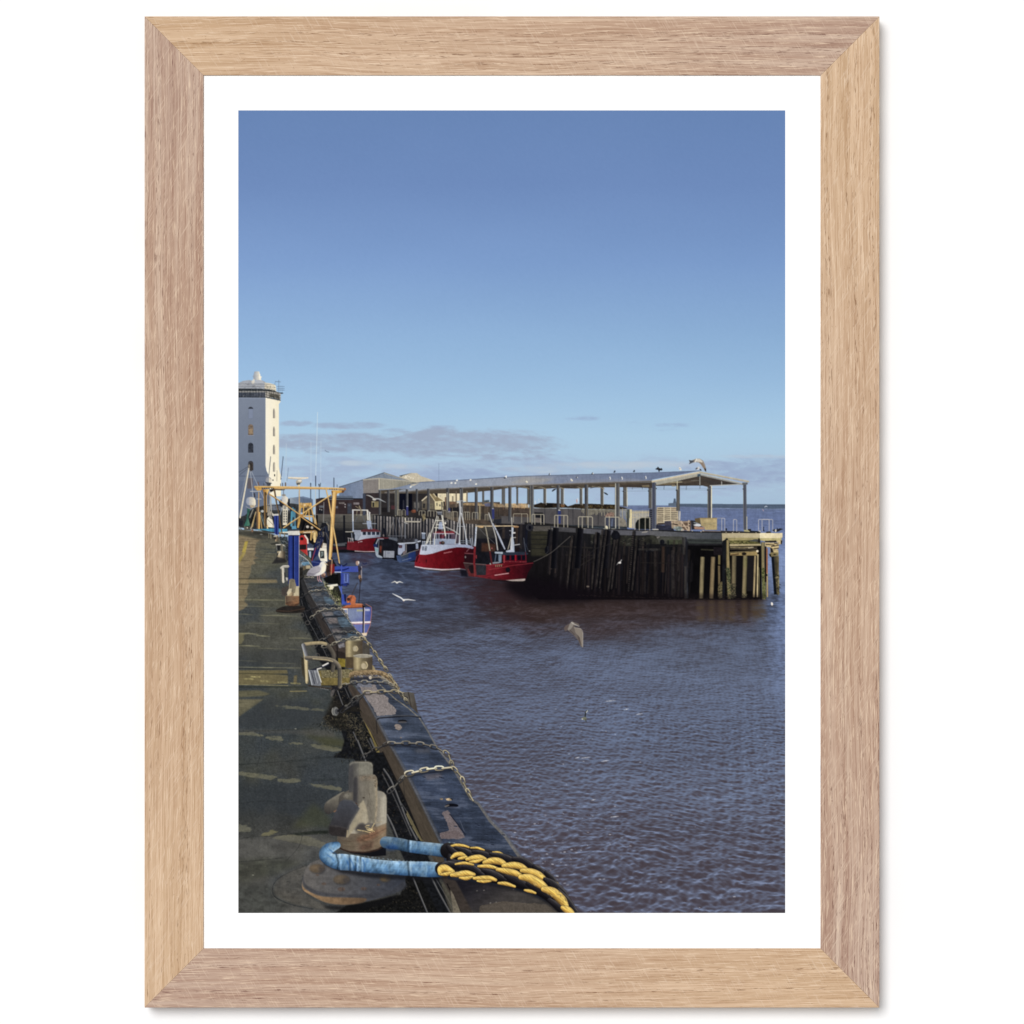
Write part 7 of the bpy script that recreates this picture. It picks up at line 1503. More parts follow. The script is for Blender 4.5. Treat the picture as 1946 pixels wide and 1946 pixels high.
L([(820, 840), (850, 870), (885, 930), (890, 1000), (880, 1080)], 8, [(96, 90, 80), (84, 78, 70), (60, 56, 52)], sm=True, n=(.06, 3, 5, 3)); L([(612, 850), (640, 840), (760, 830), (815, 840)], 6.4, [(176, 158, 118), (166, 150, 116), (110, 100, 82)], sm=True, n=(.06, 5, 3, 3)); L([(612, 850), (630, 910), (650, 975)], 7.2, [(176, 180, 186), (140, 142, 146), (96, 96, 100), (70, 70, 72)][::-1], n=(.05, 3, 5, 3)); L([(640, 968), (720, 972), (820, 980), (880, 995), (925, 1030), (945, 1090), (945, 1230)], [7.4, 8, 8.4, 8.6, 8.6, 8.4, 8.2], tub, sm=True, n=(.06, 5, 3, 3)); L([(945, 1060), (945, 1228)], 6.4, [(104, 96, 80), (88, 84, 76), (62, 60, 60)], butt=True); L([(700, 975), (820, 985), (880, 1000)], 2, (196, 178, 136), a=.8, sm=True, blur=.6)
part('printed_ladder_plate', 'bent perforated metal plate beside the handrail')
F([(660, 1080), (740, 1065), (770, 1180), (775, 1225), (690, 1218), (675, 1150)], (112, 114, 120), n=(.25, 5, 5, 3)); F([(660, 1080), (760, 1050), (840, 1010), (845, 1035), (750, 1075), (735, 1080)], (36, 38, 50)); L([(790, 1040), (838, 1016)], 2.6, (236, 230, 220)); L([(740, 1070), (775, 1060)], 2.4, (222, 216, 204)); L([(660, 1080), (690, 1215)], 1.6, (206, 208, 212)); L([(738, 1072), (775, 1190)], 1.8, (214, 212, 206)); L([(715, 1090), (740, 1200)], 2.2, (170, 172, 176), a=.8)
for i in range(11):
    x_, y_ = 682 + i * 3.2, 1095 + i * 11
    E(x_, y_, 5, 4, (30, 32, 42)); E(x_ + 22, y_ - 4, 4, 3, (40, 42, 52), a=.7)
for i in range(9):
    E(700 + i * 17, 1228 + i * 4, 5, 4, (150, 148, 144)); E(775 + i * 8, 1055 - i * 4, 3, 3, (120, 124, 134), a=.8)
L([(660, 1222), (760, 1236), (870, 1250)], 2.6, (60, 52, 46), n=(.4, 4, 2, 3)); L([(780, 1220), (930, 1222)], 1.2, (50, 46, 40))
# ---- blue posts and further bollards
part('printed_bollard', 'far bollards along the quay seen in a row')
at(450, 880, 200)
F([(580, 1290), (595, 1290), (595, 1380), (582, 1380)], (130, 122, 100)); L([(625, 1310), (628, 1385)], 1.6, (150, 140, 116)); E(285, 1240, 22, 30, (120, 92, 74)); L([(270, 1190), (250, 1200)], 2, (176, 160, 136)); L([(795, 1270), (795, 1350)], 2.4, (150, 134, 112)); L([(875, 1290), (880, 1360)], 2, (130, 120, 100)); F([(780, 1350), (930, 1350), (940, 1480), (820, 1500)], (44, 50, 54), a=.9, n=(.6, 3, 3, 3)); litter([(790, 1350), (930, 1350), (930, 1480), (820, 1480)], 50, 1, 3.5, (.6, 1), [(150, 156, 156), (24, 28, 34), (90, 100, 104)])
L([(735, 1330), (735, 1440)], 6.2, [(70, 62, 54), (120, 104, 84), (196, 174, 138)], butt=True); L([(690, 1350), (740, 1335)], 3, (190, 178, 156)); E(700, 1380, 26, 26, (50, 46, 44)); F([(610, 1480), (760, 1450), (790, 1500), (640, 1500)], (44, 44, 42), a=.8, blur=1)
part('printed_bollard', 'middle bollard with a white hand rail behind it')
L([(725, 1500), (830, 1500), (890, 1530)], 2.2, (206, 200, 188), sm=True); L([(740, 1520), (742, 1590)], 1.8, (206, 204, 200)); F([(735, 1510), (800, 1510), (790, 1600), (740, 1600)], (34, 34, 36)); L([(825, 1510), (830, 1680)], 4.5, [(130, 122, 104), (96, 90, 78)]); L([(815, 1620), (815, 1780)], 15, [(58, 52, 46), (96, 86, 72), (150, 136, 112), (196, 178, 142), (150, 134, 104)], butt=True, n=(.08, 4, 5, 3)); F([(745, 1665), (800, 1610), (815, 1620), (800, 1650), (770, 1700)], (206, 194, 168)); F([(730, 1670), (770, 1640), (760, 1690), (740, 1720)], (60, 56, 52)); F([(735, 1720), (890, 1760), (930, 1800), (900, 1830), (640, 1850), (680, 1800)], (34, 33, 36), a=.85, blur=1.5); F([(890, 1500), (940, 1480), (945, 1800), (900, 1760)], (40, 42, 44), a=.9, n=(.5, 3, 4, 3)); litter([(890, 1500), (945, 1480), (945, 1760), (900, 1740)], 40, 1, 3.5, (.6, 1.1), [(110, 112, 108), (22, 24, 30), (70, 76, 80)])
part('printed_blue_post', 'distant blue service post with a pale cap')
F([(680, 965), (768, 965), (768, 1310), (735, 1320), (690, 1290)], (38, 52, 118), n=(.08, 4, 9, 3)); L([(705, 968), (705, 1290)], 1.6, (62, 76, 148), a=.8); L([(755, 968), (758, 1310)], 2, (70, 82, 148), a=.8); L([(724, 968), (728, 1300)], 1.2, (20, 28, 70)); F([(672, 935), (768, 930), (770, 965), (674, 968)], (206, 202, 194)); L([(668, 970), (668, 1290)], 1, (20, 22, 40), a=.6)
part('printed_blue_post', 'tall near blue service post with a white cap')
F([(945, 1330), (1148, 1330), (1148, 2260), (1060, 2260), (1000, 2220), (945, 2220)], (38, 54, 122), n=(.08, 5, 12, 3)); F([(945, 1330), (965, 1330), (965, 2220), (945, 2220)], (30, 40, 100)); F([(1024, 1335), (1054, 1335), (1054, 2240), (1024, 2240)], (16, 22, 58)); L([(1060, 1335), (1060, 2250)], 1.2, (76, 96, 170), a=.8); F([(1120, 1335), (1140, 1335), (1140, 2280), (1120, 2280)], (30, 44, 120)); L([(1144, 1330), (1144, 2280)], 1.1, (190, 184, 180)); L([(985, 1340), (985, 2220)], 3, (48, 68, 150), a=.5, blur=1)
F([(945, 1245), (1150, 1240), (1152, 1330), (950, 1335)], grad((950, 1290), (206, 204, 196), (1150, 1290), (218, 212, 198)), n=(.04, 5, 3, 3)); L([(1143, 1245), (1145, 1330)], 1.4, (236, 232, 222)); F([(950, 1215), (1140, 1212), (1150, 1240), (945, 1248)], (58, 64, 74)); L([(960, 1330), (1148, 1330)], 1.4, (24, 30, 70))
part('printed_handrail', 'small white hoop rail beside the far bollard')
at(450, 1050, 400)
L([(410, 145), (430, 130), (470, 128)], 5, [(210, 204, 190), (150, 146, 136)], sm=True); L([(425, 150), (428, 268)], 5, [(150, 146, 138), (222, 214, 196), (196, 184, 160)]); L([(405, 150), (408, 260)], 1.4, (92, 90, 84)); F([(440, 230), (470, 230), (470, 265), (440, 265)], (150, 148, 140), n=(.5, 3, 3, 3)); L([(440, 190), (445, 255)], 2.4, (40, 40, 42))
part('printed_bollard', 'rusty two horned bollard in front of the blue post')
F([(360, 530), (430, 495), (600, 490), (625, 520), (600, 550), (480, 558), (380, 550)], (40, 36, 34), n=(.3, 6, 3, 3), sm=True); L([(365, 535), (480, 540), (620, 515)], 1.6, (84, 62, 50), a=.6)
L([(508, 330), (510, 480)], 26.5, [(50, 44, 42), (62, 54, 48), (104, 90, 72), (176, 156, 122), (190, 168, 130), (150, 128, 96)], butt=True, n=(.12, 6, 3, 361)); E(510, 470, 63, 22, (92, 64, 48), a=.9, n=(.3, 4, 3, 3)); F([(448, 400), (572, 395), (572, 460), (530, 478), (450, 470)], grad((448, 430), (56, 44, 40), (572, 430), (176, 126, 86)), a=.75, n=(.25, 6, 2, 362)); F([(530, 310), (572, 308), (572, 400), (520, 400)], (190, 176, 144), n=(.08, 3, 6, 3))
F([(410, 350), (420, 325), (480, 310), (475, 380), (445, 400), (415, 390)], (70, 64, 60), n=(.15, 4, 4, 3), sm=True); F([(480, 250), (500, 240), (530, 248), (545, 300), (535, 375), (500, 360), (478, 330)], grad((480, 300), (104, 96, 80), (545, 300), (140, 128, 104)), n=(.1, 3, 6, 3)); E(510, 258, 26, 16, (120, 110, 92), n=(.2, 3, 3, 3)); F([(460, 370), (478, 335), (505, 330), (500, 365), (468, 398)], (206, 192, 160)); L([(485, 265), (482, 330)], 2, (166, 154, 128), a=.7)
# ---- the standing gull
part('printed_gull', 'herring gull standing on the timber kerb')
at(540, 1050, 200)
L([(612, 420), (618, 500), (640, 530)], 1.3, (206, 150, 150)); L([(645, 420), (655, 500), (690, 540)], 1.3, (214, 156, 156))
F([(420, 420), (440, 350), (500, 290), (580, 255), (640, 235), (665, 190), (700, 165), (745, 165), (765, 190), (770, 280), (750, 350), (690, 400), (620, 425), (560, 430), (480, 425)], grad((560, 300), (206, 204, 208), (770, 300), (246, 238, 218)), sm=True, n=(.02, 6, 6, 3)); F([(425, 400), (445, 345), (520, 275), (600, 250), (660, 262), (680, 300), (640, 360), (560, 400), (480, 405)], grad((440, 340), (150, 146, 154), (670, 300), (176, 170, 176)), sm=True, n=(.05, 6, 4, 3)); F([(415, 415), (450, 370), (560, 400), (600, 395), (540, 425), (440, 430)], (122, 118, 128), a=.8, sm=True, blur=.6); L([(460, 395), (560, 385), (650, 350)], 1.2, (112, 108, 118), a=.6, sm=True); F([(690, 270), (765, 230), (755, 340), (690, 390)], (250, 240, 212), a=.8, blur=2, idw=False); F([(640, 240), (700, 200), (690, 260), (660, 290)], (196, 196, 204), a=.7, blur=1.5, idw=False)
F([(745, 190), (780, 200), (810, 235), (790, 235), (750, 215)], (196, 176, 140)); L([(785, 205), (808, 235)], 1.2, (120, 104, 84)); E(742, 186, 5, 5, (60, 56, 52)); F([(690, 170), (745, 166), (740, 200), (700, 200)], (222, 220, 214), a=.6, blur=1, idw=False)

# ---- big bollard with its rope
part('printed_bollard', 'large weathered horned bollard on a rusty round foot')
at(450, 1340, 400)
F([(610, 1580), (640, 1490), (720, 1430), (900, 1400), (1200, 1430), (1500, 1520), (1545, 1600), (1530, 1680), (1400, 1740), (1200, 1800), (980, 1830), (820, 1810), (680, 1740), (600, 1680)], grad((620, 1600), (106, 99, 92), (1500, 1600), (58, 60, 67)), n=(.14, 9, 5, 371), sm=True)
F([(605, 1620), (620, 1680), (760, 1750), (960, 1765), (1180, 1770), (1150, 1815), (980, 1832), (820, 1812), (680, 1745), (606, 1690)], grad((610, 1700), (158, 124, 88), (1180, 1800), (100, 78, 58)), n=(.18, 7, 5, 372), blur=1.2, sm=True); F([(610, 1560), (640, 1650), (800, 1720), (1100, 1740), (1400, 1700), (1530, 1620), (1540, 1690), (1300, 1770), (1000, 1760), (760, 1745), (620, 1670)], (62, 61, 64), a=.7, blur=2, n=(.2, 7, 4, 3), sm=True)
F([(780, 1840), (1000, 1850), (1300, 1790), (1500, 1730), (1400, 1820), (1100, 1890), (840, 1870)], (18, 18, 20), a=.8, blur=4, idw=False)
for x_, y_, rx_, ry_, c_ in ((735, 1500, 70, 40, (120, 100, 78)), (960, 1600, 75, 42, (108, 92, 74)), (1360, 1590, 48, 30, (112, 92, 66))):
    E(x_ + 10, y_ + 8, rx_, ry_, (44, 44, 47), a=.7, blur=3, idw=False); E(x_, y_, rx_, ry_, tuple(v * .86 for v in c_), n=(.12, 6, 4, 3), blur=2.6, idw=False); E(x_ - rx_ * .25, y_ - ry_ * .2, rx_ * .5, ry_ * .45, tuple(v * 1.05 for v in c_), a=.6, blur=4, idw=False); E(x_ + rx_ * .6, y_ + ry_ * .25, rx_ * .4, ry_ * .8, (58, 55, 57), a=.6, blur=4, idw=False)
for x_, y_, r_ in ((960, 1690, 36), (1165, 1685, 28), (1300, 1650, 18), (800, 1640, 22), (740, 1560, 16)):
    E(x_, y_, r_, r_ * .55, (92, 66, 50), a=.5, blur=1, n=(.4, 3, 3, 3), idw=False)
F([(905, 1300), (1370, 1240), (1370, 1380), (1240, 1390), (1050, 1360)], (20, 20, 24))
# column
L([(1148, 830), (1148, 1290)], 92, [(62, 58, 58), (76, 71, 68), (98, 90, 82), (120, 110, 97), (152, 140, 120), (178, 164, 140), (176, 162, 138), (150, 137, 117)], butt=True, n=(.07, 12, 9, 373))
F([(925, 1180), (1100, 1180), (1372, 1070), (1370, 1265), (1300, 1320), (1180, 1348), (1040, 1345), (960, 1318), (926, 1285)], grad((925, 1250), (84, 74, 64), (1370, 1200), (164, 136, 104), ((1150, 1250), (122, 102, 80))), n=(.16, 12, 5, 374), blur=1)
F([(1100, 1215), (1365, 1110), (1366, 1160), (1240, 1235), (1110, 1270)], (112, 70, 50), a=.5, blur=4, n=(.6, 8, 4, 375), idw=False); F([(1120, 1290), (1260, 1240), (1240, 1320), (1130, 1340)], (84, 54, 44), a=.55, blur=5, n=(.5, 5, 5, 376), idw=False); F([(930, 1230), (1080, 1235), (1080, 1330), (960, 1310)], (112, 96, 72), a=.35, blur=5, idw=False); F([(1290, 1110), (1370, 1080), (1372, 1250), (1310, 1290)], (190, 160, 122), a=.35, blur=5, idw=False)
L([(930, 1232), (1040, 1250), (1180, 1225), (1372, 1130)], 1.4, (74, 56, 44), a=.45, blur=1, sm=True, idw=False, n=(.6, 4, 3, 3)); L([(945, 1280), (1060, 1300), (1200, 1280), (1368, 1190)], 1.2, (82, 62, 48), a=.4, blur=1, sm=True, idw=False, n=(.6, 4, 3, 4))
L([(926, 1286), (960, 1319), (1040, 1346), (1180, 1350), (1300, 1322), (1370, 1266)], 3, (60, 42, 34), a=.8, blur=.8, sm=True, n=(.3, 6, 3, 3), idw=False)
# right shoulder
F([(1270, 788), (1320, 790), (1350, 802), (1370, 826), (1376, 860), (1375, 1080), (1280, 1120), (1240, 1000)], grad((1240, 950), (120, 110, 96), (1376, 950), (184, 170, 146), ((1320, 950), (166, 153, 131))), n=(.07, 9, 9, 377), blur=.8); F([(1285, 785), (1330, 792), (1368, 825), (1350, 846), (1290, 850)], (142, 132, 116), a=.7, blur=2.4, idw=False); L([(1352, 850), (1352, 1080)], 7, (196, 184, 160), a=.45, blur=4, idw=False)
# rear arm
F([(985, 792), (880, 850), (820, 893), (802, 930), (806, 975), (832, 1000), (872, 990), (930, 945), (960, 860)], grad((880, 850), (116, 107, 92), (850, 1000), (58, 53, 50)), sm=True, n=(.08, 6, 6, 379)); L([(895, 978), (925, 962)], 3, (140, 98, 70), a=.7, blur=.6); L([(960, 812), (880, 858), (826, 896)], 3, (140, 130, 112), a=.4, blur=2, sm=True, idw=False)
# left shoulder
F([(1050, 735), (1034, 775), (1010, 790), (965, 808), (940, 836), (934, 880), (936, 990), (1060, 990), (1090, 800)], grad((934, 880), (74, 68, 62), (1080, 800), (110, 101, 86)), n=(.09, 7, 6, 378), blur=.8); F([(985, 816), (1035, 802), (1050, 832), (1005, 862), (980, 845)], (136, 127, 110), a=.6, blur=2.2, n=(.3, 4, 4, 3), idw=False)
# rear horn
F([(1029, 590), (1033, 548), (1050, 530), (1080, 521), (1200, 520), (1236, 530), (1248, 556), (1250, 600), (1248, 660), (1100, 800), (1030, 800), (1026, 690)], grad((1030, 640), (78, 74, 70), (1250, 640), (140, 131, 113), ((1120, 640), (122, 115, 100))), n=(.06, 6, 6, 380)); F([(1029, 590), (1036, 545), (1066, 540), (1070, 640), (1064, 780), (1030, 800)], (70, 67, 66), a=.7, blur=2.6, idw=False); L([(1040, 545), (1056, 530), (1085, 524), (1195, 523), (1230, 532), (1244, 552)], 3.4, (166, 156, 135), a=.5, blur=1.8, sm=True, idw=False); F([(1110, 560), (1225, 560), (1232, 625), (1110, 640)], (146, 137, 119), a=.5, blur=5, n=(.2, 4, 4, 3), idw=False)
# front horn
F([(1072, 700), (1078, 668), (1098, 648), (1140, 638), (1235, 632), (1268, 640), (1284, 660), (1291, 700), (1290, 800), (1285, 960), (1268, 1090), (1180, 1075), (1150, 930), (1100, 930), (1070, 880)], grad((1075, 800), (74, 70, 67), (1125, 800), (112, 103, 90), ((1250, 800), (131, 120, 102)), ((1291, 800), (150, 137, 114))), n=(.12, 4, 14, 381), blur=.5); F([(1072, 700), (1084, 664), (1106, 664), (1112, 780), (1104, 905), (1068, 880)], (58, 55, 56), a=.8, blur=2.6, idw=False); F([(1120, 656), (1265, 648), (1284, 690), (1130, 700)], (136, 118, 97), a=.5, blur=2.4, n=(.4, 5, 3, 3), idw=False); L([(1282, 690), (1284, 960), (1270, 1075)], 3, (178, 152, 116), a=.45, blur=1.6, n=(.5, 3, 5, 3), idw=False)
litter([(1190, 760), (1250, 780), (1262, 1050), (1190, 1040)], 26, 3, 10, (.5, .9), [(92, 82, 69), (80, 70, 58)], a=.5, ang=(86, 5), bend=.15); litter([(1250, 650), (1288, 650), (1284, 760), (1256, 740)], 26, .8, 2, (.6, 1.1), [(60, 46, 36), (100, 74, 52)], a=.7); litter([(1150, 650), (1240, 650), (1240, 680), (1150, 680)], 18, .8, 2.4, (.6, 1), [(116, 86, 62), (86, 68, 52)], a=.55)
E(1165, 850, 12, 7, (56, 46, 38), a=.7, blur=.6, idw=False); E(1092, 905, 14, 9, (64, 42, 34), a=.9, blur=.5); L([(1072, 898), (1112, 922)], 1.4, (60, 38, 30), a=.8)
# lit web between the horn and the front lug
F([(1130, 905), (1165, 870), (1195, 960), (1210, 1070), (1180, 1095), (1150, 1075), (1120, 1085), (1060, 1160), (1016, 1218), (1006, 1190), (1030, 1110), (1085, 1010)], grad((1010, 1200), (170, 152, 120), (1190, 960), (150, 138, 116), ((1120, 1060), (166, 150, 122))), n=(.06, 7, 7, 383), blur=1.4); F([(1160, 960), (1195, 1000), (1200, 1070), (1150, 1060)], (176, 162, 137), a=.5, blur=5, idw=False)
# front lug, its broad face in the shade
F([(985, 866), (1060, 876), (1100, 912), (1128, 950), (1090, 1010), (1036, 1105), (1012, 1190), (1003, 1212), (872, 1196), (845, 1172), (846, 1112), (900, 1000), (945, 890)], grad((950, 900), (70, 70, 74), (930, 1190), (50, 46, 46)), n=(.08, 9, 9, 382), blur=.8); F([(850, 1105), (1014, 1130), (1010, 1200), (872, 1196), (845, 1172)], (48, 42, 40), a=.8, blur=1.8, n=(.2, 5, 4, 3), idw=False); L([(852, 1108), (930, 1112), (1012, 1132)], 2, (86, 78, 74), a=.45, blur=1.2, idw=False)
L([(1124, 946), (1086, 1012), (1034, 1108), (1010, 1200)], 4.5, (112, 106, 98), a=.55, blur=2.4, sm=True, idw=False); L([(990, 870), (1055, 878), (1098, 912)], 3, (104, 100, 96), a=.4, blur=2, idw=False); L([(1016, 1150), (1010, 1210)], 1.6, (206, 178, 128), a=.7)
F([(1118, 1090), (1160, 1084), (1205, 1120), (1210, 1160), (1110, 1150), (1080, 1146)], (66, 60, 57), a=.9, blur=3, idw=False); F([(1090, 1145), (1220, 1150), (1210, 1185), (1100, 1178)], (88, 78, 67), a=.6, blur=3, idw=False)
for p_ in ([(1180, 1118), (1230, 1138), (1262, 1160)], [(1262, 1088), (1240, 1126), (1244, 1164)], [(1190, 1136), (1232, 1152)], [(1110, 1146), (1170, 1156), (1226, 1170)], [(1188, 1108), (1215, 1104)], [(1200, 1148), (1246, 1150)]):
    L(p_, 1.7, (228, 196, 134), a=.75, blur=.5, n=(.3, 3, 2, 3))
L([(1262, 1086), (1330, 1070)], 1.2, (176, 152, 114), a=.6)
part('printed_rope_sleeve', 'blue canvas sleeve on the mooring rope loop')
def sleeve(S, T, W_, seed, dim=1.0, seam=()):
    u = S; t = T
    base = np.stack([np.interp(t, [-1, -.8, -.4, .2, .65, 1], v) for v in ((160, 144, 116, 98, 66, 40), (188, 174, 152, 136, 100, 66), (206, 198, 182, 170, 134, 96))], -1) * dim
    r1 = 1 - 2 * np.abs(fbm(u / 7 + t * .8, t * 1.1 + u / 40, seed, 3)); r2 = fbm(u / 2.2 + t * .5, t * 1.6, seed + 5, 2)
    f2 = fbm(u / 11 - t * .6, t * .7, seed + 3, 3)
    c = base * (1 + .16 * (r1 - .55) + .13 * r2 + .22 * f2 + np.sin(t * 17) * .02)[..., None]
    pale = sstep(.15, .55, fbm(u / 15 + 3, t * .9, seed + 9, 3))[..., None]
    c = c * (1 - .3 * pale) + np.array([168, 192, 206], np.float32) * dim * .3 * pale
    deep = sstep(.1, .5, fbm(u / 9, t * .8, seed + 7, 3))[..., None]
    c = c * (1 - .34 * deep) + np.array([48, 96, 160], np.float32) * dim * .34 * deep
    for s_, k_ in seam:
        c = c * (1 - .40 * np.exp(-((u - s_ - 2 * t) / 2.0) ** 2))[..., None] + 26 * k_ * np.exp(-((u - s_ - 4.5 - 2 * t) / 2.0) ** 2)[..., None]
    return c
L([(1360, 1285), (1500, 1300), (1600, 1330), (1760, 1350), (1935, 1385)], 8, (16, 22, 40), a=.85, blur=2)
L([(1355, 1258), (1470, 1272), (1600, 1298), (1760, 1318), (1900, 1335), (1945, 1340)], [22, 23, 23, 24, 25, 25], st(lambda S, T: np.where((S < 46)[..., None], .80, 1.0) * sleeve(S, T, 22, 391, .88, ((46, 1.2),))), sm=True, butt=True)
E(1420, 1305, 60, 30, (30, 66, 130), a=.45, blur=4, idw=False)
path = [(925, 1285), (880, 1300), (840, 1320), (815, 1350), (815, 1385), (850, 1415), (900, 1435), (960, 1440), (1060, 1448), (1200, 1470), (1400, 1490), (1600, 1502), (1760, 1508), (1885, 1515)]
L([(820, 1450), (960, 1520), (1200, 1560), (1500, 1580), (1850, 1590)], 9, (22, 22, 26), a=.75, blur=3.5, idw=False)
L(path, [13, 18, 21, 23, 24, 25, 27, 31, 30, 27, 26, 27.5, 29.5, 26], st(lambda S, T: sleeve(S, T, 28, 395, 1.0, ((62, 1.6), (84, 1.5), (95, 2), (104, 1.5), (196, 1.3)))), sm=True, butt=True)
for a_, b_, c_ in (((1010, 1430), (1026, 1500), (44, 92, 156)), ((1036, 1405), (1075, 1500), (40, 88, 150)), ((1108, 1400), (1090, 1490), (44, 90, 152)), ((1160, 1420), (1170, 1530), (50, 100, 162)), ((850, 1330), (915, 1375), (44, 92, 150)), ((830, 1375), (890, 1425), (48, 96, 156)), ((1122, 1405), (1128, 1515), (176, 208, 228)), ((1075, 1430), (1128, 1475), (160, 198, 222)), ((1730, 1440), (1738, 1560), (150, 190, 216))):
    L([a_, ((a_[0] + b_[0]) / 2 + 8, (a_[1] + b_[1]) / 2), b_], 2.6, c_, a=.5, sm=True, blur=1.2, idw=False)
for q in range(26):
    x_ = 950 + q * 36 + RNG.uniform(-9, 9); y_ = np.interp(x_, [950, 1060, 1250, 1500, 1880], [1372, 1386, 1398, 1428, 1452])
    E(x_, y_, RNG.uniform(6, 14), RNG.uniform(3, 6), (176, 206, 226), a=.6, blur=1, idw=False, rot=RNG.uniform(-10, 30))
L([(1925, 1275), (1945, 1335), (1945, 1400)], 1.4, (30, 60, 100), a=.7); at(750, 1340, 400); litter([(495, 1255), (550, 1262), (540, 1285), (490, 1275)], 18, 1, 3, (.8, 1.4), [(206, 222, 206), (150, 190, 196)])
part('printed_mooring_rope', 'black and yellow twisted mooring rope over the kerb')
blk, yel = (36, 34, 38), (214, 172, 84)
def strand(pts, w, kind, seed):
    w = [max(v, (.62 if kind == 'y' else .5) * max(w)) for v in w]
    b = [(96, 92, 92), (52, 50, 53), (36, 34, 38), (26, 24, 28), (16, 15, 19)] if kind == 'k' else [(206, 172, 96), (240, 204, 110), (226, 186, 90), (178, 138, 64), (92, 70, 40)]
    L(pts, [v + 1.3 for v in w], (14, 12, 14), a=.5, sm=True, blur=.4)
    L(pts, w, b, sm=True, n=(.3, 9, 1.0, seed, 38))
# rope body lies dark under the strands
back = [(490, 1335), (600, 1350), (720, 1375), (900, 1410), (1060, 1455), (1220, 1520), (1330, 1590), (1420, 1670), (1500, 1760)]
front = [(430, 1500), (560, 1505), (720, 1535), (900, 1570), (1080, 1610), (1240, 1650), (1370, 1710), (1480, 1790), (1570, 1880), (1620, 1950)]
L([(x_ + 10, y_ + 30) for x_, y_ in front], 24, (12, 12, 16), a=.55, blur=5, idw=False)
for pth, w0 in ((back, 30), (front, 25)):
    L(pth, w0, [(48, 44, 44), (24, 22, 25), (16, 14, 17)], sm=True)
def trace(kind, *runs):
    for i, (pts, w) in enumerate(runs):
        strand(pts, w, kind, 400 + i * 7)
# back rope, strand by strand
trace('y', ([(515, 1295), (570, 1285), (640, 1292), (680, 1305)], [3, 6, 5, 2]), ([(700, 1310), (760, 1312), (820, 1330)], [2, 5, 2]), ([(900, 1350), (950, 1352), (990, 1365)], [2, 4.6, 2]), ([(1285, 1470), (1330, 1490)], [3, 3]))
trace('k', ([(490, 1300), (540, 1345), (580, 1360)], [8, 12, 6]), ([(560, 1310), (650, 1345), (740, 1380)], [6, 12, 8]), ([(720, 1345), (820, 1370), (920, 1410)], [6, 12, 9]), ([(880, 1365), (1000, 1395), (1120, 1440)], [6, 12, 9]), ([(1090, 1410), (1180, 1430), (1290, 1500)], [7, 13, 10]), ([(1280, 1480), (1360, 1540), (1430, 1600)], [8, 13, 9]), ([(1390, 1540), (1450, 1600), (1480, 1660)], [8, 11, 8]), ([(500, 1380), (510, 1430), (560, 1445)], [8, 12, 9]))
trace('y', ([(525, 1400), (560, 1375), (610, 1370), (650, 1390)], [4, 9, 9, 3]), ([(590, 1410), (640, 1400), (660, 1395)], [5, 7, 3]), ([(665, 1415), (720, 1405), (780, 1400), (830, 1415)], [5, 11, 11, 4]), ([(690, 1440), (750, 1435), (800, 1420)], [4, 7, 3]), ([(825, 1445), (890, 1430), (960, 1435), (1020, 1465)], [6, 13, 13, 5]), ([(1000, 1475), (1080, 1470), (1150, 1480), (1205, 1505)], [6, 13, 13, 6]), ([(1170, 1520), (1250, 1530), (1320, 1560), (1375, 1595)], [6, 13, 14, 6]), ([(1465, 1640), (1490, 1640), (1510, 1665)], [4, 6, 3]))
trace('k', ([(1380, 1600), (1450, 1640), (1540, 1720), (1610, 1830)], [8, 13, 14, 10]), ([(1500, 1700), (1590, 1800), (1660, 1900)], [8, 12, 10]))
# front rope
trace('k', ([(425, 1475), (480, 1460), (560, 1470), (640, 1500)], [6, 12, 12, 5]), ([(630, 1480), (720, 1500), (810, 1560)], [6, 13, 7]), ([(810, 1515), (900, 1550), (1010, 1600)], [6, 14, 8]), ([(1020, 1570), (1120, 1610), (1230, 1670)], [7, 15, 9]), ([(1220, 1640), (1320, 1690), (1420, 1760)], [8, 16, 10]), ([(1420, 1790), (1500, 1850), (1560, 1910)], [8, 14, 10]))
trace('y', ([(560, 1460), (640, 1450), (720, 1465)], [3, 6, 3]), ([(770, 1480), (860, 1480), (945, 1500)], [4, 8, 4]), ([(945, 1510), (1030, 1525), (1110, 1545), (1170, 1575)], [5, 12, 12, 5]), ([(1160, 1580), (1240, 1590), (1330, 1640), (1390, 1680)], [7, 16, 17, 7]), ([(1370, 1690), (1450, 1715), (1530, 1785), (1570, 1840)], [8, 17, 18, 8]), ([(1545, 1860), (1590, 1885), (1630, 1920)], [8, 15, 12]))
trace('y', ([(420, 1540), (430, 1505), (470, 1500), (530, 1530)], [8, 15, 14, 4]), ([(430, 1555), (480, 1550), (530, 1535)], [5, 8, 3]), ([(525, 1560), (590, 1555), (660, 1545), (725, 1555)], [4, 11, 12, 4]), ([(600, 1585), (660, 1590), (715, 1575)], [3, 8, 4]), ([(730, 1590), (800, 1590), (870, 1590), (925, 1605)], [4, 10, 10, 4]), ([(760, 1615), (820, 1620), (880, 1615)], [3, 6, 3]), ([(955, 1635), (1020, 1640), (1100, 1665)], [3, 8, 3]), ([(1195, 1700), (1240, 1708), (1290, 1725)], [3, 7, 3]))
litter([(420, 1500), (530, 1500), (720, 1560), (520, 1560)], 30, 2, 6, (.5, .9), [(250, 222, 150), (170, 128, 60)], a=.6, ang=(-20, 12)); litter([(1160, 1570), (1390, 1660), (1570, 1830), (1450, 1760)], 46, 3, 8, (.5, .9), [(252, 226, 150), (180, 140, 66)], a=.6, ang=(40, 12)); litter([(1300, 1520), (1460, 1640), (1600, 1800), (1560, 1820)], 30, 2, 6, (.5, .9), [(80, 76, 78), (20, 18, 22)], a=.7, ang=(55, 14))

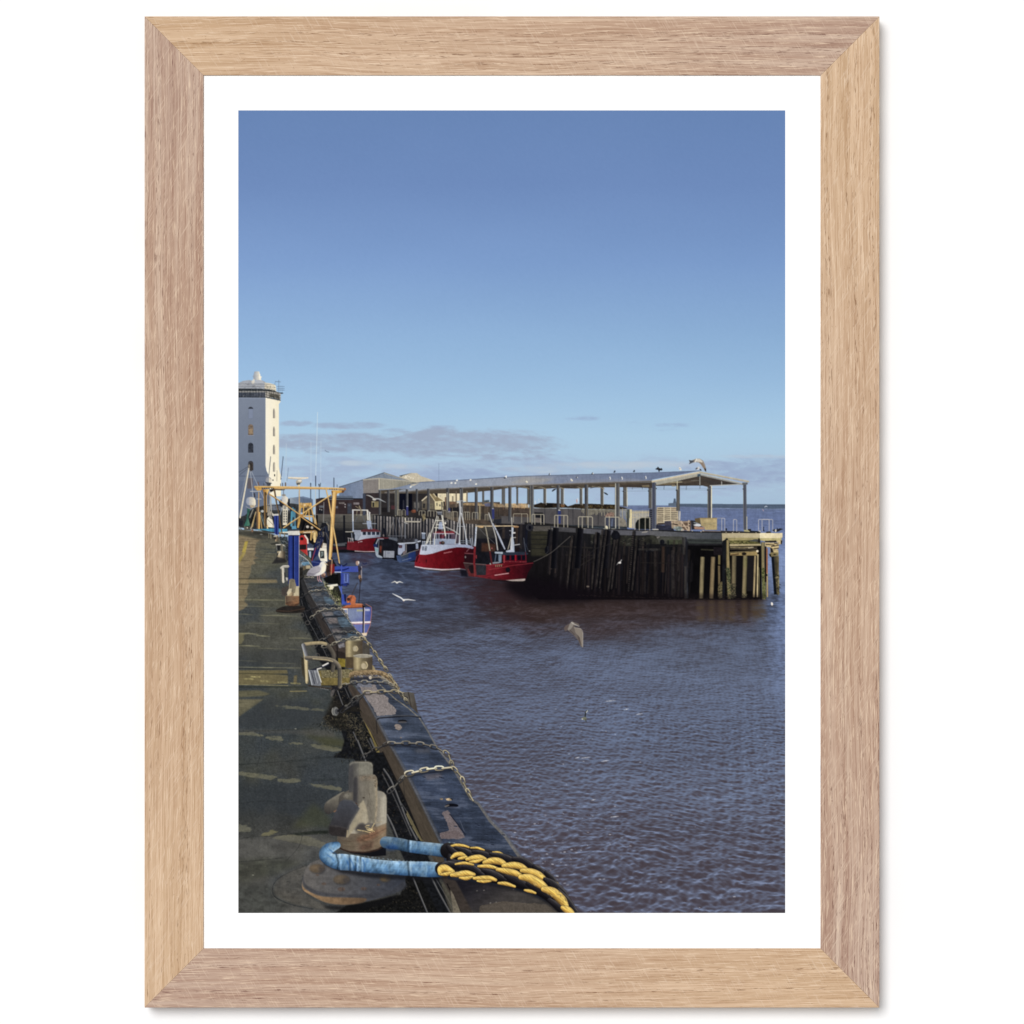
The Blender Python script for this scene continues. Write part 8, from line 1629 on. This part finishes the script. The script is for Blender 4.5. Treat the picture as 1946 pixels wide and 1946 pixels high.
# ---- gulls
def gulls():
    def gull(label, pts, *more):
        part('printed_gull', label)
        F(pts[0], pts[1], sm=pts[2] if len(pts) > 2 else False)
        for m_ in more:
            if m_[0] == 'L':
                L(m_[1], m_[2], m_[3], sm=len(m_[1]) > 2)
            else:
                F(m_[1], m_[2], sm=len(m_) > 3)
    at(600, 880, 200)
    gull('white gull flying past the brick shed', ([(1045, 680), (1050, 650), (1090, 645), (1120, 660), (1090, 690)], (186, 182, 172), True), ('L', [(930, 590), (980, 600), (1030, 625), (1065, 655)], [1.0, 2, 2.2, 2], (176, 176, 172)), ('L', [(1100, 655), (1160, 660), (1220, 690), (1285, 722)], [2.2, 2.4, 1.8, .8], (160, 164, 168)))
    gull('gull perched on the blue A frame', ([(735, 1830), (750, 1800), (790, 1800), (800, 1840), (775, 1880), (745, 1870)], (170, 140, 124), True), ('F', [(780, 1800), (800, 1810), (795, 1850), (778, 1850)], (232, 230, 226)))
    part('printed_gull', 'gull low over the water beyond the blue boat'); L([(865, 1840), (895, 1855), (935, 1840)], 2, (40, 44, 78), sm=True)
    at(1100, 800, 400)
    part('printed_gull', 'gull with raised wings landing on the canopy ridge')
    F([(1010, 360), (1035, 362), (1075, 347), (1110, 347), (1140, 365), (1155, 395), (1169, 440), (1168, 466), (1150, 450), (1125, 405), (1100, 382), (1075, 378), (1040, 385), (1010, 398), (1018, 380)], (150, 140, 130), sm=False); F([(1075, 349), (1110, 349), (1138, 372), (1130, 384), (1100, 376), (1072, 372)], (206, 200, 188)); F([(1010, 398), (1020, 378), (1010, 360), (1040, 364), (1060, 362), (1050, 378)], (72, 78, 88)); L([(1080, 349), (1066, 378)], 1.6, (236, 232, 222)); F([(1150, 430), (1168, 440), (1168, 468), (1154, 455)], (52, 50, 52)); F([(1105, 375), (1135, 385), (1160, 430), (1140, 430)], (140, 122, 108))
    gull('gull standing at the canopy apex', ([(1070, 440), (1090, 424), (1104, 418), (1108, 430), (1098, 448), (1076, 446)], (206, 206, 206), True), ('F', [(1066, 444), (1082, 428), (1094, 432), (1080, 446)], (70, 72, 76)), ('L', [(1112, 445), (1120, 452)], 2, (40, 40, 44)))
    gull('gull resting near the canopy gable', ([(918, 430), (926, 424), (938, 436), (942, 452), (926, 452), (920, 446)], (236, 230, 216), True), ('F', [(920, 432), (932, 436), (926, 448)], (150, 146, 142)))
    part('printed_cormorant', 'black cormorant drying its wings on the roof ridge')
    F([(700, 444), (715, 432), (728, 422), (736, 432), (750, 438), (760, 432), (768, 448), (756, 456), (744, 452), (738, 468), (732, 466), (728, 450), (712, 446)], (30, 32, 38)); L([(730, 440), (726, 425)], 1.6, (70, 70, 72))
    for x_, y_, k_ in ((122, 482, 0), (326, 464, 1), (505, 460, 1), (285, 526, 2), (395, 526, 2), (614, 520, 2)):
        part('printed_gull')
        if k_ < 2:
            F([(x_ - 10, y_ + 10), (x_, y_ - 8), (x_ + 8, y_ - 10), (x_ + 10, y_ + 2), (x_ + 4, y_ + 10)], (52, 58, 68)); 
            if k_ == 0: E(x_ + 8, y_, 5, 7, (226, 226, 222))
        else:
            F([(x_ - 8, y_ + 6), (x_ - 2, y_ - 16), (x_ + 4, y_ - 14), (x_ + 9, y_ + 6), (x_ + 2, y_ + 16)], (222, 222, 220)); E(x_ - 5, y_ + 4, 4, 8, (84, 88, 98))
    at(1000, 880, 200)
    for x_, y_ in ((8, 345), (835, 318), (430, 205), (930, 265)):
        part('printed_gull')
        if x_ == 430 or x_ == 930:
            F([(x_ - 24, y_ + 12), (x_, y_ - 24), (x_ + 10, y_ + 6), (x_, y_ + 12)], (58, 64, 76)); E(x_ + 8, y_, 7, 14, (230, 230, 228))
        else:
            E(x_, y_, 22, 17, (246, 238, 214), rot=35); E(x_ - 12, y_ - 22, 9, 12, (246, 238, 214), a=.9 if x_ > 100 else 0); E(x_ - 6, y_ + 4, 10, 6, (150, 140, 124))
    at(800, 800, 400)
    for x_, y_ in ((280, 570), (316, 570), (455, 542), (506, 580), (775, 516), (330, 546), (-95, 606)):
        part('printed_gull')
        E(x_, y_, 10, 7, (240, 236, 224), rot=-25)
        if x_ == 775: F([(755, 526), (772, 514), (784, 522), (770, 530)], (52, 56, 62)); E(782, 512, 6, 12, (240, 240, 238))
    at(1000, 880, 200)
    part('printed_gull', 'gull gliding in front of the dark piles'); F([(1645, 1885), (1690, 1825), (1730, 1800), (1750, 1765), (1755, 1780), (1735, 1815), (1745, 1835), (1725, 1850), (1695, 1840)], (206, 202, 196)); E(1715, 1830, 24, 14, (226, 222, 216), rot=-20)
    part('printed_gull', 'gull resting on a fender by the jetty edge'); E(1478, 1180, 20, 32, (222, 212, 180), rot=-20)
    part('printed_gull', 'dark gull flying under the canopy'); L([(480, 515), (510, 490), (545, 475)], [2, 3, 1.4], (36, 40, 46))
    part('printed_gull', 'dark gull flying under the canopy'); L([(1430, 545), (1460, 560), (1490, 580)], [1.6, 3, 2], (50, 58, 66))
    at(1300, 960, 200)
    part('printed_cormorant', 'cormorants on the jetty head'); F([(1615, 460), (1660, 440), (1700, 455), (1710, 410), (1720, 440), (1760, 425), (1820, 440), (1770, 460), (1740, 480), (1690, 495), (1650, 480)], (34, 36, 42)); F([(1455, 395), (1468, 400), (1460, 440), (1480, 480), (1450, 480), (1450, 430)], (34, 36, 42)); E(1680, 470, 16, 26, (214, 206, 184)); E(1390, 480, 14, 18, (190, 184, 170)); F([(1500, 490), (1580, 480), (1600, 510), (1510, 515)], (44, 42, 40))
    part('printed_gull', 'white gull swimming off the jetty head'); E(1612, 1815, 20, 28, (232, 224, 214), rot=-10); L([(1600, 1790), (1620, 1800)], 1.6, (240, 234, 224)); L([(1600, 1850), (1630, 1855)], 1.2, (90, 84, 86))
    part('printed_gull', 'gull low over the far sea'); L([(1480, 35), (1500, 20), (1520, 25)], 1.6, (190, 196, 206)); L([(1445, 80), (1455, 105)], 1.6, (170, 150, 160))
    at(450, 1050, 400)
    part('printed_gull', 'upper of two gulls skimming the water'); L([(1420, 278), (1450, 266), (1470, 276)], [.8, 2, 2], (222, 218, 206)); L([(1470, 276), (1495, 268), (1525, 278)], [2.2, 2, .8], (232, 230, 224)); E(1470, 279, 10, 5, (236, 230, 216))
    part('printed_gull', 'lower of two gulls skimming the water'); L([(1430, 378), (1470, 398), (1505, 415), (1530, 436)], [1, 2.2, 2.4, 2.2], (226, 226, 224)); L([(1530, 434), (1575, 432), (1638, 440)], [2.4, 2.2, .9], (232, 230, 226)); E(1533, 438, 12, 7, (240, 236, 226)); E(1531, 448, 3, 4, (206, 150, 120))
    at(450, 680, 400)
    part('printed_gull', 'tiny gull in the clouds'); L([(812, 850), (826, 862), (845, 866)], 1.1, (110, 124, 144))
    at(1000, 1150, 400)
    part('printed_gull', 'large gull banking low over the water')
    F([(345, 215), (360, 190), (400, 170), (420, 150), (440, 158), (480, 170), (490, 190), (450, 185), (440, 205), (500, 215), (520, 250), (518, 390), (500, 380), (480, 330), (440, 280), (405, 250), (380, 228), (360, 240)], (104, 95, 90), sm=False)
    F([(345, 215), (360, 192), (395, 176), (385, 215), (360, 240)], (96, 84, 80)); F([(400, 172), (420, 152), (440, 160), (425, 200), (395, 235), (380, 222)], (138, 130, 122)); L([(415, 158), (430, 170), (486, 196)], [1.6, 2.2, 1], (190, 184, 174), a=.8); F([(440, 205), (500, 217), (521, 260), (519, 388), (505, 372), (490, 300), (450, 250)], (134, 124, 114)); L([(440, 205), (500, 218), (519, 260), (518, 385)], 1.0, (206, 198, 186), sm=True, a=.6); F([(470, 270), (492, 300), (508, 375), (480, 330)], (88, 78, 74)); L([(400, 230), (440, 270)], 2, (84, 76, 74))
    part('printed_gull', 'diving gull just above the mid water'); at(1100, 1150, 400)
    L([(58, 1020), (62, 985), (74, 968), (86, 966)], [2.6, 2.2, 1.8, 1.2], (40, 44, 42)); L([(68, 985), (80, 968)], 1.4, (220, 218, 208)); F([(24, 1040), (44, 1025), (70, 1030), (72, 1046), (60, 1062), (40, 1050)], (110, 112, 96)); E(32, 1046, 8, 5, (214, 210, 196)); L([(62, 1050), (68, 1072)], 1.4, (60, 62, 62))
gulls()

# ---- finish: the print is a soft, slightly grainy photograph
NM = [q[0] for q in PARTS]; clean = np.isin(ID, [i for i, q in enumerate(NM) if q in ('printed_light_tower', 'printed_mooring_rope', 'printed_rope_sleeve', 'printed_gull')])
big = ID == [i for i, q in enumerate(PARTS) if q[1] and q[1].startswith('large weathered')][0]
C[big] = C[big] * np.array([.96, .99, 1.03], np.float32)
land = box((ID != 0).astype(np.float32), 2)[..., None]
tx_ = .055 * fbm(xx / 1.8, yy / 1.8, 911, 2) + .05 * fbm(xx / 5, yy / 5, 912, 3) + .04 * fbm(xx / 2.2, yy / 14, 913, 2)
C = C * (1 + land * tx_[..., None] * (1 - .5 * (ID == 3) - .75 * clean)[..., None]) + (fbm(xx / 240, yy / 90, 914, 3) * 1.6 * (1 - land[..., 0]))[..., None]
g0 = C.mean(-1, keepdims=True)
C = g0 + (C - g0) * .95
C = C + .22 * (C - box(C, 1.6))
gr = (hash2(xx, yy, 901) + hash2(xx, yy, 902) - 1.0)[..., None]
C = np.clip(C + gr * 2.2, 0, 255).astype(np.float32)
# ---- lay the ink on the sheet: every thing in the picture is a flat patch of ink of its own, edge to edge with its neighbours
im, nt, b = material('printing_ink')
at_ = nt.nodes.new('ShaderNodeVertexColor'); at_.layer_name = 'ink'
tcn = nt.nodes.new('ShaderNodeTexCoord'); nzn = nt.nodes.new('ShaderNodeTexNoise'); nzn.inputs['Scale'].default_value = 1400.0
mr = nt.nodes.new('ShaderNodeMapRange'); mr.inputs[3].default_value = .985; mr.inputs[4].default_value = 1.015
mx = nt.nodes.new('ShaderNodeMix'); mx.data_type = 'RGBA'; mx.blend_type = 'MULTIPLY'; mx.inputs[0].default_value = 1.0
nt.links.new(tcn.outputs['Object'], nzn.inputs['Vector']); nt.links.new(nzn.outputs['Fac'], mr.inputs[0])
nt.links.new(at_.outputs['Color'], mx.inputs[6]); nt.links.new(mr.outputs[0], mx.inputs[7]); nt.links.new(mx.outputs[2], b.inputs['Base Color'])
b.inputs['Roughness'].default_value = .8
b.inputs['Specular IOR Level'].default_value = 0.0
p = np.pad(C, ((1, 1), (1, 1), (0, 0)), mode='edge')
VC = (p[:-1, :-1] + p[1:, :-1] + p[:-1, 1:] + p[1:, 1:]) / 4          # colour at the grid corners
VC[0, :] = VC[1, :]; VC[-1, :] = VC[-2, :]
VC = np.clip(lin(VC) / LIGHT, 0, 1)
px_edges = 452.9 + np.arange(W + 1) * (1492.2 - 452.9) / W
py_edges = 209.8 + np.arange(H + 1) * (1735.0 - 209.8) / H
INK = PAPER - .00004
kk = (CAMD + INK) / (CAMD + FRONT)
GX = (px_edges - MID) * U * kk
GZ = (MID - py_edges) * U * kk
B = 4
hb, wb = H // B, W // B
blk = (ID[:hb * B, :wb * B].reshape(hb, B, wb, B) == 0).all((1, 3))
blk[int((700 - Y0) / B):] &= False
small = np.ones((H, W), bool)
small[:hb * B, :wb * B] = ~np.repeat(np.repeat(blk, B, 0), B, 1)
for k, (name, label) in enumerate(PARTS):
    js, is_ = np.nonzero((ID == k) & small)
    quads = np.stack([js * (W + 1) + is_, (js + 1) * (W + 1) + is_, (js + 1) * (W + 1) + is_ + 1, js * (W + 1) + is_ + 1], -1)
    if k == 0:
        bj, bi = np.nonzero(blk); bj = bj * B; bi = bi * B
        quads = np.concatenate([quads, np.stack([bj * (W + 1) + bi, (bj + B) * (W + 1) + bi, (bj + B) * (W + 1) + bi + B, bj * (W + 1) + bi + B], -1)])
    if len(quads) < 3:
        continue
    used, inv = np.unique(quads.reshape(-1), return_inverse=True)
    uj, ui = used // (W + 1), used % (W + 1)
    co = np.stack([GX[ui], np.full(len(used), INK), GZ[uj]], -1).astype(np.float32)
    me = bpy.data.meshes.new(name)
    me.vertices.add(len(used)); me.vertices.foreach_set('co', co.reshape(-1))
    me.loops.add(len(inv)); me.loops.foreach_set('vertex_index', inv.reshape(-1).astype(np.int32))
    me.polygons.add(len(quads)); me.polygons.foreach_set('loop_start', (np.arange(len(quads)) * 4).astype(np.int32))
    ca = me.color_attributes.new('ink', 'FLOAT_COLOR', 'POINT')
    rgba = np.ones((len(used), 4), np.float32); rgba[:, :3] = VC[uj, ui]
    ca.data.foreach_set('color', rgba.reshape(-1))
    me.update(calc_edges=True)
    me.materials.append(im)
    o = bpy.data.objects.new(name, me)
    col.objects.link(o)
    o.parent = sheet
    o.matrix_parent_inverse = sheet.matrix_world.inverted()
    if label:
        o['label'] = label
